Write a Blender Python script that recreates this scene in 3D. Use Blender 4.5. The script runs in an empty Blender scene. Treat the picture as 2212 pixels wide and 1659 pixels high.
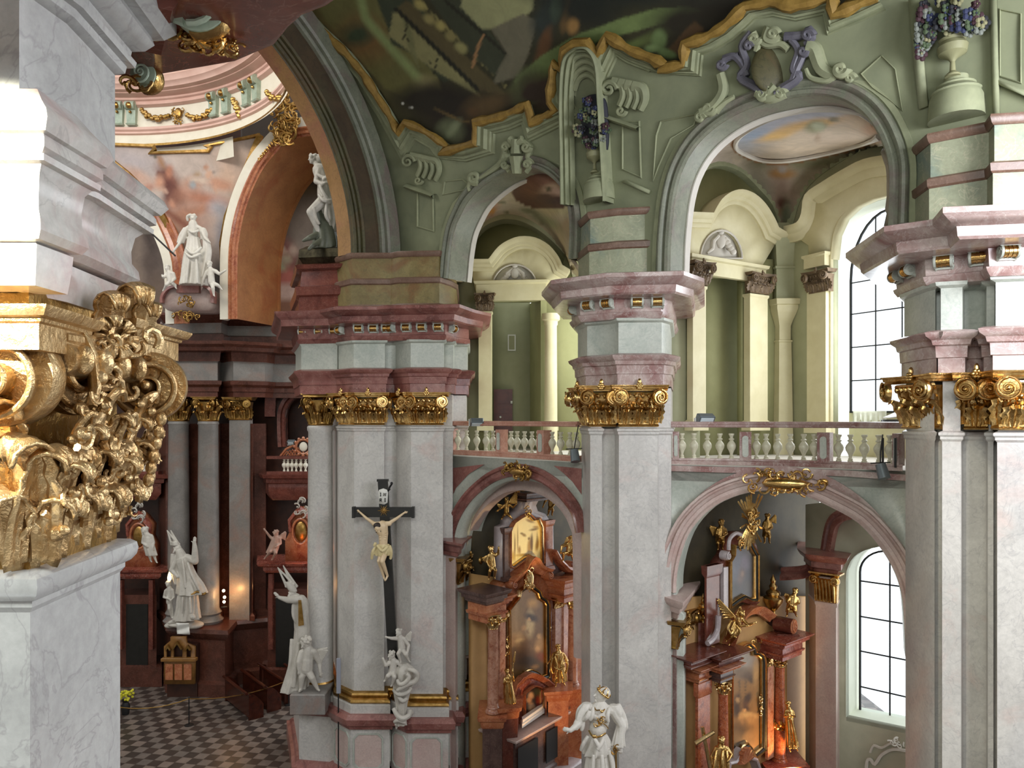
import bpy, math, random
from mathutils import Vector, Matrix, geometry
random.seed(7)
C = bpy.context.scene.collection
F=1600.; CX=1106.; HZ=905.; EZ=11.
PI=math.pi
V=Vector
def P(u,v,d): return V(((u-CX)*d/F, d, EZ-(v-HZ)*d/F))
def zz(v,d): return EZ-(v-HZ)*d/F
def G(u,d): return ((u-CX)*d/F, d)
def plane(u1,d1,u2,d2):
    a=V(G(u1,d1)); b=V(G(u2,d2)); t=b-a; n=V((t.y,-t.x)); c=n.dot(a)
    return lambda u,v: c/(n.x*(u-CX)/F+n.y)
def nave(T): return lambda u,v: T/(.67*(u-CX)/F+.74)
def vault(u,v,A=7.1,B=8.,T0=7.6,Z0=15.8):
    k=(u-CX)/F; m=(HZ-v)/F; q=.67*k+.74
    d=(T0+A)/q
    if EZ+d*m<=Z0: return d
    a=(q/A)**2+(m/B)**2; b=2*(-(q*T0)/A**2+m*(EZ-Z0)/B**2); c=(T0/A)**2+((EZ-Z0)/B)**2-1
    D=b*b-4*a*c
    if D<0: D=0
    return (-b+math.sqrt(D))/(2*a)
# ---------------------------------------------------------------- naming
def prop(o,label=None,cat=None,group=None,kind=None):
    if label: o['label']=label
    if cat: o['category']=cat
    if group: o['group']=group
    if kind: o['kind']=kind
    return o
def thing(name,label,cat,loc=(0,0,0),group=None,rz=0):
    o=bpy.data.objects.new(name,None); C.objects.link(o); o.location=loc; o.rotation_euler=(0,0,rz)
    o.empty_display_size=.1
    return prop(o,label,cat,group)
def dup(root,loc,rz=None,label=None,group=None,scale=None):
    r=root.copy(); C.objects.link(r); r.location=loc
    if rz is not None: r.rotation_euler=(0,0,rz)
    if scale: r.scale=(scale,)*3
    if label: r['label']=label
    if group: r['group']=group
    for ch in list(root.children):
        c=ch.copy(); C.objects.link(c); c.parent=r
        for g in list(ch.children):
            h=g.copy(); C.objects.link(h); h.parent=c
    return r
def rootloc(p):
    l=V((0,0,0))
    while p: l+=V(p.location); p=p.parent
    return l
# ---------------------------------------------------------------- mesh builder
class MB:
    def __init__(s): s.v=[]; s.f=[]; s.col=None; s.mi=[]; s.cur=0
    def add(s,vs,fs):
        n=len(s.v); s.v+= [V(p) for p in vs]; s.f+=[tuple(i+n for i in f) for f in fs]; s.mi+=[s.cur]*len(fs); return s
    def box(s,x0,x1,y0,y1,z0,z1,M=None):
        vs=[V((x,y,z)) for z in (z0,z1) for y in (y0,y1) for x in (x0,x1)]
        if M: vs=[M@p for p in vs]
        return s.add(vs,[(0,2,3,1),(4,5,7,6),(0,1,5,4),(2,6,7,3),(0,4,6,2),(1,3,7,5)])
    def bevbox(s,x0,x1,y0,y1,z0,z1,b=.02,M=None):
        pl=[(x0,y0),(x1,y0),(x1,y1),(x0,y1)]
        n=len(s.v); s.plan(pl,[(z0,-b),(z0+b,0),(z1-b,0),(z1,-b)])
        if M:
            for i in range(n,len(s.v)): s.v[i]=M@s.v[i]
        return s
    def lathe(s,c,prof,seg=16,M=None,a0=0,a1=2*PI,sq=None):
        c=V(c); vs=[];fs=[];full=abs(a1-a0-2*PI)<1e-6
        m=seg if full else seg+1
        for r,z in prof:
            for i in range(m):
                a=a0+(a1-a0)*i/seg
                p=V((r*math.cos(a),r*math.sin(a),z)); p=(M@p if M else p)+c; vs.append(p)
        for j in range(len(prof)-1):
            for i in range(seg):
                k=(i+1)%m
                fs.append((j*m+i,j*m+k,(j+1)*m+k,(j+1)*m+i))
        if full:
            if prof[0][0]>1e-5: fs.append(tuple(range(m))[::-1])
            if prof[-1][0]>1e-5: fs.append(tuple((len(prof)-1)*m+i for i in range(m)))
        return s.add(vs,fs)
    def tube(s,pts,r,seg=8,cap=True,flat=None):
        pts=[V(p) for p in pts]; n=len(pts)
        rs=r if isinstance(r,(list,tuple)) else [r]*n
        T=[]
        for i in range(n):
            t=(pts[min(i+1,n-1)]-pts[max(i-1,0)])
            T.append(t.normalized() if t.length>1e-9 else V((0,0,1)))
        up=V((0,0,1)) if abs(T[0].z)<.9 else V((0,1,0))
        N=(up-T[0]*up.dot(T[0])).normalized(); vs=[];fs=[]
        for i in range(n):
            N=(N-T[i]*N.dot(T[i]));
            N=N.normalized() if N.length>1e-6 else T[i].orthogonal().normalized()
            B=T[i].cross(N)
            for k in range(seg):
                a=2*PI*k/seg; vs.append(pts[i]+(N*math.cos(a)+B*math.sin(a)*(flat or 1))*rs[i])
        for i in range(n-1):
            for k in range(seg):
                l=(k+1)%seg; fs.append((i*seg+k,i*seg+l,(i+1)*seg+l,(i+1)*seg+k))
        if cap: fs.append(tuple(range(seg))[::-1]); fs.append(tuple((n-1)*seg+k for k in range(seg)))
        return s.add(vs,fs)
    def ell(s,c,r,seg=12,rings=8,M=None):
        r=(r,r,r) if not isinstance(r,(tuple,list)) else r
        vs=[];fs=[];c=V(c)
        for j in range(rings+1):
            b=PI*j/rings-PI/2
            for i in range(seg):
                a=2*PI*i/seg; p=V((r[0]*math.cos(a)*math.cos(b),r[1]*math.sin(a)*math.cos(b),r[2]*math.sin(b)))
                vs.append((M@p if M else p)+c)
        for j in range(rings):
            for i in range(seg):
                k=(i+1)%seg; fs.append((j*seg+i,j*seg+k,(j+1)*seg+k,(j+1)*seg+i))
        return s.add(vs,fs)
    def cap2(s,a,b,ra,rb,seg=10):
        a=V(a);b=V(b); d=(b-a)
        if d.length<1e-6: return s.ell(a,ra)
        t=d.normalized(); pts=[];rs=[]
        for k in range(4):
            q=PI/2*(1-k/3.); pts.append(a-t*ra*math.sin(q)*.999); rs.append(max(ra*math.cos(q),ra*.03))
        for k in range(4):
            q=PI/2*(k/3.); pts.append(b+t*rb*math.sin(q)*.999); rs.append(max(rb*math.cos(q),rb*.03))
        return s.tube(pts,rs,seg)
    def plan(s,pl,prof,cap=True,closed=True):
        pl=[V((p[0],p[1])) for p in pl]; n=len(pl)
        offs=[]
        for i in range(n):
            a=pl[i-1] if (closed or i>0) else None; b=pl[(i+1)%n] if (closed or i<n-1) else None
            ns=[]
            if a is not None: t=(pl[i]-a).normalized(); ns.append(V((t.y,-t.x)))
            if b is not None: t=(b-pl[i]).normalized(); ns.append(V((t.y,-t.x)))
            if len(ns)==2:
                m=ns[0]+ns[1]
                if m.length<1e-4: m=ns[0]
                else: m=m/(m.length**2/2) if m.length**2/2>.35 else m.normalized()*1.6
            else: m=ns[0]
            offs.append(m)
        vs=[V((pl[i].x+offs[i].x*o,pl[i].y+offs[i].y*o,z)) for z,o in prof for i in range(n)]
        fs=[]; m=n if closed else n-1
        for j in range(len(prof)-1):
            for i in range(m):
                k=(i+1)%n; fs.append((j*n+i,j*n+k,(j+1)*n+k,(j+1)*n+i))
        if cap and closed:
            fs.append(tuple(range(n))[::-1]); fs.append(tuple((len(prof)-1)*n+i for i in range(n)))
        return s.add(vs,fs)
    def sweep(s,path,prof,N=None,flip=False,cap=True,closed=False):
        """path 3D; prof list of (a,b): a outward in the plane, b along N"""
        path=[V(p) for p in path]; n=len(path); vs=[];fs=[];m=len(prof)
        for i in range(n):
            def tt(a,b):
                q=(path[b%n]-path[a%n]); return q.normalized()
            t1=tt(i-1,i) if (i>0 or closed) else tt(i,i+1)
            t2=tt(i,i+1) if (i<n-1 or closed) else t1
            t=(t1+t2); t=t.normalized() if t.length>1e-4 else t1
            Nn=V(N(i) if callable(N) else N); 
            O=t.cross(Nn).normalized()
            if flip: O=-O
            c=max(.45,math.sqrt(max(0,(1+t1.dot(t2))/2)))
            for a,b in prof: vs.append(path[i]+O*(a/c)+Nn*b)
        for i in range(n if closed else n-1):
            k=(i+1)%n
            for j in range(m-1):
                fs.append((i*m+j,i*m+j+1,k*m+j+1,k*m+j))
        if cap and not closed and m>2: fs.append(tuple(range(m))); fs.append(tuple((n-1)*m+j for j in range(m))[::-1])
        return s.add(vs,fs)
    def prism(s,poly,D):
        """poly 3D planar outline, extruded by vector D"""
        n=len(poly); a=[V(p) for p in poly]; D=V(D)
        return s.add(a+[p+D for p in a],[tuple(range(n)),tuple(range(2*n-1,n-1,-1))]+[(i,i+n,(i+1)%n+n,(i+1)%n) for i in range(n)])
    def xform(s,M):
        s.v=[M@p for p in s.v]; return s
    def build(s,name,mat=None,parent=None,local=False,smooth=35,**kw):
        off=V((0,0,0)) if (local or not parent) else rootloc(parent)
        base=V((0,0,0))
        me=bpy.data.meshes.new(name)
        if not parent and not local and s.v:
            xs=[p.x for p in s.v]; ys=[p.y for p in s.v]; zs=[p.z for p in s.v]
            base=V(((min(xs)+max(xs))/2,(min(ys)+max(ys))/2,min(zs)))
        me.from_pydata([tuple(p-off-base) for p in s.v],[],s.f); me.update()
        if s.col:
            ca=me.color_attributes.new('paint','FLOAT_COLOR','POINT')
            for i,c in enumerate(s.col): ca.data[i].color=(c[0],c[1],c[2],1)
        ms=mat if isinstance(mat,(list,tuple)) else [mat]
        for m in ms: me.materials.append(m)
        if len(ms)>1: me.polygons.foreach_set('material_index',s.mi)
        if smooth:
            me.polygons.foreach_set('use_smooth',[True]*len(me.polygons))
            try: me.set_sharp_from_angle(angle=math.radians(smooth))
            except Exception: pass
        o=bpy.data.objects.new(name,me); C.objects.link(o); o.location=base
        if parent: o.parent=parent
        prop(o,**kw); return o
def remesh(o,vox,sm=2,fac=.5):
    m=o.modifiers.new('r','REMESH'); m.mode='VOXEL'; m.voxel_size=vox; m.use_smooth_shade=True
    if sm:
        m=o.modifiers.new('s','SMOOTH'); m.iterations=sm; m.factor=fac
    return o
def inpoly(x,y,pl):
    c=False;n=len(pl);j=n-1
    for i in range(n):
        xi,yi=pl[i];xj,yj=pl[j]
        if (yi>y)!=(yj>y) and x<(xj-xi)*(y-yi)/(yj-yi)+xi: c=not c
        j=i
    return c
def srgb(c):
    f=lambda x: x/12.92 if x<=.04045 else ((x+.055)/1.055)**2.4
    if isinstance(c,str): c=tuple(int(c[i:i+2],16)/255 for i in (0,2,4))
    return tuple(f(x) for x in c)
def dense(path,step):
    out=[]
    for i in range(len(path)-1):
        a,b=path[i],path[i+1]; L=math.hypot(b[0]-a[0],b[1]-a[1]); k=max(1,int(L/step))
        for j in range(k): out.append((a[0]+(b[0]-a[0])*j/k,a[1]+(b[1]-a[1])*j/k))
    out.append(path[-1]); return out
def cat(pts,k=4,closed=False):
    """Catmull-Rom through 2D points"""
    n=len(pts); out=[]
    rng=range(n if closed else n-1)
    for i in rng:
        g=lambda j: pts[j%n] if closed else pts[max(0,min(n-1,j))]
        p0,p1,p2,p3=g(i-1),g(i),g(i+1),g(i+2)
        for q in range(k):
            t=q/k
            out.append(tuple(.5*((2*p1[a])+(-p0[a]+p2[a])*t+(2*p0[a]-5*p1[a]+4*p2[a]-p3[a])*t*t+(-p0[a]+3*p1[a]-3*p2[a]+p3[a])*t**3) for a in range(len(p1))))
    if not closed: out.append(tuple(pts[-1]))
    return out
def surf(outer,holes,df,step=None,paint=None,off=0.):
    """curved or flat wall surface with exact outline and openings"""
    vs=[];es=[]
    def ring(pl):
        n0=len(vs)
        for p in pl: vs.append(V((p[0],p[1])))
        m=len(pl)
        for i in range(m): es.append((n0+i,n0+(i+1)%m))
    ring(outer)
    for h in holes: ring(h)
    if step:
        xs=[p[0] for p in outer]; ys=[p[1] for p in outer]
        y=min(ys)+step/2; r=0
        while y<max(ys):
            x=min(xs)+step/2*(1+(r%2))
            while x<max(xs):
                if inpoly(x,y,outer) and not any(inpoly(x,y,h) for h in holes):
                    vs.append(V((x,y)))
                x+=step
            y+=step*.87; r+=1
    rv,re,rf,a,b,c=geometry.delaunay_2d_cdt(vs,es,[],0,1e-4)
    fs=[]
    for f in rf:
        cx=sum(rv[i].x for i in f)/len(f); cy=sum(rv[i].y for i in f)/len(f)
        if inpoly(cx,cy,outer) and not any(inpoly(cx,cy,h) for h in holes):
            p=[rv[i] for i in f]; ar=(p[1]-p[0]).cross(p[2]-p[0])
            fs.append(tuple(f) if ar<0 else tuple(f)[::-1])
    m=MB()
    m.add([P(p.x,p.y,df(p.x,p.y)+off) for p in rv],fs)
    if paint: m.col=[paint(p.x,p.y) for p in rv]
    m.px=rv
    return m
def thick(o,t):
    md=o.modifiers.new('t','SOLIDIFY'); md.thickness=t; md.offset=-1; md.use_rim=True; return o
def onto(pts,df,off=0): return [P(p[0],p[1],df(p[0],p[1])+off) for p in pts]
def spiral(c,ax,ay,r0,r1,turns,n=40,a0=0):
    """points of a scroll in the plane ax, ay"""
    out=[]
    for i in range(n+1):
        t=i/n; r=r0*(r1/r0)**t; a=a0+2*PI*turns*t
        out.append(V(c)+V(ax)*r*math.cos(a)+V(ay)*r*math.sin(a))
    return out
# ---------------------------------------------------------------- materials
def newmat(name):
    m=bpy.data.materials.new(name); m.use_nodes=True; nt=m.node_tree; nt.nodes.clear()
    o=nt.nodes.new('ShaderNodeOutputMaterial'); b=nt.nodes.new('ShaderNodeBsdfPrincipled')
    nt.links.new(b.outputs[0],o.inputs[0]); return m,nt,b
def L(nt,a,b): nt.links.new(a,b)
def node(nt,t,**k):
    n=nt.nodes.new(t)
    for a,b in k.items(): setattr(n,a,b)
    return n
def noise(nt,scale,detail=6,rough=.6,dist=0,vec=None,w=None):
    n=node(nt,'ShaderNodeTexNoise'); n.inputs['Scale'].default_value=scale; n.inputs['Detail'].default_value=detail
    n.inputs['Roughness'].default_value=rough; n.inputs['Distortion'].default_value=dist
    if vec is not None: L(nt,vec,n.inputs['Vector'])
    return n
def ramp(nt,src,stops):
    r=node(nt,'ShaderNodeValToRGB'); e=r.color_ramp.elements
    while len(e)<len(stops): e.new(.5)
    for i,(p,c) in enumerate(stops):
        e[i].position=p; c=srgb(c) if isinstance(c,str) else c; e[i].color=(c[0],c[1],c[2],1)
    L(nt,src,r.inputs[0]); return r
def mixc(nt,fac,a,b,bt='MIX'):
    m=node(nt,'ShaderNodeMix',data_type='RGBA',blend_type=bt)
    for sock,val in ((m.inputs[0],fac),(m.inputs[6],a),(m.inputs[7],b)):
        if isinstance(val,bpy.types.NodeSocket): L(nt,val,sock)
        elif isinstance(val,(int,float)): sock.default_value=val
        else:
            val=srgb(val) if isinstance(val,str) else val
            sock.default_value=(val[0],val[1],val[2],1)
    return m.outputs[2]
def coords(nt):
    return node(nt,'ShaderNodeTexCoord').outputs['Object']
def bump(nt,b,h,s=.3,d=.02):
    n=node(nt,'ShaderNodeBump'); n.inputs['Strength'].default_value=s; n.inputs['Distance'].default_value=d
    L(nt,h,n.inputs['Height']); L(nt,n.outputs[0],b.inputs['Normal'])
def marble(name,c1,c2,vein=None,scale=1.2,rough=.3,patch=None,va=.5,pth=.55):
    m,nt,b=newmat(name); co=coords(nt)
    n1=noise(nt,scale,8,.62,.6,co); r=ramp(nt,n1.outputs[0],[(.32,c1),(.68,c2)])
    col=r.outputs[0]
    if patch:
        n3=noise(nt,scale*.55,6,.6,1.2,co); r3=ramp(nt,n3.outputs[0],[(pth-.06,(0,0,0)),(pth+.12,(1,1,1))])
        col=mixc(nt,r3.outputs[0],col,patch)
    n4=noise(nt,scale*14,5,.7,0,co); r4=ramp(nt,n4.outputs[0],[(.3,(.78,.78,.78)),(.7,(1.08,1.08,1.08))])
    col=mixc(nt,.7,col,r4.outputs[0],'MULTIPLY')
    if vein:
        n2=noise(nt,scale*1.6,5,.55,1.6,co)
        a=node(nt,'ShaderNodeMath',operation='SUBTRACT'); L(nt,n2.outputs[0],a.inputs[0]); a.inputs[1].default_value=.5
        a2=node(nt,'ShaderNodeMath',operation='ABSOLUTE'); L(nt,a.outputs[0],a2.inputs[0])
        r2=ramp(nt,a2.outputs[0],[(0,(va,va,va)),(.018,(0,0,0))])
        col=mixc(nt,r2.outputs[0],col,vein)
    L(nt,col,b.inputs['Base Color']); b.inputs['Roughness'].default_value=rough
    b.inputs['Specular IOR Level'].default_value=.5
    return m
def plaster(name,c1,c2,scale=2.,rough=.75,bmp=.1):
    m,nt,b=newmat(name); co=coords(nt)
    n1=noise(nt,scale,6,.6,.3,co); r=ramp(nt,n1.outputs[0],[(.3,c1),(.7,c2)])
    L(nt,r.outputs[0],b.inputs['Base Color']); b.inputs['Roughness'].default_value=rough
    n2=noise(nt,30,4,.6,0,co); bump(nt,b,n2.outputs[0],bmp,.01)
    return m
def metal(name,c1,c2,rough=.25,bmp=.25,sc=18,mt=1.):
    m,nt,b=newmat(name); co=coords(nt)
    n1=noise(nt,sc*.3,5,.6,.3,co); r=ramp(nt,n1.outputs[0],[(.35,c1),(.65,c2)])
    L(nt,r.outputs[0],b.inputs['Base Color']); b.inputs['Metallic'].default_value=mt; b.inputs['Roughness'].default_value=rough
    n2=noise(nt,sc,4,.6,.2,co); bump(nt,b,n2.outputs[0],bmp,.02)
    return m
def flat(name,c,rough=.5,mt=0.):
    m,nt,b=newmat(name); c=srgb(c) if isinstance(c,str) else c
    b.inputs['Base Color'].default_value=(c[0],c[1],c[2],1); b.inputs['Roughness'].default_value=rough; b.inputs['Metallic'].default_value=mt
    return m
def painted(name,rough=.7,amount=.35,scale=3.):
    m,nt,b=newmat(name); a=node(nt,'ShaderNodeAttribute'); a.attribute_name='paint'
    co=coords(nt); n=noise(nt,scale,8,.65,.5,co); r=ramp(nt,n.outputs[0],[(.25,(.6,.6,.6)),(.75,(1.3,1.3,1.3))])
    col=mixc(nt,amount*1.6,a.outputs['Color'],r.outputs[0],'MULTIPLY')
    L(nt,col,b.inputs['Base Color']); b.inputs['Roughness'].default_value=rough
    return m
def glow(name,c,s):
    m,nt,b=newmat(name); c=srgb(c) if isinstance(c,str) else c
    b.inputs['Base Color'].default_value=(c[0],c[1],c[2],1)
    b.inputs['Emission Color'].default_value=(c[0],c[1],c[2],1); b.inputs['Emission Strength'].default_value=s
    return m
M={}
M['grey']=marble('grey_marble','B9B5AF','CFCBC4',vein='8d8a8c',scale=1.0,rough=.32,patch='C4B0A8',va=.35,pth=.6)
M['grey_green']=marble('grey_green_marble','A9AFA4','C6C8BC',vein='8f9890',scale=1.1,rough=.35,va=.4)
M['pink']=marble('pink_marble','A0837D','C3B2AA',vein='D9CFC9',scale=1.6,rough=.25,patch='8E6661',va=.4,pth=.5)
M['palepink']=marble('pale_pink_marble','BFA49C','CFBDB4',vein='A98E88',scale=1.4,rough=.35,va=.4)
M['red']=marble('red_marble','7E3B30','A35A48',vein='C9A08F',scale=2.5,rough=.2,patch='5E2A24',va=.6)
M['rose']=marble('rose_marble','7E4A43','9A6960',vein='B9948a',scale=2.,rough=.28,patch='643732',va=.4)
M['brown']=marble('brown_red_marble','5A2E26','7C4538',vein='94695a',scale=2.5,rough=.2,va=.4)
M['green_att']=marble('green_attic_marble','868C72','A9AB8E',vein='C2B79C',scale=1.3,rough=.45,patch='7C8C80',va=.5)
M['ochre_att']=marble('ochre_attic_marble','6E6038','8F8152',vein='565235',scale=1.5,rough=.45,patch='7A5A35',va=.5)
M['green_wall']=plaster('green_painted_plaster','7C8166','939777',1.0,.8)
M['green_mould']=plaster('green_painted_moulding','888D6F','A0A381',2.5,.75)
M['green_dark']=plaster('dark_green_painted_plaster','515A3E','666A49',2.,.8)
M['olive_arch']=marble('olive_painted_arch','4A4529','5F5A3A',vein='2f2d1d',scale=.8,rough=.6,patch='634A30',va=.5)
M['orange_arch']=marble('orange_painted_arch','96703F','B08555',vein='6f5130',scale=1.,rough=.5,patch='A06A50',va=.4)
M['arch_grey']=marble('grey_green_archivolt','6F7361','8A8C78',vein='55584a',scale=1.2,rough=.5,patch='7c6b66',va=.4)
M['cream']=plaster('cream_plaster','CCC39A','D8D0AB',2,.6)
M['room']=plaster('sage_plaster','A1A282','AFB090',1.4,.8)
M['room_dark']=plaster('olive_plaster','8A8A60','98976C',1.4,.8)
M['white_pl']=plaster('white_plaster','D9DDC9','E4E8D6',1.4,.7)
M['lilac']=plaster('lilac_grey_plaster','C9C3B8','D5D0C6',2,.7)
M['gold']=metal('gilding','B98F4E','DDBB7E',.24,.35)
M['gold_dull']=metal('old_gilding','8E6E36','B9935A',.33,.4)
M['gold_fine']=metal('burnished_gilding','D2AE72','EBD09E',.2,.12,30)
M['stone']=marble('white_carved_stone','CFC9BE','DDD8CE',scale=4.,rough=.5)
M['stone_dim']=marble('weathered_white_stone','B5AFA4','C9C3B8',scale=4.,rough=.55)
M['bronze']=metal('dark_bronze','3c372c','57513f',.4,.2)
M['black_wood']=plaster('black_stained_wood','14130f','201e1a',5,.4)
M['wood']=plaster('dark_polished_wood','2a110b','4a2013',4,.22,.05)
M['woodred']=plaster('red_brown_wood','4d201b','6b2f27',4,.4,.05)
M['flesh']=plaster('painted_flesh','CDB28C','DAC3A0',5,.45,.05)
M['cloth']=plaster('painted_cream_cloth','C7B585','D8C898',5,.5,.05)
M['hair']=flat('dark_hair','2b211b',.6)
M['balust']=marble('cream_balustrade_marble','C4BFA4','D9D5BD',scale=3.,rough=.35)
M['railpink']=marble('rail_pink_marble','A8705E','C79A86',vein='d9bfb0',scale=2.,rough=.25,va=.4)
M['iron']=flat('dark_iron','1b1a1a',.5,.3)
M['lampgrey']=flat('grey_lamp_housing','6f777a',.4,.5)
M['lampglass']=flat('pale_lamp_glass','C9D6DA',.15)
M['white']=flat('white_paint','E8E8E4',.5)
M['black']=flat('black_paint','0d0d0d',.4)
M['panelgrey']=flat('grey_display_panel','8d8f98',.5)
M['altar']=marble('orange_altar_marble','A0583A','C07E56',vein='D8A583',scale=3.,rough=.2,patch='8A4630',va=.5)
M['altardark']=marble('dark_altar_marble','4a3531','685049',vein='8a7369',scale=3,rough=.25,va=.4)
M['altarcol']=marble('speckled_altar_column','A36A50','C09078',vein='cdb3a3',scale=7,rough=.22,patch='8c4f3b',va=.6)
M['redcol']=marble('speckled_red_column','9A4A2C','BE6B43',vein='D9B196',scale=8,rough=.2,patch='7c341e',va=.7)
M['lavmarble']=marble('lavender_grey_marble','A89CA0','C4B8B8',vein='7f7377',scale=3,rough=.3,va=.4)
M['fresco']=painted('painted_fresco',.75,.3,2.5)
M['canvas']=painted('altar_canvas',.35,.3,5)
M['brightpic']=painted('lit_relief_picture',.3,.1,5)
M['paper']=flat('paper','D8D6CE',.7)
def floor_mat():
    m,nt,b=newmat('chequered_stone_floor'); co=coords(nt)
    mp=node(nt,'ShaderNodeMapping'); L(nt,co,mp.inputs[0]); mp.inputs['Rotation'].default_value=(0,0,math.radians(12))
    mp.inputs['Scale'].default_value=(1,1,1)
    ck=node(nt,'ShaderNodeTexChecker'); L(nt,mp.outputs[0],ck.inputs[0]); ck.inputs['Scale'].default_value=1/.38
    ck.inputs[1].default_value=(*srgb('756c64'),1); ck.inputs[2].default_value=(*srgb('423a35'),1)
    br=node(nt,'ShaderNodeTexBrick'); br.offset=0; br.squash=1; L(nt,mp.outputs[0],br.inputs[0])
    br.inputs['Scale'].default_value=1; br.inputs['Brick Width'].default_value=.38; br.inputs['Row Height'].default_value=.38
    br.inputs['Mortar Size'].default_value=.006; br.inputs['Bias'].default_value=0
    br.inputs[1].default_value=(1.12,1.0,.95,1); br.inputs[2].default_value=(.75,.74,.74,1); br.inputs[3].default_value=(.4,.38,.36,1)
    col=mixc(nt,.9,ck.outputs[0],br.outputs[0],'MULTIPLY')
    n=noise(nt,3,6,.6,0,co); r=ramp(nt,n.outputs[0],[(.3,(.75,.75,.75)),(.7,(1.15,1.15,1.15))])
    col=mixc(nt,.8,col,r.outputs[0],'MULTIPLY'); L(nt,col,b.inputs['Base Color']); b.inputs['Roughness'].default_value=.35
    return m
M['floor']=floor_mat()
def glass_mat():
    m=bpy.data.materials.new('window_glass'); m.use_nodes=True; nt=m.node_tree; nt.nodes.clear()
    o=node(nt,'ShaderNodeOutputMaterial'); t=node(nt,'ShaderNodeBsdfTransparent'); g=node(nt,'ShaderNodeBsdfGlossy'); x=node(nt,'ShaderNodeMixShader')
    t.inputs[0].default_value=(.93,.95,.97,1); g.inputs['Roughness'].default_value=.05; x.inputs[0].default_value=.06
    L(nt,t.outputs[0],x.inputs[1]); L(nt,g.outputs[0],x.inputs[2]); L(nt,x.outputs[0],o.inputs[0]); return m
M['glass']=glass_mat()
M['bronze_s']=marble('dark_grey_green_stone','4f5346','686a58',scale=2.,rough=.5)
M['stone_rose']=marble('rosy_carved_stone','9C7C6C','B39484',scale=4.,rough=.5)

M['ochre_rim']=plaster('ochre_scalloped_rim','7E6128','A5843F',6,.6,.5)
M['brown_arch']=marble('brown_painted_arch','3E2F1C','55432B',vein='2b2216',scale=.8,rough=.6,patch='4f4a30',va=.4)
M['band']=marble('muted_brown_pink_band','63493A','7F6454',vein='a58a7a',scale=2.5,rough=.4,va=.3)
M['dimrose']=marble('shaded_red_brown_marble','48291F','633A2E',vein='7d5547',scale=2.,rough=.25,va=.4)  # red-brown marble, shade of the far crossing mixed into its colour
M['dimgrey']=marble('shaded_grey_marble','787470','918C86',vein='706b68',scale=1.2,rough=.35,patch='8f7a70',va=.4)  # darker copy of the grey marble, shade put into its colour
M['nearm']=marble('pale_streaked_near_marble','B3B0AB','C6C3BD',vein='9A9792',scale=1.6,rough=.22,patch='AD8581',va=.5,pth=.5)
M['goldn']=metal('near_gilding','AD8A5A','D6BA8C',.34,.5,26,.82)
# ---------------------------------------------------------------- outlines of the vault and the nave wall
GE=[(600,-90),(640,-20),(663,16),(704,60),(758,111),(796,158),(821,199),(844,234),(872,285),(886,263),(916,275),(948,294),(975,315),
    (964,329),(1000,319),(1037,308),(1038,263),(1066,257),(1094,250),(1149,226),(1160,264),(1211,239),(1198,221),(1206,136),(1222,149),
    (1230,108),(1252,91),(1280,92),(1302,117),(1321,76),(1371,108),(1419,127),(1444,142),(1435,150),(1485,139),(1489,95),(1530,82),(1568,60),
    (1593,38),(1618,13),(1672,3),(1720,13),(1767,3),(1802,-6),(1811,32),(1850,16),(1900,-8),(1960,-50),(2050,-110)]
A1o=[(944,610),(945,590),(948,545),(958,490),(975,450),(1000,410),(1040,375),(1085,350),(1135,338),(1170,342),(1200,357),(1225,380),(1243,410),(1254,455),(1258,500),(1258,560)]
A2o=[(1416,610),(1416,590),(1418,520),(1424,460),(1434,400),(1452,345),(1482,295),(1522,255),(1572,222),(1630,198),(1690,184),(1750,176),(1800,179),(1840,191),(1880,217),(1910,252),(1930,290),(1942,325),(1948,370),(1950,480)]
BAo=[(600,-60),(655,15),(700,75),(745,150),(785,215),(815,280),(838,350),(850,430),(855,560)]
NN=V((-.67,-.74,0))
def shrink(path,c,f): return [(c[0]+(p[0]-c[0])*f[0],c[1]+(p[1]-c[1])*f[1]) for p in path]
def stepz(df,dz): return df
# painted ceiling -------------------------------------------------
def blobpaint(base,shapes,seed=3):
    rn=random.Random(seed)
    def f(u,v):
        c=list(srgb(base)); w=6*math.sin(u*.031+v*.017)+4*math.sin(v*.06-u*.023)+2.5*math.sin(u*.11+v*.13)
        for s in shapes:
            if s[0]=='e':
                _,cx,cy,rx,ry,rot,col,soft=s; a=math.radians(rot); x=u-cx+w*min(1,rx/30); y=v-cy+w*.6*min(1,ry/30)
                q=math.hypot((x*math.cos(a)+y*math.sin(a))/rx,(-x*math.sin(a)+y*math.cos(a))/ry)
                k=max(0,min(1,(1+soft-q)/max(.02,2*soft)))
            elif s[0]=='p':
                _,pl,col=s; k=sum(inpoly(u+w*.12+a_,v+w*.08+b_,pl) for a_ in (-1.3,1.3) for b_ in (-1.3,1.3))/4
            else:
                _,pl,wd,col,soft=s; dm=1e9
                for i in range(len(pl)-1):
                    ax,ay=pl[i];bx,by=pl[i+1]; L2=(bx-ax)**2+(by-ay)**2; t=max(0,min(1,((u-ax)*(bx-ax)+(v-ay)*(by-ay))/L2))
                    dm=min(dm,math.hypot(u-ax-t*(bx-ax)+w*.2,v-ay-t*(by-ay)+w*.2))
                k=max(0,min(1,(wd*(1+soft)-dm)/max(.5,2*soft*wd)))
            if k>0:
                cc=srgb(col)
                for i in range(3): c[i]+=(cc[i]-c[i])*k
        return c
    return f
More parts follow.
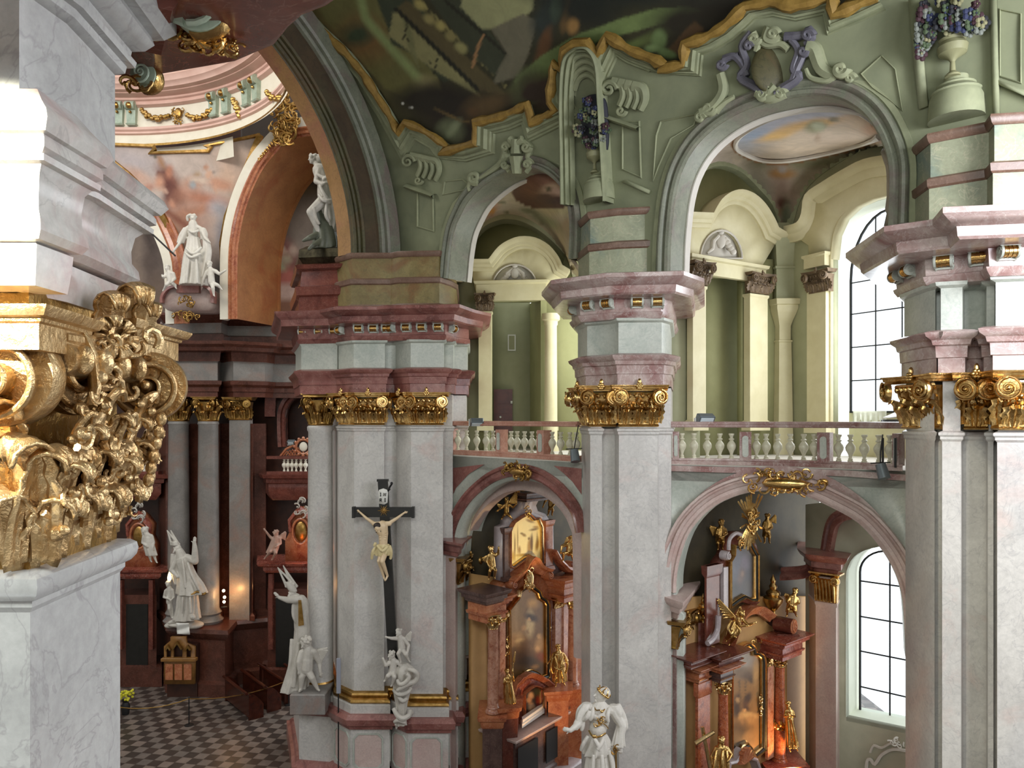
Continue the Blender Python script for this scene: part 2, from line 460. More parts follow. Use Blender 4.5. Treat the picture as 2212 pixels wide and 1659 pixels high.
CE=[('e',720,40,120,90,30,'6d6238',.5),('e',830,170,110,60,35,'5b5636',.5),('p',[(560,-200),(760,-200),(905,50),(960,210),(935,235),(830,190),(700,40)],'6e6a3d'),
 ('e',785,85,60,45,30,'7d5f36',.5),('e',770,75,35,25,0,'3f4a32',.5),('l',[(775,-20),(790,40),(850,110),(905,170)],9,'8d9a62',.6),('e',925,190,28,22,20,'938a5e',.5),
 ('p',[(790,-60),(870,-60),(950,90),(990,160),(960,180),(900,120),(845,95),(838,60)],'3c4330'),
 ('p',[(840,78),(850,30),(868,20),(1040,210),(960,165),(935,150)],'8f8a5c'),('p',[(868,22),(885,50),(905,150),(880,100)],'7b7a50'),
 ('p',[(855,20),(880,0),(1095,205),(1030,195)],'5c5233'),('l',[(858,22),(1030,192)],5,'26261a',.2),('l',[(905,0),(1090,185)],3,'8a8250',.2),
 ('p',[(880,-60),(960,-60),(1060,70),(1090,110),(1095,165),(1085,180),(1020,120)],'3f4330'),
 ('e',905,10,14,9,40,'a79a5c',.4),('e',925,40,14,9,40,'9d915a',.4),('e',950,55,14,9,40,'a79a5c',.4),('e',975,80,14,9,40,'8d8352',.4),('e',1000,105,14,10,40,'a09a64',.4),
 ('l',[(960,0),(1090,113)],4,'2b2b1c',.2),('l',[(1045,75),(1020,145)],3,'a57d52',.3),
 ('p',[(1010,-80),(1160,-80),(1150,20),(1110,60),(1040,62),(995,15)],'a3a374'),('p',[(1060,62),(1130,30),(1160,45),(1140,120),(1120,165),(1065,180),(1075,150),(1095,115)],'75705a'),
 ('l',[(880,55),(870,85)],1.6,'33311f',.3),('l',[(880,85),(935,140)],1.6,'33311f',.3),('l',[(945,120),(938,158)],1.6,'33311f',.3),
 ('e',1180,30,30,60,10,'343c36',.5),('e',1200,15,12,30,0,'52624f',.5),('e',1225,35,10,35,10,'8a6a3c',.4),('e',1175,100,14,40,20,'6b4a2c',.4),
 ('e',1265,20,70,40,0,'23261d',.5),('p',[(1110,175),(1125,160),(1170,120),(1260,70),(1340,40),(1420,18),(1490,15),(1540,30),(1400,60),(1300,85),(1200,140),(1160,180),(1170,220),(1130,230)],'75864f'),
 ('e',1135,190,28,35,20,'7b8c58',.5),('e',1180,200,25,30,0,'4a3524',.5),('e',1330,110,200,12,-20,'68753f',.5),
 ('e',1500,50,90,45,-15,'292415',.5),('p',[(1440,110),(1500,45),(1520,60),(1515,85),(1480,120)],'5a4228'),('e',1425,90,16,22,20,'6f8350',.3),('e',1410,105,16,8,0,'7d915c',.3),('e',1440,115,18,9,20,'6f8350',.3),
 ('e',1000,250,110,50,10,'2c2316',.5),('e',960,220,70,30,15,'241d14',.5),('e',1050,230,50,25,-20,'5e4a2c',.5),('e',975,280,22,22,0,'6d7354',.5),('e',980,275,8,22,30,'8a9270',.5),
 ('l',[(940,235),(990,258),(1010,262)],3,'6e5a34',.4),('e',1020,240,14,9,0,'5b4427',.4),('e',1080,280,60,25,-15,'2d2618',.5),
 ('e',905,215,60,25,10,'2a2519',.5),('e',870,224,3,1.5,30,'f0efe0',.3),('e',888,232,2.5,1.5,0,'f0efe0',.3),
 ('e',1150,200,45,40,0,'3a2b1e',.6),('e',1600,5,120,30,-10,'251f12',.5),('e',1750,-30,160,40,0,'2f2818',.5),('e',1350,-30,200,40,0,'1d241e',.5),('e',1240,60,12,18,0,'a07a45',.4)]
cp=blobpaint('3a3721',CE)
outer=[(560,-140)]+dense(GE,25)+[(2300,-100),(2300,-140)]
m=surf(outer,[],vault,5,lambda u,v:cp(u,v))
o=m.build('ceiling',M['fresco'],kind='structure')
thick(o,.2)
# the rest of the barrel vault towards and past the viewer's side
m=MB(); n=16; prof=[]
for i in range(n+1):
    th=math.radians(36+ (172-36)*i/n); prof.append((7.6+7.75*math.cos(th),15.8+8.65*math.sin(th)))
vs=[];fs=[]
for s_ in (-19.,12.):
    for t_,z_ in prof: vs.append((s_*.74+t_*.67,-s_*.67+t_*.74,z_))
for i in range(n): fs.append((i,i+1,n+2+i,n+1+i))
m.add(vs,fs); thick(m.build('ceiling',M['green_dark'],kind='structure'),.25)
# painted wall between the ceiling edge and the arches ----------------
bott=[(784,560),(855,560)]+[(944,560)]+A1o[2:-1]+[(1262,500),(1262,610),(1416,610)]+A2o[1:-1]+[(1960,480),(2320,480),(2320,-200)]
BAw=[(p[0]-(30+.07*max(0,p[1])),p[1]) for p in BAo]
poly=dense(BAw,20)[:-1]+bott+[(2050,-110)]+GE[::-1][1:-2]
wallpaint=None
o=surf(poly,[],vault,22).build('wall_right',M['green_wall'],kind='structure'); thick(o,.35)
# mouldings under the ceiling edge: a thing of its own, with its gilded rim
def offpath(pts,o):
    out=[]
    for i,p in enumerate(pts):
        a=pts[max(0,i-1)];b=pts[min(len(pts)-1,i+1)]
        def nn(a,b):
            l=math.hypot(b[0]-a[0],b[1]-a[1]) or 1; return (-(b[1]-a[1])/l,(b[0]-a[0])/l)
        n1=nn(a,p) if i>0 else nn(p,b); n2=nn(p,b) if i<len(pts)-1 else n1
        x,y=n1[0]+n2[0],n1[1]+n2[1]; q=(x*x+y*y)/2
        if q<.45: q=.9
        out.append((p[0]+x/q*o,p[1]+y/q*o))
    return out
def vaultN(p):
    e=1.5
    a=P(p[0]-e,p[1],vault(p[0]-e,p[1]));b=P(p[0]+e,p[1],vault(p[0]+e,p[1]));c=P(p[0],p[1]-e,vault(p[0],p[1]-e));d=P(p[0],p[1]+e,vault(p[0],p[1]+e))
    n=(b-a).cross(c-d).normalized()
    return -n if n.y>0 else n
def relief(path,prof,df,nf,flip=False):
    """moulding laid on a wall surface; path in view degrees, prof (offset, height)"""
    m=MB(); rows=[]
    for o_,h in prof:
        rows.append([(P(q[0],q[1],df(q[0],q[1]))+nf(q)*h) for q in offpath(path,o_)])
    k=len(path); vs=[p for r in rows for p in r]
    fs=[(j*k+i,j*k+i+1,(j+1)*k+i+1,(j+1)*k+i) for j in range(len(rows)-1) for i in range(k-1)]
    m.add(vs,fs); return m
core=thing('ceiling_cornice','stepped green painted cornice with a scalloped gold rim under the dark ceiling painting','cornice',P(1300,200,vault(1300,200)))
Gd=dense(GE[1:-2],14)
relief(GE[1:-2],[(0,.02),(0,.22),(7,.24),(9,.14),(14,.14),(17,.19),(20,.09),(25,.09),(27,.04),(31,.06),(33,.0)],vault,vaultN).build('moulding',M['green_mould'],core)
rim=[]
for i,q in enumerate(Gd): rim.append(P(q[0],q[1],vault(*q))+vaultN(q)*.2)
m=MB(); m.tube(rim,[.115+.022*math.sin(i*1.9)+.015*math.sin(i*.8) for i in range(len(rim))],8)
m.build('gold_rim',M['ochre_rim'],core)
# ---------------------------------------------------------------- arches
def archring(name,label,path2,df,N,prof,mats,group=None,dx=1.,k=3,center=None):
    pts=onto(cat(path2,k),df); root=thing(name,label,'arch',pts[0],group)
    root.location=pts[0]
    for nm,mt,pf in prof:
        m=MB().sweep(pts,pf,N,flip=True); m.build(nm,M[mt],root)
    return root
nf=lambda off: (lambda u,v: nave(14.2+off)(u,v))
def inset(path,c,px): 
    out=[]
    for p in path:
        l=math.hypot(c[0]-p[0],c[1]-p[1]); out.append((p[0]+(c[0]-p[0])*px/l,p[1]+(c[1]-p[1])*px/l))
    return out
a1=inset(A1o,(1105,560),27); a2=inset(A2o,(1685,560),33)
PRO=[(.0,.03),(.03,.1),(.1,.12),(.13,.06),(.17,.06),(.2,.12),(.25,.15),(.3,.13),(.33,.03),(.36,-.12)]
ar1=archring('arch_moulding','green-grey moulded arch over the gallery room left of the central pier',a1,vault,NN,
   [('archivolt','arch_grey',[(a,b) for a,b in PRO]),('soffit','arch_grey',[(0,-.75),(0,.02)]),('inner_edge','lilac',[(-.03,-.9),(-.03,-.72),(.0,-.72)]),('fillet','green_mould',[(.36,-.1),(.36,.05),(.5,.05),(.5,-.1)])],None)
ar2=archring('arch_moulding','large green-grey moulded arch over the gallery room right of the central pier',a2,vault,NN,
   [('archivolt','arch_grey',[(a*1.0,b) for a,b in PRO]),('soffit','arch_grey',[(0,-.6),(0,.02)]),('inner_edge','lilac',[(-.03,-.8),(-.03,-.58),(.0,-.58)]),('fillet','green_mould',[(.36,-.1),(.36,.05),(.46,.05),(.46,-.1)])],None)
# crossing arch between nave and dome: plane at right angles to the nave, radius 6.5
def crossarch(a,h0=15.86):
    pass
root=thing('crossing_arch','huge dark olive crossing arch with orange inner edge rising left of the green wall','arch',(-4.,21.,15.8))
AX=V((-.67,-.74,0)); NB=V((.74,-.67,0))   # along the span, towards the nave
base=V(G(758,21.75)+(15.86,))
def arcpts(r,c,n=40,a0=0,a1=2.6):
    return [base+AX*(c-r*math.cos(a0+(a1-a0)*i/n))+V((0,0,r*math.sin(a0+(a1-a0)*i/n))) for i in range(n+1)]
R0=6.5
ap=arcpts(R0,R0)
def sw(prof,mat,nm):
    MB().sweep(ap,prof,NB,flip=False).build(nm,M[mat],root)
sw([(-.02,-.62),(0,0),(.02,.0)],'orange_arch','inner_edge')
sw([(0,.0),(.04,.02),(.05,.1),(.12,.12),(.13,.06),(.18,.06),(.19,.12),(.25,.14),(.26,.07),(.31,.07),(.33,.15),(.4,.17)],'olive_arch','lower_band')
sw([(.4,.17),(.42,.08),(.86,.14),(.9,.2)],'brown_arch','middle_band')
sw([(.9,.2),(.92,.3),(.98,.32),(1.0,.24),(1.07,.26),(1.09,.36),(1.16,.4),(1.2,.3),(1.3,.32),(1.62,.3),(1.62,-.5),(.3,-.9),(-.02,-.62)],'arch_grey','upper_band')
# ---------------------------------------------------------------- floor
m=MB(); m.box(-34,14,-2,46,-.3,0); m.build('floor',M['floor'],kind='structure')
# ---------------------------------------------------------------- gilded capitals
def frame(o,t,n):
    t=V(t).normalized(); n=V(n).normalized(); z=V((0,0,1))
    return Matrix(((t.x,n.x,z.x,o[0]),(t.y,n.y,z.y,o[1]),(t.z,n.z,z.z,o[2]),(0,0,0,1)))
def leaf(m,c,w,h,flare,T,curl=.22,nu=8,nv=8,twist=0):
    """acanthus leaf: c root, T frame (x across, y out, z up)"""
    vs=[];fs=[]
    for j in range(nv+1):
        t=j/nv
        if t<.72: y=flare*.35*(t/.72)**2; z=h*.86*(t/.72)
        else:
            a=(t-.72)/.28*PI*1.15; r=h*curl*.5
            y=flare*.35+r*(1-math.cos(a)); z=h*.86+r*math.sin(a)
        hw=w/2*(.62+.38*math.sin(min(1,t*1.25)*PI*.75))*(1-.55*max(0,t-.75)/.25)
        hw*=1+.16*math.sin(t*PI*9)
        for i in range(nu+1):
            x=(i/nu-.5)*2; 
            cup=.16*w*(x*x)*(-.4+t)+.05*w*math.cos(x*PI*3.5)*(1-abs(x)*.4)
            vs.append(T@(V(c)+V((x*hw,y+cup+.02*w,z-abs(x)**2*h*.06))))
    for j in range(nv):
        for i in range(nu): a=j*(nu+1)+i; fs.append((a,a+1,a+nu+2,a+nu+1))
    m.add(vs,fs)
def scrollm(m,c,ax,ay,nrm,r,th,turns=2.1,n=36,flipy=1):
    """carved volute: raised spiral band on a disc"""
    c=V(c);ax=V(ax);ay=V(ay)*flipy;nrm=V(nrm)
    sp=spiral(c+nrm*th*.5,ax,ay,r*.9,r*.16,turns,n,PI/2)
    m.tube(sp,[max(r*.13*(1-.55*i/n),r*.045) for i in range(n+1)],6)
    m.ell(c+nrm*th*.55,r*.17,8,6)
    # drum behind
    k=18; vs=[];fs=[]
    for q,(rr,o) in enumerate([(r*.97,-th*.6),(r*1.0,-th*.2),(r*.93,th*.25),(r*.86,th*.38),(r*.8,th*.22),(0.001,th*.3)]):
        for i in range(k):
            a=2*PI*i/k; vs.append(c+ax*rr*math.cos(a)+ay*rr*math.sin(a)+nrm*o)
    for q in range(5):
        for i in range(k): fs.append((q*k+i,q*k+(i+1)%k,(q+1)*k+(i+1)%k,(q+1)*k+i))
    fs.append(tuple(range(k))[::-1]); m.add(vs,fs)
def flower(m,c,T,r):
    for i in range(6):
        a=i*PI/3; leafc=V(c)+T.to_3x3()@V((math.cos(a)*r*.45,.03,math.sin(a)*r*.45))
        m.ell(leafc,(r*.36,r*.3,r*.36),8,6)
    m.ell(V(c)+T.to_3x3()@V((0,r*.35,0)),r*.28,8,6)
def face_capital(parent,a,b,z0,z1,mat='gold',nl=None,vol=True):
    """capital on a pilaster face from ground point a to b"""
    a=V((a[0],a[1],z0)); b=V((b[0],b[1],z0)); t=(b-a); w=t.length; t.normalize(); n=V((t.y,-t.x,0))
    T=frame((a+b)/2,t,n); h=z1-z0; m=MB()
    # bell
    prof=[(0,.02),(.03,.05),(.06,.02),(.3,.03),(.55,.06),(.74,.12),(.8,.14)]
    vs=[];fs=[]
    for q,(z,y) in enumerate(prof):
        for x,yy in ((-1,-.3),(-1,y),(1,y),(1,-.3)):
            vs.append(T@V((x*(w/2+y*h*.5),yy*h,z*h)))
    for q in range(len(prof)-1):
        for i in range(3): fs.append((q*4+i,q*4+i+1,q*4+i+5,q*4+i+4))
    m.add(vs,fs)
    k=nl or max(1,int(round(w/(h*.36))))
    lw=w/k
    for i in range(k): leaf(m,(-w/2+lw*(i+.5),.02*h,.04*h),lw*1.02,h*.4,h*.3,T)
    for i in range(k+1):
        x=-w/2+lw*i; leaf(m,(x,.03*h,.1*h),lw*.9,h*.48,h*.3,T)
    # helices and berries
    for i in range(k):
        x=-w/2+lw*(i+.5)
        m.tube([T@V((x,.1*h,.45*h)),T@V((x-.06*h,.16*h,.62*h)),T@V((x-.02*h,.2*h,.7*h)),T@V((x+.02*h,.19*h,.66*h))],[.03*h,.03*h,.025*h,.015*h],6)
        m.ell(T@V((x+.07*h,.17*h,.57*h)),.045*h,8,6); m.ell(T@V((x+.03*h,.18*h,.5*h)),.03*h,8,6)
    # abacus
    nA=8; ab=[]
    for q in range(nA+1):
        s_=q/nA*2-1; ab.append((s_*(w/2+.2*h),.3*h-.13*h*(1-s_*s_)))
    rows=[(.86,-.04),(.9,-.03),(.91,.0),(.96,.01),(.97,.045),(1.0,.05)]
    vs=[];fs=[]
    for z,o in rows:
        vs.append(T@V((-w/2-.2*h-o*h,-.3*h,z*h)))
        for x,y in ab: vs.append(T@V((x*(1+o*.5),y+o*h,z*h)))
        vs.append(T@V((w/2+.2*h+o*h,-.3*h,z*h)))
    c_=nA+3
    for q in range(len(rows)-1):
        for i in range(c_-1): fs.append((q*c_+i,q*c_+i+1,(q+1)*c_+i+1,(q+1)*c_+i))
    fs.append(tuple(range((len(rows)-1)*c_,len(rows)*c_))); fs.append(tuple(range(c_))[::-1]); m.add(vs,fs)
    # band between the scrolls with eggs
    m.tube([T@V((-w/2,.14*h,.8*h)),T@V((0,.12*h,.8*h)),T@V((w/2,.14*h,.8*h))],.045*h,8)
    ne=max(2,int(w/(h*.14)))
    for i in range(ne): m.ell(T@V((-w/2+w*(i+.5)/ne,.18*h,.74*h)),(.045*h,.045*h,.06*h),8,6)
    cap=m.build('capital',M[mat],parent)
    if vol:
        R3=T.to_3x3()
        for sx in (-1,1):
            v=MB(); dd=V((sx*.3,1,0)).normalized(); ax=V((1,-sx*.3,0)).normalized()
            cc=T@V((sx*(w/2+.0*h),.36*h,.7*h))
            scrollm(v,cc,R3@(ax*(-sx)),V((0,0,1)),R3@dd,.2*h,.12*h,2.0,30)
            v.build('volute',M[mat],cap)
        r=MB(); flower(r,T@V((0,.2*h,.97*h)),T,.12*h); r.ell(T@V((0,.2*h,1.07*h)),(.05*h,.04*h,.09*h),8,6); r.build('rosette',M[mat],cap)
    return cap
def bracket(parent,p,t,n,s=.3,mats=('gold','grey_green')):
    """cornice bracket: gilded roll with pale scrolled cheeks; p under the soffit"""
    T=frame(p,t,n); R3=T.to_3x3()
    m=MB(); m.tube([T@V((-s*.33,.25*s,-.35*s)),T@V((s*.33,.25*s,-.35*s))],[s*.3]*2,12)
    for q in range(4): m.tube([T@V((-s*.3+q*.2*s,.25*s,-.35*s)),T@V((-s*.26+q*.2*s,.25*s,-.35*s))],s*.34,12)
    o=m.build('bracket',M[mats[0]],parent)
    m=MB()
    for sx in (-1,1):
        m.tube([T@V((sx*.34*s,.25*s,-.35*s)),T@V((sx*.46*s,.25*s,-.35*s))],s*.36,14)
        m.tube(spiral(T@V((sx*.48*s,.25*s,-.35*s)),R3@V((0,1,0)),V((0,0,1)),s*.3,s*.05,1.7,16),.035*s,5)
        m.tube([T@V((sx*.4*s,.1*s,-.62*s)),T@V((sx*.4*s,-.2*s,-.8*s)),T@V((sx*.4*s,-.5*s,-.72*s)),T@V((sx*.4*s,-.62*s,-.6*s))],[.13*s,.1*s,.1*s,.12*s],8)
    m.box(-.4*s,.4*s,-.7*s,.1*s,-.78*s,-.66*s,T); m.box(-.5*s,.5*s,-.6*s,.5*s,-.08*s,.06*s,T)
    m.build('cheek',M[mats[1]],o)
# ---------------------------------------------------------------- the piers
def pts_ud(l): return [G(u,d) for u,d in l]
def pier(label,plan,ent,caps,mt,cols=None,br=(),ped=True,co=.85,attic_plan=None,frieze_plan=None,pedp=None,bs=.3):
    pl=pts_ud(plan); en=pts_ud(ent); fp=pts_ud(frieze_plan) if frieze_plan else pl; at=pts_ud(attic_plan) if attic_plan else en
    root=thing('pier',label,'pier',(pl[1][0],pl[1][1],0))
    if ped:
        pp=pts_ud(pedp) if pedp else pl
        MB().plan(pp,[(0,.4),(.45,.4),(.5,.34),(.62,.32),(.7,.2)]).build('pedestal_base',M['rose'],root)
        MB().plan(pp,[(.7,.16),(1.95,.16)]).build('pedestal',M['grey'],root)
        for i in range(len(pp)-3):
            a=V(pp[i]);b=V(pp[i+1]); l=(b-a).length
            if l<.35: continue
            t=(b-a)/l; n=V((t.y,-t.x)); c=(a+b)/2+n*.165; w=l/2-.02; T=frame((c.x,c.y,1.32),(t.x,t.y,0),(n.x,n.y,0)); h=.5; k=.13
            ol=[(-w,-h+k),(-w+k,-h),(w-k,-h),(w,-h+k),(w,h-k),(w-k,h),(-w+k,h),(-w,h-k)]
            MB().sweep([T@V((x,0,z)) for x,z in ol],[(-.015,-.01),(-.015,.025),(.02,.025),(.02,-.01)],(n.x,n.y,0),closed=True).build('inlay_frame',M['grey_green'],root)
            MB().prism([T@V((x*.9,-.01,z*.93)) for x,z in ol],(n.x*.015,n.y*.015,0)).build('inlay',M['palepink'],root)
        MB().plan(pp,[(1.95,.16),(1.98,.24),(2.08,.26),(2.12,.34),(2.3,.38),(2.36,.34),(2.42,.3)]).build('pedestal_cornice',M['rose'],root)
        MB().plan(pl,[(2.42,.18),(2.66,.18),(2.7,.12)]).build('plinth',M[mt['shaft']],root)
        MB().plan(pl,[(2.7,.15),(2.74,.18),(2.8,.16),(2.84,.09),(2.9,.1),(2.93,.12),(2.98,.1),(3.02,.03)]).build('base_moulding',M['gold_dull'],root)
    MB().plan(pl,[(3.0 if ped else 0,0),(10.62,0),(10.66,.03),(10.7,.03),(10.73,.055),(10.77,.055),(10.8,.0)]).build('shaft',M[mt['shaft']],root)
    MB().plan(pl,[(10.8,-.01),(11.72,-.01)],cap=False).build('capital_core',M[mt['shaft']],root)
    for i,j in caps:
        a=V(pl[i]) if isinstance(i,int) else V(G(*i));b=V(pl[j]) if isinstance(j,int) else V(G(*j)); face_capital(root,a,b,10.82,11.77,mt.get('cap','gold'))
    MB().plan(fp,[(11.75,.06),(12.02,.06),(12.03,.09),(12.22,.1),(12.24,.14),(12.32,.16),(12.38,.24),(12.44,.26),(12.47,.2),(12.5,.05)]).build('architrave',M[mt['arch']],root)
    MB().plan(fp,[(12.49,.02),(13.2,.02),(13.24,.09),(13.3,.1)]).build('frieze',M[mt['frieze']],root)
    MB().plan(en,[(13.28,.08),(13.36,.14),(13.42,.16),(13.44,.1),(13.72,.12),(13.74,.2)]).build('bed_moulding',M[mt['corn']],root)
    MB().plan(en,[(13.72,.1),(13.76,co-.3),(13.8,co-.26),(13.95,co-.24),(13.98,co-.16),(14.05,co-.06),(14.1,co),(14.19,co),(14.22,co-.1),(14.24,.0)]).build('cornice',M[mt['corn']],root)
    MB().plan(at,[(14.2,.1),(14.27,.1),(14.36,.04)]).build('attic_base',M['band'],root)
    MB().plan(at,[(14.36,.03),(14.95,.03)]).build('attic',M[mt['attic']],root)
    MB().plan(at,[(14.94,.04),(14.97,.07),(15.09,.08),(15.13,.03)]).build('attic_band',M['band'],root)
    MB().plan(at,[(15.12,.0),(15.73,.0)]).build('attic',M[mt['attic']],root)
    MB().plan(at,[(15.72,.02),(15.75,.05),(15.83,.08),(15.88,.07)]).build('attic_band',M['band'],root)
    for (i,f,off) in br:
        a=V(en[i]);b=V(en[i+1]); t=(b-a).normalized(); n=V((t.y,-t.x)); p=a+(b-a)*f+n*(.12+off)
        bracket(root,(p.x,p.y,13.75),(t.x,t.y,0),(n.x,n.y,0),bs)
    return root
pierA=pier('crossing pier of pale grey marble behind the black crucifix, ochre blocks above its pink cornice',
  [(733,22.3),(765,21.75),(830,21.75),(831,22.15),(856,22.15),(857,21.95),(888,21.5),(957,21.5),(958,22.0),(978,22.0),(980,22.6),(1008,22.7),(1010,26),(712,26)],
  [(733,22.4),(765,21.8),(845,21.8),(862,21.6),(957,21.45),(975,22.0),(1004,22.6),(1006,26),(716,26)],
  [(0,1),(1,2),(5,6),(6,7)],dict(shaft='grey',arch='rose',frieze='grey_green',corn='rose',attic='ochre_att'),
  br=[(1,.15,0),(1,.55,0),(1,.9,0),(2,.5,0),(3,.2,0),(3,.55,0),(3,.92,0),(4,.5,0),(0,.4,0)],co=.8,
  attic_plan=[(728,22.4),(760,21.8),(845,21.8),(862,21.6),(948,21.5),(970,22.0),(984,22.6),(988,26),(710,26)])
pierC=pier('broad central pier of pale marble between the two balconies',
  [(1256,18.3),(1272,17.5),(1275,17.25),(1300,17.15),(1302,17.45),(1328,17.35),(1337,16.97),(1421,16.95),(1422,17.3),(1450,17.35),(1454,20.5),(1262,20.5)],
  [(1244,18.6),(1262,17.5),(1330,17.0),(1422,16.87),(1440,17.2),(1452,20),(1256,20)],
  [(0,1),((1273,17.25),(1330,17.1)),(6,7)],dict(shaft='grey',arch='pink',frieze='grey_green',corn='pink',attic='green_att'),
  br=[(0,.5,0),(1,.25,0),(1,.85,0),(2,.5,0),(2,.97,0)],
  attic_plan=[(1252,18.4),(1275,17.5),(1335,17.2),(1415,17.05),(1424,17.4),(1440,20),(1262,20)],
  ped=False,frieze_plan=[(1250,18.5),(1270,17.6),(1325,17.2),(1337,16.95),(1428,16.9),(1445,17.3),(1450,20.5),(1262,20.5)])
pierR=pier('nearest large marble pier at the right edge beside the tall windows',
  [(1956,13.7),(2008,12.75),(2019,12.62),(2020,12.9),(2034,12.85),(2035,12.5),(2076,12.4),(2080,12.75),(2130,12.65),(2134,12.3),(2146,12.25),(2147,12.4),(2153,12.4),(2154,11.95),(2330,11.7),(2330,16),(1990,16)],
  [(1950,13.9),(2010,12.7),(2136,12.2),(2148,11.9),(2330,11.7),(2330,16),(1990,16)],
  [((1952,13.7),(2032,12.6)),((2084,12.45),(2132,12.3)),((2158,11.9),(2330,11.65))],dict(shaft='grey',arch='pink',frieze='grey_green',corn='pink',attic='green_att'),
  br=[(0,.15,0),(0,.6,0),(1,.25,0),(1,.85,0),(3,.1,0),(3,.6,0)],co=.95,ped=False)
# column pier left of the crossing pier
root=thing('column_pier','single pale column with gilded capital on a tall pedestal left of the crossing pier','column',G(692,23)+(0,))
cx,cy=G(692,23); 
blk=[(650,23.4),(652,22.6),(728,22.4),(736,23.2),(736,25.5),(640,25.5)]; bp=pts_ud(blk)
MB().plan(bp,[(0,.3),(.5,.3),(.55,.2),(.65,.15)]).build('pedestal_base',M['rose'],root)
MB().plan(bp,[(.65,.08),(2.0,.08)]).build('pedestal',M['grey'],root)
MB().plan(bp,[(2.0,.08),(2.05,.18),(2.25,.24),(2.35,.2)]).build('pedestal_cornice',M['rose'],root)
MB().plan([(cx-.55,cy-.55),(cx+.55,cy-.55),(cx+.55,cy+.55),(cx-.55,cy+.55)],[(2.35,0),(2.6,0)]).build('plinth',M['grey'],root)
MB().lathe((cx,cy,0),[(.5,2.6),(.55,2.65),(.5,2.75),(.44,2.8),(.48,2.86),(.44,2.95)],28).build('base_moulding',M['gold_dull'],root)
MB().lathe((cx,cy,0),[(.43,2.95),(.39,3.05),(.39,6),(.365,10.6),(.4,10.66),(.4,10.75),(.36,10.8)],32).build('shaft',M['grey'],root)
def round_capital(parent,c,r,z0,h,mat='gold',nl=8,vol=4,rz=0):
    m=MB(); m.lathe((c[0],c[1],z0),[(r,0),(r*1.06,.03*h),(r,.06*h),(r*1.02,.4*h),(r*1.25,.8*h)],20)
    for i in range(nl):
        a=2*PI*i/nl+rz; n=V((math.cos(a),math.sin(a),0)); t=V((-math.sin(a),math.cos(a),0)); T=frame((c[0],c[1],z0),t,n)
        leaf(m,(0,r,.04*h),2*PI*r/nl,.4*h,.3*h,T)
        a+=PI/nl; n=V((math.cos(a),math.sin(a),0)); t=V((-math.sin(a),math.cos(a),0)); T=frame((c[0],c[1],z0),t,n)
        leaf(m,(0,r,.1*h),2*PI*r/nl*.9,.58*h,.42*h,T)
        m.ell(T@V((0,r*1.25,.7*h)),.06*h,6,5)
    q=r*1.45; pl=[]
    for k in range(4):
        a0=rz+PI/4+k*PI/2; a1=a0+PI/2
        for s_ in range(5):
            f=s_/5; x=math.cos(a0)*(1-f)+math.cos(a1)*f; y=math.sin(a0)*(1-f)+math.sin(a1)*f; kk=1-.28*math.sin(f*PI)*.6
            pl.append((c[0]+x*q*kk*1.12,c[1]+y*q*kk*1.12))
    m.plan(pl,[(z0+.86*h,-.05*h),(z0+.9*h,0),(z0+.95*h,0),(z0+.97*h,.04*h),(z0+h,.04*h)])
    cap=m.build('capital',M[mat],parent)
    for k in range(vol):
        a=rz+PI/4+k*PI/2+PI; 
        d=V((math.cos(a),math.sin(a),0)); t=V((-d.y,d.x,0)); v=MB()
        for sd in (-1,1):
            cc=V((c[0],c[1],z0+.74*h))+d*(r*1.32)+t*sd*.09*h
            scrollm(v,cc,d,V((0,0,1)),t*sd,.16*h,.08*h,1.9,24)
        v.build('volute',M[mat],cap)
    return cap
round_capital(root,(cx,cy),.37,10.8,.97,'gold_dull')
MB().plan(bp,[(11.75,.06),(12.02,.06),(12.03,.09),(12.22,.1),(12.3,.16),(12.38,.22),(12.44,.24),(12.5,.05)]).build('architrave',M['rose'],root)
MB().plan(bp,[(12.49,.02),(13.2,.02),(13.3,.08)]).build('frieze',M['grey_green'],root)
MB().plan(bp,[(13.28,.08),(13.36,.16),(13.42,.1),(13.72,.15),(13.76,.6),(13.95,.62),(14.05,.75),(14.18,.8),(14.22,.1)]).build('cornice',M['rose'],root)
MB().plan(bp,[(14.2,.1),(14.7,.08),(14.75,.16),(15.0,.2),(15.05,.05),(15.5,.0),(15.55,.15),(15.65,.2),(15.7,.1)]).build('attic',M['brown'],root)
m=MB()
m.plan(bp,[(15.7,-.05),(15.9,.1),(16.15,.08),(16.3,-.15),(16.35,-.5)]); m.build('curved_top',M['bronze'],root)
for i,(u,d) in enumerate(((655,22.7),(690,22.6),(722,22.5))): bracket(root,G(u,d-.1)+(13.75,),(1,0,0),(0,-1,0),.28)
# ---------------------------------------------------------------- galleries, balconies, rooms behind the arches
def near(p,path):
    best=(1e9,0)
    for i in range(len(path)-1):
        ax,ay=path[i][:2];bx,by=path[i+1][:2]; L2=(bx-ax)**2+(by-ay)**2 or 1; t=max(0,min(1,((p[0]-ax)*(bx-ax)+(p[1]-ay)*(by-ay))/L2))
        d=math.hypot(p[0]-ax-t*(bx-ax),p[1]-ay-t*(by-ay))
        if d<best[0]: best=(d,i,t)
    return best
def bridge(pa,da,pb,db):
    def f(u,v):
        a=near((u,v),pa);b=near((u,v),pb); t=a[0]/max(1e-6,a[0]+b[0])
        def q(path,df,r): 
            i,t_=r[1],r[2]; x=path[i][0]*(1-t_)+path[i+1][0]*t_; y=path[i][1]*(1-t_)+path[i+1][1]*t_; return df(x,y)
        return q(pa,da,a)*(1-t)+q(pb,db,b)*t
    return f
def arc(cx,cy,rx,ry,a0,a1,n=20): return [(cx+rx*math.cos(math.radians(a0+(a1-a0)*i/n)),cy-ry*math.sin(math.radians(a0+(a1-a0)*i/n))) for i in range(n+1)]
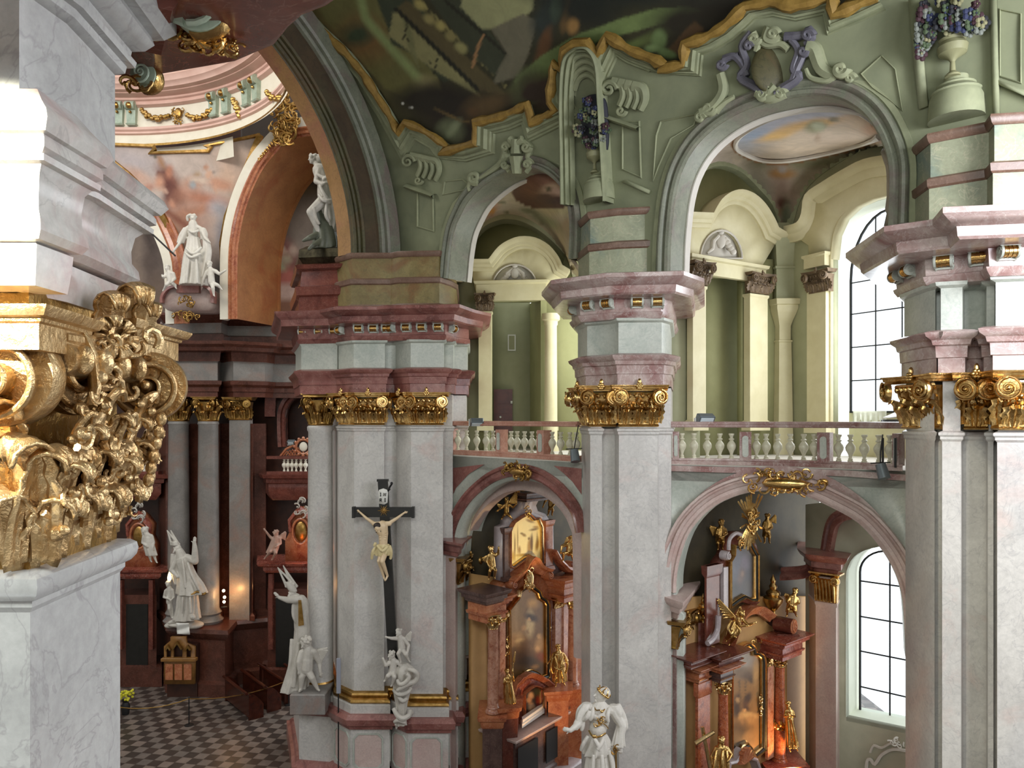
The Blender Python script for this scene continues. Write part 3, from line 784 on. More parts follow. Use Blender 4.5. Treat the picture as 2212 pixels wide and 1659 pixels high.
def smoothfill(pairs):
    pts=[(p[0],p[1],df(p[0],p[1])) for path,df in pairs for p in path]
    def f(u,v):
        a=b=0
        for x,y,d in pts:
            w=1/((x-u)**2+(y-v)**2+.3)**1.6; a+=w*d; b+=w
        return a/b
    return f
def slab(pl,df,t,off=0):
    """flat panel: outline on a wall plane with real thickness t (towards the viewer from off)"""
    m=MB(); a=onto(pl,df,off); 
    n=(a[1]-a[0]).cross(a[2]-a[1]).normalized() if len(a)>2 else V((0,-1,0))
    b=onto(pl,df,off-t); k=len(pl)
    # shift along depth so both outlines keep the same shape
    c=V((0,-t,0)); m.prism(a,c); return m
def wallslab(pl,holes,df,mat,name='wall_right',t=.3,kind='structure',step=None,parent=None,paint=None,off=0):
    o=surf(pl,holes,df,step,paint,off).build(name,mat,parent,kind=kind); thick(o,t); return o
# ---- upper rooms --------------------------------------------------------
f1=plane(978,22.2,1256,18.2)      # front plane of bay one
f2=plane(1425,17.6,1960,15.4)     # front plane of bay two
b1=plane(960,25.6,1300,25.2)
LUN1=cat([(1002,610),(1006,560),(1012,537),(1028,510),(1048,488),(1075,476),(1096,473),(1123,477),(1150,489),(1177,507),(1204,532),(1225,560),(1240,610)],3)
a1in=inset(A1o,(1105,560),24)
a1c=cat(a1in[0:],3)
vd=smoothfill([(a1c,lambda u,v: vault(u,v)+.7),(LUN1,b1)])
outl=a1c+[(1262,610),(1240,612)]+LUN1[::-1]
def ppaint1(u,v):
    if ((u-1183)/78)**2+((v-412)/40)**2<1+.02*math.sin(u*.3):
        c=srgb('6a4a3a'); 
        q=blobpaint('5e4030',[('e',1200,392,45,14,0,'9a6f58',.5),('e',1190,405,40,9,-8,'c0a283',.5),('e',1215,415,40,8,5,'b99880',.5),('e',1185,408,7,5,0,'5b5136',.3),('e',1225,434,50,8,0,'503a31',.3),('e',1140,400,22,20,0,'7a5138',.5),('e',1205,385,10,5,0,'b9705c',.4)])(u,v); return q
    q=blobpaint('bdb094',[('e',1035,480,30,60,40,'c8b8a2',.6),('e',1060,455,10,22,50,'b98a6a',.6),('e',1064,457,5,8,40,'c28a45',.4),('e',1085,437,8,4,0,'7d7a5e',.4),('e',1080,470,8,4,-30,'7d7f5e',.4),('e',1094,460,6,3,0,'6d7353',.4),('e',1140,455,18,5,10,'7d7c5c',.5),('e',1160,465,10,5,40,'7e7e60',.5),('e',1170,482,5,4,0,'7e6a4e',.5),('e',1230,455,50,14,5,'c2b688',.6),('e',1190,480,50,10,25,'979877',.6),('e',1228,490,8,12,0,'b2764f',.6),('e',1235,500,20,30,0,'a08c66',.6)])(u,v)
    return q
o=surf(outl,[],vd,6,ppaint1).build('ceiling',M['fresco'],kind='structure'); thick(o,.1)
# lunette rim and recessed wall of room one
c1=thing('lunette_arch','sage rim of the dark recessed lunette behind the left balcony','arch',P(1096,473,25.2))
MB().sweep(onto(LUN1,b1,-.05),[(0,.9),(0,0),(-.1,-.02),(-.16,.0),(-.16,.15)],V((0,1,0)),flip=True).build('rim',M['room'],c1)
def room_wall(pl,df,mat,name='wall_right',holes=[]): return wallslab(pl,holes,df,M[mat],name,.2)
b1b=plane(960,26.2,1300,25.8)
# portal one
def pil(m,u0,u1,v0,v1,df,dep=.25,off=0):
    a=P(u0,v0,df(u0,v0)+off);b=P(u1,v0,df(u1,v0)+off); z1=P(u0,v1,df(u0,v1)+off).z
    t=(b-a); n=V((t.y,-t.x,0)).normalized()*dep
    pts=[(a.x+n.x,a.y+n.y),(b.x+n.x,b.y+n.y),(b.x,b.y),(a.x,a.y)]
    m.plan(pts,[(z1,0),(a.z,0)])
    return pts,z1,a.z
def portal(label,df,bk,x,mouldpts,ends,tym,lint,op,lp,rp,caps,mats,loc,extra=None):
    root=thing('portal',label,'doorway',loc)
    n=None
    a=P(op[0],900,df(op[0],900));b=P(op[1],900,df(op[1],900)); t=(b-a).normalized(); N=V((t.y,-t.x,0))
    # body of the hood: filled cream surface between the moulding and lintel
    body=mouldpts+[(lint[1],lint[2]),(lint[0],lint[2])]
    m=surf(body,[tym] if tym else [],df,None,None,-.05); o=m.build('hood',M['cream'],root); thick(o,.35)
    MB().sweep(onto(mouldpts,df,-.05),[(-.32,-.1),(-.32,.06),(-.26,.1),(-.22,.1),(-.2,.16),(-.12,.2),(-.08,.28),(-.02,.34),(.03,.36),(.03,-.1)],N,flip=True).build('hood_moulding',M['cream'],root)
    if tym:
        o=surf(tym,[],df,None,None,.12).build('tympanum',M['lilac'],root); thick(o,.1)
        MB().sweep(onto(tym,df,-.05),[(0,.0),(.0,.04),(.03,.05),(.05,.02)],N,flip=True,closed=True).build('tympanum_frame',M['lilac'],root)
        xs=[p[0] for p in tym];ys=[p[1] for p in tym]; cx=(min(xs)+max(xs))/2; cy=(min(ys)+max(ys))/2
        m=MB(); w=(max(xs)-min(xs)); h=max(ys)-min(ys)
        r=random.Random(int(cx))
        for i in range(12):
            s=-1 if i%2 else 1; q=i//2
            p=P(cx+s*w*(.04+.05*q),cy-h*.25+h*.1*q,df(cx,cy)+.08); m.ell(p,(.1,.06,.09),8,6)
        m.ell(P(cx,cy-.1*h,df(cx,cy)+.05),(.14,.07,.2),10,8); m.ell(P(cx,cy-.42*h,df(cx,cy)+.05),(.1,.06,.08))
        for s in (-1,1): m.tube(onto([(cx+s*w*.05,cy-h*.3),(cx+s*w*.18,cy-h*.1),(cx+s*w*.2,cy+h*.15),(cx+s*w*.32,cy+h*.3)],df,.06),[.05,.07,.06,.03],8)
        m.build('carved_cartouche',M['lilac'],root)
    m=MB(); pts,z0,z1=pil(m,lint[0],lint[1],lint[3],lint[4],df,.15); m.plan(pts,[(z1,.0),(z1+.04,.06),(z1+.12,.08),(z1+.15,.0)]); m.build('lintel',M['cream'],root)
    for (u0,u1,v0,v1) in (lp,rp):
        m=MB(); pts,z0,z1=pil(m,u0,u1,v0,v1,df,.22); m.plan(pts,[(z0,.05),(z0+.25,.05),(z0+.3,.0)]); m.plan(pts,[(z1-.1,.0),(z1-.06,.03),(z1,.03)]); m.build('pilaster',M['cream'],root)
    for (u0,u1,v0,v1) in caps:
        a=P(u0,v0,df(u0,v0));b=P(u1,v0,df(u1,v0)); z1=a.z; z0=P(u0,v1,df(u0,v1)).z; q=N*.22
        face_capital(root,(a.x+q.x,a.y+q.y),(b.x+q.x,b.y+q.y),z0,z1,'bronze_cap',2)
    return root
M['bronze_cap']=plaster('brown_carved_stone','5A4835','7B664B',8,.6)
p1=plane(1010,25.3,1230,24.9)
mp1=[(1014,566),(1059,566)]+cat([(1064,560),(1080,540),(1099,527),(1124,518),(1157,520),(1186,536),(1206,560),(1214,578)],3)+[(1231,588)]
tym1=arc(1112,620,49,50,0,180,14)
pr1=portal('cream doorway hood with a bare sage panel below, behind the left balcony',p1,None,None,mp1,None,tym1,(1030,1180,640,617,652),(1068,1165,655,920),(1036,1063,675,930),(1178,1203,690,930),
    [(1036,1064,637,675)],None,P(1112,920,25))
MB().lathe(G(1190,24.7)+(0,),[(.27,9.9),(.27,10.2),(.22,10.25),(.2,14.1),(.23,14.15),(.23,14.25),(.3,14.3),(.3,14.5)],20).build('column',M['cream'],pr1)
# walls of room one
room_wall([(985,470),(1012,537),(1036,600),(1036,1015),(985,1015)],b1,'room')
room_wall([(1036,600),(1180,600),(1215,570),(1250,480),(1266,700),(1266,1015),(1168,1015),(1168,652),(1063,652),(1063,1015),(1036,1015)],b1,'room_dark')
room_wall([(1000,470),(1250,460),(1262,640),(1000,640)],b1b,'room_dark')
room_wall([(1055,640),(1145,640),(1145,1015),(1055,1015)],plane(1050,27,1200,27),'room')
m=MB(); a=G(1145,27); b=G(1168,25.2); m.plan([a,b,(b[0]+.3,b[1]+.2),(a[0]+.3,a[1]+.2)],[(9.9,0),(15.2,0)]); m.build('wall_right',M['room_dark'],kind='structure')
m=MB(); a=G(1058,25.3); b=G(1061,27); m.plan([b,(b[0]-.2,b[1]),(a[0]-.2,a[1]),a],[(9.9,0),(15.2,0)]); m.build('wall_right',M['room'],kind='structure')
# notice and small door
df=lambda u,v:26.95
nt_=thing('framed_notice','small white-framed blank notice on the sage panel above the brown door','notice',P(1105,757,26.95))
m=slab([(1098,724),(1113,724),(1113,757),(1098,757)],lambda u,v:26.93,.03); m.build('sheet',M['room'],nt_)
m=MB(); m.sweep([P(*p,26.9) for p in [(1097,723),(1114,723),(1114,758),(1097,758)]],[(-.0,.05),(.04,.05),(.04,-.02),(0,-.02),(0,.05)],V((0,-1,0)),closed=True); m.build('frame',M['white'],nt_)
dr=thing('wooden_door','dark red-brown panelled door behind the left balcony','door',P(1087,930,26.9))
slab([(1067,841),(1107,841),(1107,935),(1067,935)],lambda u,v:26.85,.08).build('door_leaf',M['woodred'],dr)
for v0,v1 in ((847,872),(876,893),(898,914)): slab([(1072,v0),(1098,v0),(1098,v1),(1072,v1)],lambda u,v:26.8,.06).build('panel',M['woodred'],dr)
MB().tube([P(1105,866,26.7),P(1105,872,26.7)],.04).build('door_handle',M['white'],dr)
MB().ell(P(1081,901,26.65),.04).build('knob',M['white'],dr)
# ---- room two --------------------------------------------------------
L2=plane(1440,20.0,1690,22.6); R2=plane(1690,22.6,1990,18.6)
LUNL=cat([(1466,600),(1470,500),(1479,440),(1492,408),(1514,377),(1545,359),(1577,361),(1609,377),(1640,408),(1669,443),(1684,490)],3)
LUNR=cat([(1703,530),(1708,500),(1714,482),(1727,437),(1751,398),(1796,362),(1856,328),(1910,316),(1960,312)],3)
a2in=inset(A2o,(1685,560),30); a2c=cat(a2in,3)
both=LUNL+[(1693,520)]+LUNR
def dboth(u,v): return (L2 if u<1690 else R2)(u,v)
vd2=smoothfill([(a2c,lambda u,v: vault(u,v)+.6),(both,dboth)])
OV=[('e',1640,290,60,30,-10,'8fa0b8',.6),('e',1700,262,60,18,-10,'a9a9b4',.6),('e',1790,250,70,14,0,'aeb0bb',.6),('e',1730,300,90,22,-5,'cbb9a4',.6),('e',1680,292,50,9,-12,'d8b172',.5),('e',1760,268,80,9,-12,'c9a26a',.5),
    ('e',1765,275,20,12,-20,'8d8a6a',.4),('e',1770,274,12,8,0,'a8ab90',.4),('e',1767,300,7,8,20,'9b7e62',.4),('e',1800,258,12,5,0,'6d6a50',.4),('e',1850,262,40,20,0,'cdb79e',.6),('e',1820,300,60,14,-8,'cfbba8',.6),('e',1720,322,60,10,0,'d3c0aa',.6),('e',1880,280,20,12,0,'c9a58a',.5)]
ovf=blobpaint('b6a795',OV)
ovp=cat([(1589,316),(1600,290),(1660,256),(1735,236),(1811,234),(1870,245),(1908,265),(1912,285),(1880,303),(1841,316),(1781,331),(1705,345),(1650,345),(1610,332)],4,True)
bgf=blobpaint('a79b86',[('e',1560,300,60,30,-40,'b5a596',.6),('e',1500,360,30,60,30,'c3b2a8',.6),('e',1750,350,120,14,-5,'7e7a5e',.6),('e',1650,350,30,10,0,'6f6a50',.5),('e',1690,430,24,90,0,'9c8574',.6),('e',1693,376,26,9,0,'a67a45',.5),('e',1693,368,10,8,0,'9a8f86',.4),
    ('e',1692,440,12,13,0,'5b3128',.4),('e',1700,452,9,12,0,'b39a80',.4),('e',1688,458,8,8,0,'86684a',.4),('e',1700,470,12,40,0,'6b6f58',.5),('e',1870,325,60,8,-8,'4b4a3a',.5),('e',1590,345,12,8,0,'b6a790',.4),('e',1900,300,40,10,-10,'8f6a48',.5),('e',1640,400,16,40,-35,'77705a',.6)])
def paint2(u,v):
    if inpoly(u,v,ovp): return ovf(u,v)
    n=near((u,v),ovp+[ovp[0]])[0]
    if n<4.5: return srgb('c9b99e')
    if n<9: return srgb('8a5f38')
    return bgf(u,v)
outl=a2c+both[::-1]
o=surf(outl,[],vd2,6,paint2).build('ceiling',M['fresco'],kind='structure'); thick(o,.1)
MB().sweep([p+V((0,0,-.0)) for p in onto(ovp,vd2,-.06)],[(-.04,.0),(-.04,.05),(0,.09),(.05,.06),(.05,0)],V((0,0,-1)),closed=True).build('oval_moulding',M['gold_dull'],label='oval gilded moulding around the sky painting above the right balcony',category='moulding') if False else None
m=MB().sweep(onto(ovp,vd2,-.06),[(-.05,.0),(-.05,.05),(0,.09),(.06,.06),(.06,0)],V((0,0,-1)),closed=True)
prop(m.build('oval_moulding',M['lilac']),'oval pale moulding around the sky painting above the right balcony','moulding')
lr=thing('lunette_arch','dark arched lunette above the cream portal behind the right balcony','arch',P(1560,360,21.2))
MB().sweep(onto(LUNL,L2,-.03),[(0,.5),(0,0),(-.12,-.02),(-.2,.0),(-.2,.15)],V((-.3,.95,0)),flip=True).build('rim',M['green_mould'],lr)
lr=thing('lunette_arch','green arched lunette above the window hood behind the right balcony','arch',P(1850,330,19.8))
MB().sweep(onto(LUNR,R2,-.03),[(0,.5),(0,0),(-.12,-.02),(-.2,.0),(-.2,.15)],V((.5,.85,0)),flip=True).build('rim',M['green_mould'],lr)
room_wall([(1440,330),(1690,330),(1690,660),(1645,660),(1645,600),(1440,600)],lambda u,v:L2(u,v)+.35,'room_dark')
room_wall([(1440,580),(1512,580),(1512,1015),(1440,1015)],L2,'room'); room_wall([(1604,560),(1692,560),(1692,1015),(1604,1015)],L2,'room_dark')
WIN=[(1811,1015),(1811,560),(1817,510),(1831,480),(1856,457),(1886,443),(1924,434),(1950,430),(1990,440),(1990,1015)]
room_wall([(1688,300),(2000,290),(2000,425),(1950,418),(1924,422),(1886,432),(1850,447),(1822,474),(1806,510),(1800,560),(1800,1015),(1688,1015)],R2,'room')
# recess behind portal two
room_wall([(1500,560),(1612,560),(1612,1015),(1500,1015)],lambda u,v:L2(u,v)+.9,'room_dark')
m=MB(); a=P(1508,588,L2(1508,0)); b=P(1604,590,L2(1604,0)); m.prism([a,b,b+V((.5,.9,0)),a+V((.2,.9,0))],(0,0,.1)); m.build('wall_right',M['room'],kind='structure')
mp2=[(1468,466),(1522,468)]+cat([(1527,458),(1540,438),(1560,423),(1583,418),(1609,427),(1632,448),(1650,476),(1660,498)],3)+[(1684,512)]
tym2=arc(1557,560,46,64,0,180,14)
pr2=portal('large cream portal with arched hood and dark opening behind the right balcony',lambda u,v:L2(u,v)-.1,None,None,mp2,None,tym2,(1486,1646,575,560,590),(1512,1602,590,920),(1484,1512,618,930),(1607,1645,636,930),
    [(1484,1515,567,616),(1607,1647,591,634)],None,P(1557,920,21))
# corner column
cc=thing('corner_column','cream half column with wide flared cap in the room corner behind the right balcony','column',G(1692,22.2)+(9.9,))
c0=G(1692,22.4)
MB().plan([(c0[0]-.5,c0[1]+.1),(c0[0]-.3,c0[1]-.35),(c0[0]+.3,c0[1]-.35),(c0[0]+.5,c0[1]+.1),(c0[0]+.3,c0[1]+.5),(c0[0]-.3,c0[1]+.5)],
   [(9.9,-.12),(13.3,-.18),(13.32,-.15),(13.36,-.15),(13.38,-.2),(13.8,-.2),(13.95,-.14),(14.2,-.02)]).build('shaft',M['cream'],cc)
MB().plan([(c0[0]-.5,c0[1]+.1),(c0[0]-.3,c0[1]-.35),(c0[0]+.3,c0[1]-.35),(c0[0]+.5,c0[1]+.1),(c0[0]+.3,c0[1]+.5),(c0[0]-.3,c0[1]+.5)],
   [(14.2,-.02),(14.3,.02),(14.4,.02),(14.42,.06),(14.58,.08),(14.6,0)]).build('cap',M['cream'],cc)
MB().plan([(c0[0]-.28,c0[1]-.2),(c0[0]+.28,c0[1]-.2),(c0[0]+.28,c0[1]+.4),(c0[0]-.28,c0[1]+.4)],[(14.6,0),(15.5,0),(15.52,.04),(15.58,.04),(15.6,-.02),(16.2,.02),(16.5,.1),(16.9,-.05)]).build('block',M['room'],cc)
# window aedicule of room two
def window(label,df,frame_out,glasspl,bars_v,bars_h,name,group=None,dep=.9,cream=None):
    pass
aed=thing('window_surround','cream arched window surround with brown-capped pilaster behind the right balcony','window surround',P(1775,920,21))
hm=[(1702,500),(1722,520),(1745,524)]
hout=cat([(1700,496),(1728,488),(1740,467),(1747,428),(1781,403),(1826,376),(1871,354),(1924,345),(1965,345)],3)
hin=cat([(1747,530),(1768,520),(1776,470),(1785,440),(1815,424),(1871,400),(1931,390),(1965,390)],3)
o=surf(hout+[(1965,420),(1924,420),(1884,430),(1850,446),(1822,472),(1806,508),(1800,560),(1748,558),(1746,530),(1720,512)],[],R2,None,None,-.12).build('hood',M['cream'],aed); thick(o,.25)
NR=V((-.6,-.8,0))
MB().sweep(onto(hout,R2,-.12),[(-.42,-.1),(-.42,.05),(-.34,.08),(-.3,.14),(-.2,.18),(-.14,.28),(-.05,.34),(.03,.36),(.03,-.1)],NR,flip=True).build('hood_moulding',M['cream'],aed)
m=MB(); pts,z0,z1=pil(m,1756,1797,631,935,R2,.25); m.plan(pts,[(z0,.06),(z0+.3,.06),(z0+.34,0)]); m.build('pilaster',M['cream'],aed)
m=MB(); pts,z0,z1=pil(m,1752,1797,556,584,R2,.3); m.plan(pts,[(z1-.1,0),(z1-.06,.05),(z1,.05)]); m.build('block',M['cream'],aed)
a=P(1756,584,R2(1756,0));b=P(1797,584,R2(1797,0)); face_capital(aed,(a.x-.18,a.y-.2),(b.x-.18,b.y-.2),P(0,631,21).z,P(0,584,21).z,'bronze_cap',2)
# window recess
def reveal(pl,df,dep,mat,nrm):
    m=MB(); a=onto(pl,df); m.sweep(a,[(0,0),(0,dep)],nrm); o=m.build('wall_right',M[mat],kind='structure'); return o
RV=cat([(1800,560),(1806,508),(1822,472),(1850,446),(1884,430),(1924,420),(1985,415)],3)
RVb=[(1800,1015)]+RV
AWAY=V((.52,.85,0))
reveal(RVb,R2,1.25,'white_pl',AWAY)
RVo=[(p[0]+10,p[1]+9) for p in RVb]
MB().sweep(onto(RVb,R2,-.02),[(0,.0),(.0,-.06),(.06,-.08),(.1,-.05),(.1,.0)],AWAY).build('window_trim',M['cream'],aed)
def gwin(n,label,a,b,z0,zs,z1,cols,rows,arched=True,bt=.025):
    """glazed window between ground points a and b; semi-elliptic head from zs to z1"""
    root=thing('window_%d'%n,None,None,(a[0],a[1],z0)); root['kind']='structure'
    a=V((a[0],a[1],0));b=V((b[0],b[1],0)); t=(b-a); w=t.length; t.normalize(); nn=V((t.y,-t.x,0))
    out=[(0,z0),(w,z0),(w,zs)]+[(w/2+w/2*math.cos(q*PI/16),zs+(z1-zs)*math.sin(q*PI/16)) for q in range(1,16)]+[(0,zs)]
    X=lambda x,z,y=0: a+t*x+nn*y+V((0,0,z))
    MB().prism([X(x,z,-.01) for x,z in out],nn*.012).build('pane',M['glass'],root)
    MB().sweep([X(x,z) for x,z in out],[(-.025,.03),(.025,.03),(.025,-.03),(-.025,-.03),(-.025,.03)],nn,closed=True).build('window_frame',M['iron'],root)
    top=lambda x: zs+(z1-zs)*math.sqrt(max(0,1-((x-w/2)/(w/2))**2))
    for i in range(1,cols):
        x=w*i/cols; MB().tube([X(x,z0),X(x,top(x))],bt,6).build('glazing_bar',M['iron'],root)
    for z in rows:
        if z>zs: hx=w/2*math.sqrt(max(0,1-((z-zs)/(z1-zs))**2)); x0,x1=w/2-hx,w/2+hx
        else: x0,x1=0,w
        MB().tube([X(x0,z),X(x1,z)],bt,6).build('glazing_bar',M['iron'],root)
    return root
wa=G(1838,21.4); wb=G(2010,19.4)
gwin(1,'',wa,wb,zz(890,21),zz(600,20.9),zz(452,20.4),3,[zz(821,21),zz(748,21),zz(675,21),zz(605,20.9)],bt=.018)
room_wall([(1834,888),(2015,888),(2015,1015),(1834,1015)],plane(1838,21.45,2010,19.45),'cream')
cl=thing('white_cloth','crumpled white cloth lying on the sill of the tall upper window','cloth',P(1875,905,21))
m=MB(); vs=[];fs=[]; nx,ny=24,6; r=random.Random(4)
for j in range(ny+1):
    for i in range(nx+1):
        u=1843+72*i/nx; d=20.9-(u-1843)*.009
        vv=888+ (26+5*math.sin(i*.9)+4*math.sin(i*2.3))*j/ny if j<4 else 888+(26+5*math.sin(i*.9)+4*math.sin(i*2.3))*j/ny
        vs.append(P(u,vv,d-.04*math.sin(i*1.7)*j/ny-.03*j/ny))
for j in range(ny):
    for i in range(nx): q=j*(nx+1)+i; fs.append((q,q+1,q+nx+2,q+nx+1))
m.add(vs,fs); thick(m.build('sheet',M['white_pl'],cl),.02)
# ---- gallery floors and lower walls ------------------------------------
for (df,u0,u1,vl,vr,nm) in ((f1,965,1262,985,1000,'a'),(f2,1425,1962,1003,1018,'b')):
    a=P(u0,vl,df(u0,0));b=P(u1,vr,df(u1,0)); z=9.93
    m=MB(); m.plan([(a.x,a.y),(b.x,b.y),(b.x+4.5,b.y+4.5),(a.x+1.5,a.y+6.5)],[(9.55,0),(9.6,0),(9.93,0)]); m.build('floor',M['lilac'],kind='structure')
A1L=cat([(958,1660),(958,1193),(961,1155),(973,1112),(995,1078),(1025,1044),(1063,1018),(1110,1004),(1161,1013),(1204,1040),(1234,1074),(1251,1108),(1258,1150)],3)
inn1=[(988,1660),(988,1190),(993,1151),(1006,1117),(1031,1080),(1068,1051),(1110,1036),(1161,1042),(1204,1064),(1238,1100),(1258,1150),(1258,1660)]
wallslab([(946,983),(1262,1000),(1262,1150),(1257,1148)]+cat(inn1[2:10],2)[::-1]+[(988,1190),(988,1690),(946,1690)],[],f1,M['grey_green'],t=.3)
rp=A1L[-26:]
a1p=cat([(972,1195),(975,1155),(986,1117),(1008,1080),(1035,1052),(1070,1028),(1112,1016),(1160,1024),(1200,1048),(1230,1080),(1248,1110),(1256,1150)],3)
lo=thing('arch_moulding','rose marble arch framing the left altar niche below the left balcony','arch',P(1110,1010,f1(1110,0)))
NF1=V((-.75,-.66,0)) 
a=V(G(978,22.2));b=V(G(1256,18.2)); t=(b-a).normalized(); NF1=V((t.y,-t.x,0))
MB().sweep(onto(a1p,f1,-.02),[(-.16,-.3),(-.16,.06),(-.1,.1),(-.06,.06),(.05,.06),(.07,.12),(.13,.14),(.15,.05),(.18,.05),(.18,-.2)],NF1,flip=True).build('archivolt',M['rose'],lo)
MB().sweep(onto([(972,1420)]+a1p,f1,-.02),[(-.18,-1.0),(-.18,.0),(-.15,.0)],NF1,flip=True).build('soffit',M['grey_green'],lo)
i2=cat([(1003,1420),(1003,1215),(1006,1165),(1018,1128),(1043,1092),(1078,1062),(1118,1050),(1160,1055),(1196,1074),(1222,1100),(1240,1135),(1247,1180),(1249,1420)],3)
MB().sweep(onto(i2,f1,.9),[(-.12,-.3),(-.12,.05),(-.05,.08),(.04,.08),(.1,.04),(.45,.04),(.45,-.2)],NF1,flip=True).build('inner_ring',M['palepink'],lo)
for tri in ([(967,1012),(1046,1003),(1012,1024),(985,1054),(968,1092)],[(1196,1006),(1256,1012),(1256,1068),(1236,1040),(1215,1020)]):
    slab(tri,f1,.04,-.0).build('spandrel_panel',M['rose'],lo)
m=MB(); im=[G(958,22.1),G(1000,21.6),G(1012,22.6),G(1034,23.4)]
jamb=[G(956,22.1),G(984,21.7),G(992,22.3),G(1016,23.4),G(1016,25),G(940,25)]
lj=thing('niche_pilaster','rose impost and gilded pilaster capital left of the left altar','pilaster',G(990,22)+(0,))
MB().plan(jamb,[(0,0),(6.95,0)]).build('shaft',M['palepink'],lj)
MB().plan(jamb,[(6.95,.02),(7.0,.1),(7.1,.1),(7.15,.16),(7.3,.2),(7.38,.3),(7.45,.32),(7.47,.0)]).build('impost',M['rose'],lj)
face_capital(lj,G(991,21.9),G(1020,22.9),6.1,6.9,'gold_dull',2)
# lower wall of bay two
O2=cat([(1427,1279),(1431,1228),(1448,1176),(1478,1125),(1521,1078),(1572,1044),(1630,1026),(1692,1020),(1760,1033),(1811,1057),(1863,1095),(1905,1142),(1940,1189),(1957,1236),(1962,1275)],3)
I2=cat([(1461,1279),(1463,1240),(1474,1189),(1495,1142),(1534,1100),(1581,1074),(1632,1061),(1683,1059),(1743,1072),(1803,1099),(1854,1129),(1897,1176),(1927,1223),(1946,1275),(1953,1335),(1957,1420)],3)
wallslab([(1422,1003),(1965,1018),(1965,1420),(1957,1420)]+I2[::-1]+[(1461,1320),(1476,1330),(1476,1700),(1422,1700)],[],f2,M['grey_green'],t=.3)
a=V(G(1425,17.6));b=V(G(1960,15.4)); t=(b-a).normalized(); NF2=V((t.y,-t.x,0))
lo2=thing('arch_moulding','wide pale pink marble arch framing the right altar chapel','arch',P(1690,1030,f2(1690,0)))
MB().sweep(onto(I2,f2,-.02),[(0,-.3),(0,.08),(.05,.12),(.09,.08),(.16,.08),(.18,.14),(.24,.18),(.27,.1),(.3,.12),(.33,.2),(.38,.2),(.4,.05),(.4,-.1)],NF2,flip=True).build('archivolt',M['palepink'],lo2)
MB().sweep(onto(I2,f2,-.02),[(-.01,-.7),(-.01,.0),(.02,.0)],NF2,flip=True).build('soffit',M['grey_green'],lo2)
MB().sweep(onto(O2,f2,-.01),[(-.02,.0),(-.02,.05),(.14,.05),(.14,0)],NF2,flip=True).build('outer_band',M['pink'],lo2)
MB().sweep(onto([(1423,1012),(1560,1016),(1700,1018),(1830,1024),(1964,1034)],f2,-.01),[(-.08,0),(-.08,.05),(.05,.05),(.05,0)],NF2).build('string_course',M['pink'],lo2)
# cartouche of gilded rocaille
def rocaille(m,c,T,w,h,n,seed,rr=.05,dense_=1):
    r=random.Random(seed)
    for i in range(n):
        x=r.uniform(-1,1);y=r.uniform(-1,1)
        if x*x+y*y>1: continue
        p=V((x*w,0,y*h)); a=r.uniform(0,2*PI); q=rr*r.uniform(.7,1.4)
        pts=[]
        for k in range(9):
            tt=k/8; ang=a+tt*3.6*(1 if i%2 else -1); R_=q*(2.4-1.7*tt)
            pts.append(T@(p+V((R_*math.cos(ang),q*(.4+.9*math.sin(tt*PI)),R_*math.sin(ang)))))
        m.tube(pts,[q*(.55-.3*k/8) for k in range(9)],6)
        if i%3==0: m.ell(T@(p+V((0,q*.8,0))),q*.6,7,5)
def gcart(label,u,v,d,w,h,n,seed,N,mat='gold',name='gilded_cartouche',rr=.07,core=True):
    root=thing(name,label,'ornament',P(u,v,d)); t=V((-N.y,N.x,0)).normalized(); t=t if t.x>0 else -t
    T=frame(P(u,v,d),t,N)
    if core:
        m=MB(); m.ell(T@V((0,.03,-h*.1)),(w*.6,w*.14,h*.5),16,10,T.to_3x3()); m.build('shield',M[mat],root)
    m=MB(); rocaille(m,None,T,w,h,n,seed,rr); m.build('scrollwork',M[mat],root); return root
gcart('gilded openwork cartouche at the top of the wide right arch',1697,1042,f2(1697,0)-.25,.82,.26,70,5,NF2,rr=.045)
gcart('gilded leafy ornament at the top of the rose left arch',1120,1018,f1(1120,0)-.25,.6,.2,50,6,NF1,'gold_dull',rr=.045)
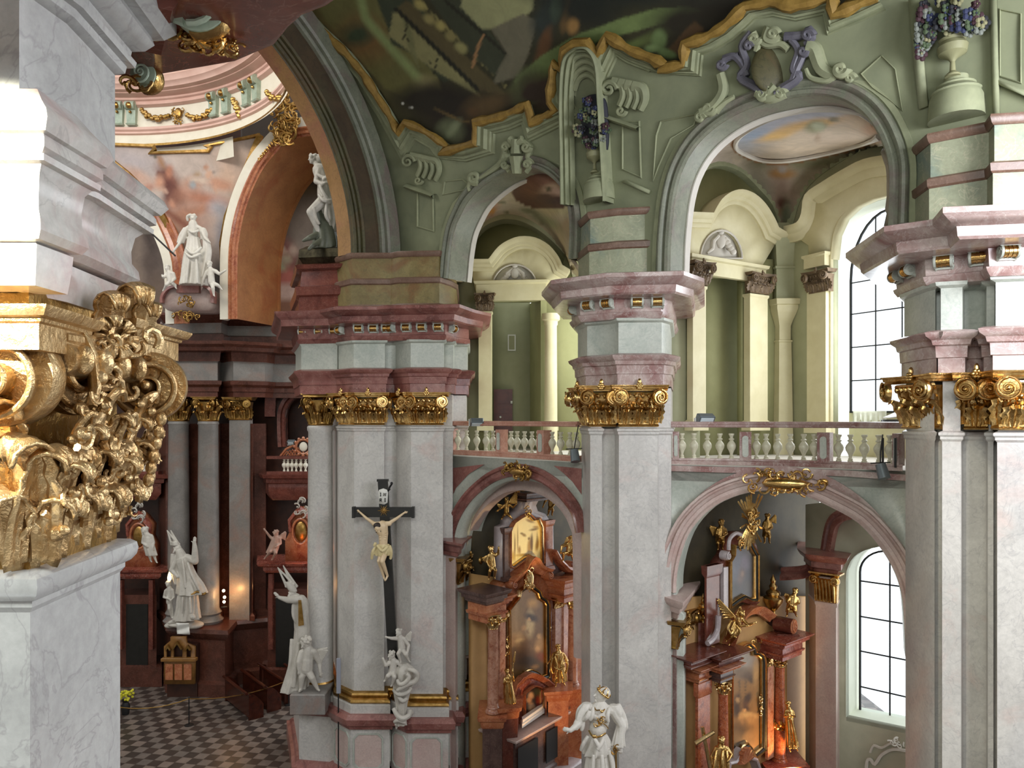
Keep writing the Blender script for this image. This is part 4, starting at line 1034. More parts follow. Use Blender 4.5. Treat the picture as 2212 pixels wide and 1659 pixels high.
# ---- balustrades ----------------------------------------------------------
def baluster(m,p,h,r):
    pr=[(.55,0),(.55,.05),(.4,.06),(.5,.1),(.3,.14),(.35,.2),(.55,.3),(.92,.42),(1.0,.52),(.85,.6),(.5,.68),(.35,.72),(.6,.76),(.6,.79),(.32,.82),(.42,.9),(.6,.94),(.6,1)]
    m.lathe(p,[(a*r,b*h) for a,b in pr],14)
def balustrade(label,df,pts,z0,z1,bals,blocks,mr,mb,lift=0):
    root=thing('balustrade',label,'balustrade',P(pts[0],900,df(pts[0],0)))
    root.location.z=z0
    path=[V(G(u,df(u,0))+(0,)) for u in [pts[0]+(pts[1]-pts[0])*i/16 for i in range(17)]]
    n=(path[-1]-path[0]); n=V((n.y,-n.x,0)).normalized()
    def at(z): return [p+V((0,0,z)) for p in path]
    MB().sweep(at(z1),[(-.14,.13),(-.13,.17),(-.08,.17),(-.06,.2),(-.02,.21),(.0,.19),(.0,-.19),(-.14,-.15),(-.14,.13)],n,flip=False).build('rail',M[mr],root)
    MB().sweep(at(z0),[(0,.18),(-.08,.18),(-.1,.13),(-.14,.12),(-.14,-.12),(0,-.15),(0,.18)],n).build('base_rail',M[mr],root)
    hb=(z1-.14)-(z0+.14)
    for u in bals:
        m=MB(); baluster(m,V(G(u,df(u,0))+(z0+.14,)),hb,.105); m.build('baluster',M[mb],root)
    for u0,u1 in blocks:
        a=V(G(u0,df(u0,0)));b=V(G(u1,df(u1,0))); t=(b-a).normalized(); nn=V((t.y,-t.x))
        q=lambda k,l:(k.x+nn.x*l,k.y+nn.y*l)
        bl=MB().plan([q(a,.14),q(b,.14),q(b,-.14),q(a,-.14)],[(z0+.1,0),(z1-.1,0)]).build('block',M[mr],root)
        c=(a+b)/2; w=(b-a).length*.28
        T=frame((c.x+nn.x*.14,c.y+nn.y*.14,(z0+z1)/2),(t.x,t.y,0),(nn.x,nn.y,0)); hh=hb*.42
        ol=[(math.cos(q_)*w*.98,math.sin(q_)*w+ (hh-w if math.sin(q_)>0 else -(hh-w))) for q_ in [2*PI*k/16 for k in range(16)]]
        MB().prism([T@V((x,-.01,z)) for x,z in ol],(nn.x*.03,nn.y*.03,0)).build('inlay',M['grey_green'],bl)
    return root
def bow(df,u0,u1,amt): return lambda u,v: df(u,v)+amt*math.sin(PI*max(0,min(1,(u-u0)/(u1-u0))))
g1=plane(975,22.5,1256,18.6); g2=plane(1448,17.7,1950,15.3)
bal1=balustrade('curved balcony balustrade with cream balusters and pink rail, between crossing pier and central pier',bow(g1,975,1256,.35),(974,1256),9.93,10.8,
   [989,1008,1030,1050,1065,1104,1117,1133,1149,1163,1193,1211,1231,1245],[(975,982),(1078,1090),(1168,1183)],'railpink','balust')
bal2=balustrade('long balcony balustrade with cream balusters and pink-grey rail, between central and right piers',bow(g2,1448,1950,.5),(1449,1950),9.93,10.8,
   [1473,1499,1528,1555,1580,1634,1655,1680,1707,1736,1759,1812,1837,1867,1898,1922],[(1453,1467),(1598,1623),(1769,1796),(1934,1948)],'pink','balust')
# ---------------------------------------------------------------- the two side chapels and their altars
AL1=plane(1060,21.6,1215,23.9); AL2=plane(1560,18.6,1690,20.4)
def nrm(df,u0,u1):
    a=V(G(u0,df(u0,0)));b=V(G(u1,df(u1,0))); t=(b-a).normalized(); return V((t.y,-t.x,0)),V((t.x,t.y,0))
N1,T1=nrm(AL1,1060,1215); N2,T2=nrm(AL2,1560,1690)
M['altarwall']=plaster('ochre_plaster','B58B55','C79B62',2,.6)
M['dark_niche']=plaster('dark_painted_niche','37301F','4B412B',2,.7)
M['amber']=plaster('pale_gold_ground','E8D58F','F3E5AE',3,.35,.05)
# chapel walls
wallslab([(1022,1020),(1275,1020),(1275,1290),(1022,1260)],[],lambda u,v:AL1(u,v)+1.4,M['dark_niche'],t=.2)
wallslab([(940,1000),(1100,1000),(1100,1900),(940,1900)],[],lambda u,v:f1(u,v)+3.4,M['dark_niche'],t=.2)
wallslab([(1022,1240),(1275,1280),(1275,1900),(1022,1900)],[],lambda u,v:AL1(u,v)+.9,M['altarwall'],t=.2)
def colm(parent,u,v0,v1,d,r,mat='altarcol',capm='gold_fine',caph=None,cap=True,base=True,nl=6,ring=None,name='column'):
    """round altar column from the top of its shaft v0 to its foot v1"""
    c=G(u,d); z1=zz(v0,d); z0=zz(v1,d); m=MB(); h=z1-z0
    m.lathe((c[0],c[1],z0),[(r*1.35,0),(r*1.35,r*.3),(r*1.25,r*.5),(r*1.05,r*.7),(r*1.15,r*.9),(r,r*1.2),(r*1.0,h*.35),(r*.86,h*.98),(r*.95,h)],20)
    o=m.build(name,M[mat],parent)
    if ring:
        zr=zz(ring,d); q=MB()
        for i in range(14):
            a=i*2*PI/14; q.ell((c[0]+r*1.05*math.cos(a),c[1]+r*1.05*math.sin(a),zr+.05*math.sin(i*2)),(.06,.06,.09),6,5)
        q.tube([(c[0]+r*1.02*math.cos(a),c[1]+r*1.02*math.sin(a),zr-.12) for a in [2*PI*i/16 for i in range(17)]],.035,6)
        q.build('garland_ring',M['gold'],o)
    if cap: round_capital(parent,c,r*.86,z1,caph or r*2.2,capm,nl,4,.4)
def entab(parent,u0,u1,v0,v1,df,dep,N,mats,off=0,back=.4,parts=('architrave','cornice')):
    """small entablature block from v0 (top) to v1"""
    a=P(u0,0,df(u0,0)+off);b=P(u1,0,df(u1,0)+off); d=(df(u0,0)+df(u1,0))/2+off-dep*.5
    z1=zz(v0,d);z0=zz(v1,d);h=z1-z0; n=N*dep; k=-N*back
    pl=[(a.x+n.x,a.y+n.y),(b.x+n.x,b.y+n.y),(b.x+k.x,b.y+k.y),(a.x+k.x,a.y+k.y)]
    MB().plan(pl,[(z0,-.02),(z0+.18*h,-.02),(z0+.2*h,.02),(z0+.3*h,.04),(z0+.32*h,-.01),(z0+.58*h,-.01)]).build(parts[0],M[mats[0]],parent)
    MB().plan(pl,[(z0+.57*h,.0),(z0+.62*h,.05),(z0+.7*h,.06),(z0+.72*h,.12),(z0+.84*h,.13),(z0+.88*h,.18),(z0+.97*h,.22),(z1,.22)]).build(parts[1],M[mats[1]],parent)
    return pl
def picture(parent,out,df,N,pf,mat='canvas',fm=('gold_fine','black','gold_fine'),w=.05,step=4,name='canvas',off=0):
    g=lambda u,v: df(u,v)+off
    o=surf(out,[],g,step,pf).build(name,M[mat],parent); thick(o,.04)
    p=onto(out,g); 
    MB().sweep(p,[(0,-.02),(0,.06),(w*.5,.09),(w,.06),(w,-.02)],N,flip=FL,closed=True).build('frame',M[fm[0]],o)
    MB().sweep(p,[(w,-.02),(w,.1),(w*1.8,.12),(w*1.8,-.02)],N,flip=FL,closed=True).build('frame',M[fm[1]],o)
    MB().sweep(p,[(w*1.8,-.02),(w*1.8,.12),(w*2.2,.16),(w*2.7,.12),(w*2.7,-.02)],N,flip=FL,closed=True).build('frame',M[fm[2]],o)
    return o
FL=True
def area2(pl): return sum(pl[i-1][0]*pl[i][1]-pl[i][0]*pl[i-1][1] for i in range(len(pl)))
# ================= left altar
al=thing('altarpiece','warmly lit altarpiece of orange marble with two paintings, under the left balcony','altar',P(1140,1650,22.3))
al.location.z=0
ret=[(1078,1275),(1085,1262),(1103,1245),(1120,1238),(1146,1205),(1160,1228),(1186,1240),(1196,1243),(1262,1243),(1262,1600),(1078,1700)]
PIC1=cat([(1101,1318),(1112,1304),(1120,1294),(1124,1280)],3)[:-1]+cat([(1124,1280),(1141,1271),(1158,1282)],3)[:-1]+cat([(1158,1282),(1163,1294),(1172,1300),(1176,1308)],3)+[(1177,1455),(1169,1458)]+cat([(1160,1450),(1145,1444),(1130,1450),(1114,1468),(1103,1478)],2)
o=surf(ret,[],AL1,None,None,.1).build('back_panel',M['altar'],al); thick(o,.5)
pf=blobpaint('7a5a35',[('e',1140,1290,30,20,0,'8c6a40',.6),('e',1155,1305,12,10,0,'c79a55',.6),('e',1120,1330,14,40,0,'8f7146',.6),('e',1115,1320,4,60,0,'a1835a',.5),('e',1108,1350,3,50,0,'9a7b50',.5),
 ('e',1146,1350,9,26,5,'c9b384',.4),('e',1150,1335,14,8,20,'463226',.4),('e',1143,1338,3,4,0,'d2ab78',.3),('e',1120,1380,14,16,20,'b08c58',.5),('e',1132,1356,5,6,0,'b98f5c',.4),('e',1110,1385,8,12,0,'a57c49',.5),('e',1125,1384,10,4,-15,'c9a56b',.4),
 ('e',1166,1392,9,20,5,'b58e5a',.5),('e',1164,1374,4,5,0,'c9a06a',.3),('e',1162,1402,5,7,0,'cfa36c',.4),('e',1168,1418,10,10,0,'8a4a2a',.5),('e',1135,1400,8,14,0,'6a4c2f',.5),('e',1130,1425,26,18,0,'4a3524',.5),('e',1145,1445,26,9,0,'5d442b',.5),('e',1155,1440,8,4,-10,'b98347',.5),('e',1140,1365,3,5,0,'8f6f4a',.4)])
picture(al,PIC1,lambda u,v:AL1(u,v)-.02,N1,pf,off=-.05)
# scrolled pediment above the painting
sp=cat([(1105,1262),(1117,1249),(1133,1235),(1147,1213),(1159,1228),(1172,1236),(1184,1239)],4)
MB().sweep(onto(sp,AL1,-.25),[(-.1,-.3),(-.1,.0),(-.03,.06),(.04,.08),(.08,.18),(.16,.22),(.18,-.3)],N1,flip=True).build('pediment',M['altar'],al)
m=MB(); scrollm(m,P(1106,1262,AL1(1106,0)-.3),T1,V((0,0,1)),N1,.13,.3); m.build('scroll',M['altar'],al); m=MB(); scrollm(m,P(1183,1243,AL1(1183,0)-.3),T1*-1,V((0,0,1)),N1,.13,.3); m.build('scroll',M['altar'],al)
gc=MB(); T=frame(P(1142,1252,AL1(1142,0)-.35),T1,N1); gc.ell(P(1142,1252,AL1(1142,0)-.33),(.16,.1,.3),12,8); rocaille(gc,None,T,.2,.3,26,9,.04); gc.build('cartouche',M['gold_fine'],al)
# upper storey
up=[(1098,1255),(1083,1255),(1085,1140),(1097,1134),(1100,1122),(1114,1110),(1124,1098),(1129,1084),(1126,1066),(1166,1062),(1164,1080),(1158,1092),(1162,1104),(1178,1110),(1186,1122),(1195,1124),(1196,1190),(1206,1222),(1222,1232),(1196,1240),(1180,1235),(1160,1222),(1147,1200),(1130,1222)]
UPI=[(1101,1145),(1109,1131),(1123,1121),(1137,1113),(1149,1125),(1159,1123),(1166,1139),(1167,1211),(1157,1211),(1143,1197),(1129,1203),(1105,1221),(1101,1219)]
o=surf(up,[UPI],AL1,None,None,.05).build('upper_frame',M['lavmarble'],al); thick(o,.35)
pf=blobpaint('EFDDA0',[('e',1112,1180,1.6,26,0,'8a6a2c',.4),('e',1118,1165,1.2,30,0,'9c7c3c',.4),('e',1143,1178,4,20,4,'b0883e',.5),('e',1148,1172,3,22,0,'6e5020',.4),('e',1142,1163,2.5,3,0,'8a6a2c',.3),('e',1160,1175,4,14,8,'9c7834',.5),('e',1160,1168,1,20,0,'6e5020',.4),('e',1130,1155,5,3,30,'9c7834',.5),('e',1126,1152,3,2,0,'8a6a2c',.4),('e',1143,1125,8,3,20,'9c7834',.5),('e',1150,1143,10,2.5,-10,'8a6a2c',.5),('e',1155,1138,6,2,0,'b0883e',.5),('e',1122,1188,3,8,0,'a5803a',.5),('e',1135,1198,20,3,-5,'b59048',.5),('e',1108,1200,3,10,0,'c8a65a',.5)])
picture(al,UPI,AL1,N1,pf,'brightpic',('gold_fine','altardark','altar'),.03,2,'gilded_relief',off=.0)
m=MB(); q=MB()
entab(al,1122,1170,1060,1082,AL1,.3,N1,('altardark','altardark'),-.1,parts=('keystone','top_cornice'))
for (u0,u1,v0,v1) in ((1086,1098,1140,1255),(1175,1190,1124,1232)):
    m=MB(); pts,z0,z1=pil(m,u0,u1,v0,v1,AL1,.08,-.02); m.plan(pts,[(z1-.2,0),(z1-.16,.03),(z1-.04,.06),(z1,.06)]); m.plan(pts,[(z0,.06),(z0+.12,.04)]); m.build('upper_pilaster',M['altar' if u0>1100 else 'altardark'],al)
m=MB(); scrollm(m,P(1233,1222,AL1(1233,0)-.25),T1*-1,V((0,0,1)),N1,.16,.3); m.tube(onto([(1196,1190),(1206,1212),(1220,1228),(1234,1233)],AL1,-.25),[.08,.1,.12,.14],8,flat=2); m.build('scroll',M['altar'],al)
gm=MB(); T=frame(P(1137,1104,AL1(1137,0)-.3),T1,N1); rocaille(gm,None,T,.12,.12,8,3,.035); gm.build('gilt_crest',M['gold'],al)
# entablatures, columns, pedestals
entab(al,1030,1062,1275,1342,AL1,.4,N1,('altar','altardark'),-.1)
entab(al,1066,1084,1285,1335,AL1,.2,N1,('altar','altar'),-.1)
entab(al,1190,1258,1242,1292,AL1,.55,N1,('altar','altar'),-.1,.2)
colm(al,1065,1358,1538,21.1,.16,nl=6,caph=.42); 
m=MB(); pts,z0,z1=pil(m,1076,1088,1345,1560,AL1,.08,-.05); m.build('pilaster',M['altarcol'],al)
face_capital(al,pts[0],pts[1],z1,z1+.3,'gold_fine',2)
m=MB(); pts,z0,z1=pil(m,1192,1210,1314,1484,AL1,.15,-.1); m.build('pilaster',M['altarcol'],al)
face_capital(al,pts[0],pts[1],z1,z1+.36,'gold_fine',2)
colm(al,1237,1314,1482,23.7,.16,nl=6,caph=.42)
def ped(parent,pl,z0,z1,mats=('altar','altar')):
    MB().plan(pl,[(z0,.12),(z0+.25,.12),(z0+.35,.04),(z1-.35,.04)]).build('pedestal',M[mats[0]],parent)
    MB().plan(pl,[(z1-.36,.03),(z1-.3,.08),(z1-.15,.1),(z1-.1,.16),(z1,.18)]).build('pedestal_cap',M[mats[1]],parent)
c=G(1065,21.1); ped(al,[(c[0]-.25,c[1]-.22),(c[0]+.22,c[1]-.22),(c[0]+.25,c[1]+.8),(c[0]-.25,c[1]+.8)],0,zz(1540,21.1),('altardark','altar'))
c=G(1237,23.7); ped(al,[(c[0]-.55,c[1]-.5),(c[0]+.25,c[1]-.2),(c[0]+.3,c[1]+.5),(c[0]-.55,c[1]+.2)],0,zz(1484,23.5))
c=G(1100,21.4); ped(al,[(c[0]-.15,c[1]-.25),(c[0]+.2,c[1]-.15),(c[0]+.25,c[1]+.5),(c[0]-.15,c[1]+.5)],0,zz(1526,21.2),('brown','altar'))
c=G(1207,22.9); ped(al,[(c[0]-.3,c[1]-.2),(c[0]+.25,c[1]-.1),(c[0]+.3,c[1]+.5),(c[0]-.3,c[1]+.5)],0,zz(1488,22.8))
# tabernacle with the small painting
tb=[(1108,1600),(1108,1500),(1112,1480),(1126,1466)]+cat([(1126,1466),(1142,1456),(1160,1460),(1178,1470)],3)+[(1190,1480),(1190,1600)]
TBI=[(1131,1566),(1131,1500)]+cat([(1132,1498),(1141,1490),(1152,1484),(1163,1487),(1170,1492)],2)+[(1170,1552)]
o=surf(tb,[TBI],AL1,None,None,-.35).build('tabernacle',M['red'],al); thick(o,.3)
MB().sweep(onto(tb[1:-1],AL1,-.4),[(-.1,-.1),(-.1,.05),(-.04,.08),(.03,.14),(.06,.14),(.06,-.1)],N1,flip=True).build('tabernacle_moulding',M['altar'],al)
pf=blobpaint('2e2018',[('e',1147,1502,6,7,0,'c99f72',.4),('e',1143,1512,5,6,20,'b98c60',.4),('e',1148,1530,7,10,-10,'d0a980',.5),('e',1140,1545,8,10,20,'7c4a3c',.5),('e',1155,1540,6,14,-20,'8e5a4a',.5),('e',1163,1515,5,22,0,'6e1f1a',.5),('e',1138,1558,8,8,0,'862a20',.5),('e',1150,1555,4,10,0,'c49a78',.5),('e',1160,1495,8,8,0,'3f4432',.5)])
picture(al,TBI,AL1,N1,pf,'canvas',('gold_fine','brown','altar'),.025,3,'small_canvas',off=-.33)
m=MB(); a=P(1128,1572,21.6); b=P(1176,1550,AL1(1176,0)-.55); t=(b-a); m.plan([(a.x,a.y),(b.x,b.y),(b.x-.05,b.y+.3),(a.x-.05,a.y+.3)],[(a.z-.02,0),(a.z+.1,.0),(a.z+.12,-.04),(a.z+.2,-.04)]); m.build('white_ledge',M['white'],al)
# altar table
def tab(u0,d0,u1,d1): 
    a=V(G(u0,d0));b=V(G(u1,d1)); return a,b
a=V(G(1114,21.0));b=V(G(1228,23.1)); n=V((b.y-a.y,-(b.x-a.x))).normalized()
zt=zz(1600,21.0)
bk=[(b.x-n.x*1.3,b.y-n.y*1.3),(a.x-n.x*1.3,a.y-n.y*1.3)]
mn=thing('altar_table','stone altar table with dark panels in front of the left altarpiece','altar table',(a.x,a.y,0))
MB().plan([tuple(a),tuple(b)]+bk,[(zt-.1,-.02),(zt-.08,.04),(zt-.02,.06),(zt,.05)]).build('top',M['palepink'],mn)
MB().plan([tuple(a),tuple(b)]+bk,[(.35,-.05),(.45,-.05),(.5,-.1),(zt-.1,-.1)]).build('body',M['altardark'],mn)
tt=(b-a).normalized(); Lm=(b-a).length
for s0,s1 in ((.06,.42),(.58,.94)):
    p0=a+tt*Lm*s0-n*.06;p1=a+tt*Lm*s1-n*.06
    MB().prism([V((p0.x,p0.y,.65)),V((p1.x,p1.y,.65)),V((p1.x,p1.y,zt-.3)),V((p0.x,p0.y,zt-.3))],(n.x*.02,n.y*.02,0)).build('dark_panel',M['black'],mn)
a2_=a-tt*.3+n*.25; b2_=b+tt*.3+n*.25
MB().plan([tuple(a2_),tuple(b2_)]+bk,[(0,.1),(.3,.1),(.34,.05),(.36,0)]).build('step',M['lavmarble'],mn)
# kneeling bench in front
def bench(label,c,rz,L_=1.6):
    r=thing('kneeler',label,'bench',(c[0],c[1],0),rz=rz)
    MB().bevbox(-L_/2,L_/2,-.2,.2,.82,.9,.015).build('armrest',M['woodred'],r,local=True)
    for s in (-1,1): MB().bevbox(s*L_/2-.04,s*L_/2+.04,-.2,.3,0,.82,.015).build('side_panel',M['wood'],r,local=True)
    MB().bevbox(-L_/2,L_/2,-.45,-.15,.2,.26,.01).build('kneeling_board',M['wood'],r,local=True)
    return r
bench('dark wooden kneeler on the speckled floor left of the white robed statue',G(1215,19.6),math.radians(-35),.8)
# ================= right chapel
W2=plane(1745,20.9,1990,18.9)
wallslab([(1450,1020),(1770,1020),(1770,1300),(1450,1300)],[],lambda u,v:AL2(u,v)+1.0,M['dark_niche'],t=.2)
wallslab([(1450,1290),(1760,1290),(1760,2050),(1450,2050)],[],lambda u,v:AL2(u,v)+.6,M['altarwall'],t=.2)
WH=[(1828,1549),(1828,1250)]+cat([(1829,1235),(1838,1212),(1856,1194),(1885,1184),(1915,1180),(1955,1186),(1975,1200)],2)+[(1985,1240),(1985,1582)]
M['chapelwall']=plaster('pale_chapel_plaster','A3A18C','B6B39D',1.5,.75)
wallslab([(1740,1090),(1990,1060),(1990,2100),(1740,2000)],[WH],W2,M['chapelwall'],t=.2)
wallslab([(1762,1320),(1812,1320),(1812,2000),(1762,2000)],[],lambda u,v:W2(u,v)-.03,M['palepink'],t=.1)
m=MB(); NW2=nrm(W2,1745,1990)[0]
m.sweep(onto([(1828,1549)]+WH[1:-1],W2),[(0,.02),(0,-1.0)],NW2); m.build('wall_right',M['white_pl'],kind='structure')
m=MB(); a=P(1828,1549,W2(1828,0));b=P(1985,1582,W2(1985,0)); m.prism([a,b,b-NW2*1.,a-NW2*1.],(0,0,-.1)); m.build('wall_right',M['white_pl'],kind='structure')
c1_=P(1858,1540,W2(1858,0)+.75); c2_=P(1990,1540,W2(1990,0)+.75)
gwin(2,'',(c1_.x,c1_.y),(c2_.x,c2_.y),zz(1560,20.7),zz(1235,20.7),zz(1186,20.5),2,[zz(v,20.6) for v in (1485,1408,1333,1256)],bt=.022)
# sill panel relief
wp=thing('wall_panel','pale carved panel with curved mouldings under the tall lower window','wall panel',P(1905,1650,W2(1905,0)))
g=lambda u,v:W2(u,v)-.04
m=MB(); m.sweep(onto(cat([(1870,1760),(1872,1655),(1880,1640),(1890,1650),(1905,1630),(1930,1618),(1960,1622)],4),g),[(-.04,0),(-.03,.05),(.03,.05),(.04,0)],NW2); m.sweep(onto(cat([(1880,1625),(1888,1610),(1905,1615),(1925,1605),(1940,1608)],4),g),[(-.03,0),(-.02,.05),(.02,.05),(.03,0)],NW2)
T=frame(P(1938,1608,W2(1938,0)-.05),(1,0,0),(0,-1,0)); rocaille(m,None,T,.22,.14,14,8,.035); m.build('relief_moulding',M['lilac'],wp)
# pilaster right of the altar and its rose band
pp=thing('chapel_pilaster','pale pink pilaster with fluted gilded capital between the right altar and the lower window','pilaster',G(1775,20.4)+(0,))
P2=[G(1748,20.8),G(1762,20.1),G(1806,19.75),G(1812,20.3),G(1812,21.2),G(1748,21.6)]
MB().plan(P2,[(0,0),(5.95,0),(6.0,.03),(6.06,.03),(6.08,0),(6.9,0)]).build('shaft',M['palepink'],pp)
MB().plan(P2,[(6.85,.03),(6.95,.06),(7.0,.14),(7.15,.14),(7.2,.24),(7.3,.3),(7.36,.32),(7.38,0)]).build('impost',M['rose'],pp)
fm=MB(); a=V(P2[1]);b=V(P2[2]); t=(b-a).normalized();n=V((t.y,-t.x)); w=(b-a).length
for i in range(6):
    q=a+t*w*(i+.5)/6+n*.04; fm.tube([(q.x,q.y,6.1),(q.x+n.x*.05,q.y+n.y*.05,6.45),(q.x+n.x*.14,q.y+n.y*.14,6.72)],[.035,.045,.05],8)
T=frame((a.x,a.y,6.72),(t.x,t.y,0),(n.x,n.y,0))
for s,q in ((-1,a),(1,b)): scrollm(fm,(q.x+n.x*.14,q.y+n.y*.14,6.68),V((t.x,t.y,0))*(-s),V((0,0,1)),V((n.x,n.y,0)),.13,.14)
fm.plan([tuple(a+n*.02),tuple(b+n*.02),tuple(b-n*.1),tuple(a-n*.1)],[(6.78,.08),(6.84,.14),(6.88,.14)]); fm.plan([tuple(a),tuple(b),tuple(b-n*.1),tuple(a-n*.1)],[(6.08,.02),(6.7,.04)]); fm.build('capital',M['gold'],pp)
bd=cat([(1690,1236),(1738,1232),(1762,1220),(1782,1196),(1789,1160),(1798,1128),(1820,1110),(1868,1100),(1900,1098)],4)
rb=thing('cornice_band','dark rose moulding curving up over the lower window inside the right chapel','moulding',P(1790,1160,20))
MB().sweep(onto(bd,lambda u,v:W2(u,v)-.05),[(-.14,-.1),(-.14,.05),(-.06,.1),(0,.08),(.05,.2),(.15,.26),(.2,.26),(.2,-.1)],NW2).build('moulding',M['rose'],rb)
# jamb pilaster at left of the right chapel
jp=thing('niche_pilaster','pink jamb with marble impost and gilded side capital left of the right altar','pilaster',G(1450,17.5)+(0,))
J=[G(1442,17.6),G(1462,17.3),G(1478,18.1),G(1492,18.9),G(1492,21),G(1442,20)]
MB().plan(J,[(0,-.02),(6.35,-.02)]).build('shaft',M['pink'],jp)
MB().plan(J,[(6.33,.02),(6.45,.05),(6.5,.1),(6.62,.12),(6.68,.2),(6.78,.24),(6.84,.24),(6.86,0)]).build('impost',M['palepink'],jp)
face_capital(jp,G(1463,17.35),G(1484,18.4),5.6,6.28,'gold_dull',2)
# altarpiece two
ar=thing('altarpiece','brown-red marble altarpiece with palm painting and ray burst inside the right chapel','altar',P(1620,1650,19.4)); ar.location.z=0
bp2=[(1530,1400),(1560,1395),(1580,1375),(1600,1345),(1640,1330),(1662,1350),(1700,1372),(1700,1700),(1530,1730)]
o=surf(bp2,[],AL2,None,None,.1).build('back_panel',M['amberwall'] if 'amberwall' in M else M['altarwall'],ar); thick(o,.4)
CAN2=[(1578,1624),(1578,1420)]+cat([(1590,1404),(1600,1400),(1611,1395),(1620,1405),(1622,1415)],2)+cat([(1631,1415),(1638,1420),(1641,1430)],2)+[(1641,1612),(1627,1624),(1621,1612),(1612,1602),(1600,1608),(1592,1622)]
pf=blobpaint('86653c',[('e',1600,1420,30,30,0,'8d8478',.7),('e',1610,1455,20,12,0,'6b5640',.6),('e',1618,1462,20,8,20,'5a4635',.5),('e',1595,1450,14,10,-10,'6f5a44',.5),('e',1625,1470,9,6,40,'4c3a2b',.5),
 ('l',[(1597,1470),(1596,1520)],1.2,'5a4630',.4),('l',[(1611,1470),(1610,1515)],1.2,'5a4630',.4),('e',1592,1510,9,12,10,'4f3b2b',.5),('e',1593,1513,4,6,0,'caa36c',.4),('e',1590,1532,9,18,0,'3f2f25',.5),('e',1615,1510,7,14,35,'43332a',.4),('e',1610,1522,6,8,20,'5a3f2b',.5),
 ('e',1611,1532,8,7,0,'4a3426',.4),('e',1608,1535,4,4,0,'c9985c',.3),('e',1618,1545,18,6,8,'c9a266',.5),('e',1602,1548,6,9,10,'b98e55',.5),('e',1604,1560,4,8,0,'b08450',.5),('e',1622,1556,10,10,0,'a37b49',.5),('e',1600,1590,26,26,0,'4b3927',.5),('e',1625,1590,14,10,-30,'8a6a42',.5),('e',1590,1610,18,14,0,'3c2c1f',.5),('e',1632,1450,6,30,0,'a5824e',.5)])
picture(ar,CAN2,lambda u,v:AL2(u,v)-.02,N2,pf,off=-.05,w=.045)
# crest above the painting
cr=cat([(1580,1398),(1590,1370),(1602,1340),(1618,1322),(1636,1318),(1650,1325),(1664,1336)],4)
MB().sweep(onto(cr,AL2,-.15),[(-.1,-.2),(-.1,.02),(-.02,.05),(.04,.12),(.12,.16),(.14,-.2)],N2,flip=True).build('pediment',M['altar'],ar)
UP2=[(1574,1302),(1574,1214),(1582,1201),(1583,1184),(1597,1186),(1613,1176),(1620,1191),(1626,1201),(1626,1290),(1617,1290),(1603,1283),(1589,1291)]
pf=blobpaint('4e4b50',[('e',1595,1230,16,30,0,'5d5b66',.6),('e',1602,1250,7,25,10,'6a5550',.6),('e',1610,1215,8,14,0,'6e6470',.6),('e',1590,1275,14,14,0,'3b3838',.6),('e',1604,1240,3,6,0,'8a6f60',.5),('e',1615,1270,8,14,0,'57504f',.5)])
fr=[(1560,1320),(1556,1216),(1568,1200),(1574,1180),(1580,1165),(1595,1150),(1620,1148),(1632,1170),(1640,1200),(1642,1300),(1630,1310),(1605,1300)]
o=surf(fr,[UP2],AL2,None,None,-.02).build('upper_frame',M['brown'],ar); thick(o,.3)
picture(ar,UP2,AL2,N2,pf,'canvas',('gold_fine','black','gold'),.035,3,'upper_canvas',off=-.05)
m=MB(); pts,z0,z1=pil(m,1522,1550,1222,1395,AL2,.06,-.0); m.plan(pts,[(z1-.3,0),(z1-.2,.05),(z1,.06)]); m.build('upper_pilaster',M['brown'],ar)
m=MB(); pts,z0,z1=pil(m,1556,1566,1225,1330,AL2,.1,-.03); m.build('upper_pilaster',M['lavmarble'],ar)
m=MB(); m.tube(onto(cat([(1552,1330),(1550,1360),(1540,1380),(1528,1390)],4),AL2,-.3),.07,8); m.build('scroll',M['lavmarble'],ar); m=MB(); m.tube(onto(cat([(1574,1188),(1576,1165),(1590,1152),(1604,1158)],4),AL2,-.3),.05,8); scrollm(m,P(1568,1200,AL2(1568,0)-.35),T2,V((0,0,1)),N2,.12,.2); m.build('scroll',M['lavmarble'],ar)
# rays
ry=MB(); c=P(1621,1126,AL2(1621,0)-.55); r=random.Random(2)
for i in range(26):
    a=math.radians([62,70,76,82,88,94,100,108,116,124,-60,-70,-78,-84,-90,-96,-104,-112,-120,140,150,30,40,50,210,330][i]); l=r.uniform(.42,.72) if i<19 else r.uniform(.25,.4)
    TR=V((.97,.24,0)); t=TR*math.cos(a)+V((0,0,math.sin(a))); w_=TR*(-math.sin(a))+V((0,0,math.cos(a)))
    p0=c+t*.12; p1=c+t*l
    ry.add([p0-w_*.012,p0+w_*.012,p1+w_*.03,p1+t*.04,p1-w_*.03,p0+N2*.02,p1+N2*.03],[(0,5,6,4),(5,1,2,6),(4,6,3),(6,2,3),(0,4,3,2,1)])
ry.build('ray_burst',M['gold'],ar)
ck=MB(); T=frame(c+N2*.05,T2,N2); rocaille(ck,None,T,.22,.26,30,12,.045); ck.build('gilt_cloud',M['gold'],ar)
gm=MB(); T=frame(P(1600,1172,AL2(1600,0)-.35),T2,N2); rocaille(gm,None,T,.14,.12,14,13,.035); T=frame(P(1630,1390,AL2(1630,0)-.1),T2,N2);rocaille(gm,None,T,.3,.12,12,14,.03); gm.build('gilt_crest',M['gold'],ar)
for k,(u,v,h) in enumerate(((1643,1520,.5),(1182,1370,.0))):
    if h: 
        gm=MB(); T=frame(P(u,v,AL2(u,0)-.12),T2,N2); rocaille(gm,None,T,.07,h*.6,20,20,.03); gm.build('gilt_leafwork',M['gold_fine'],ar)
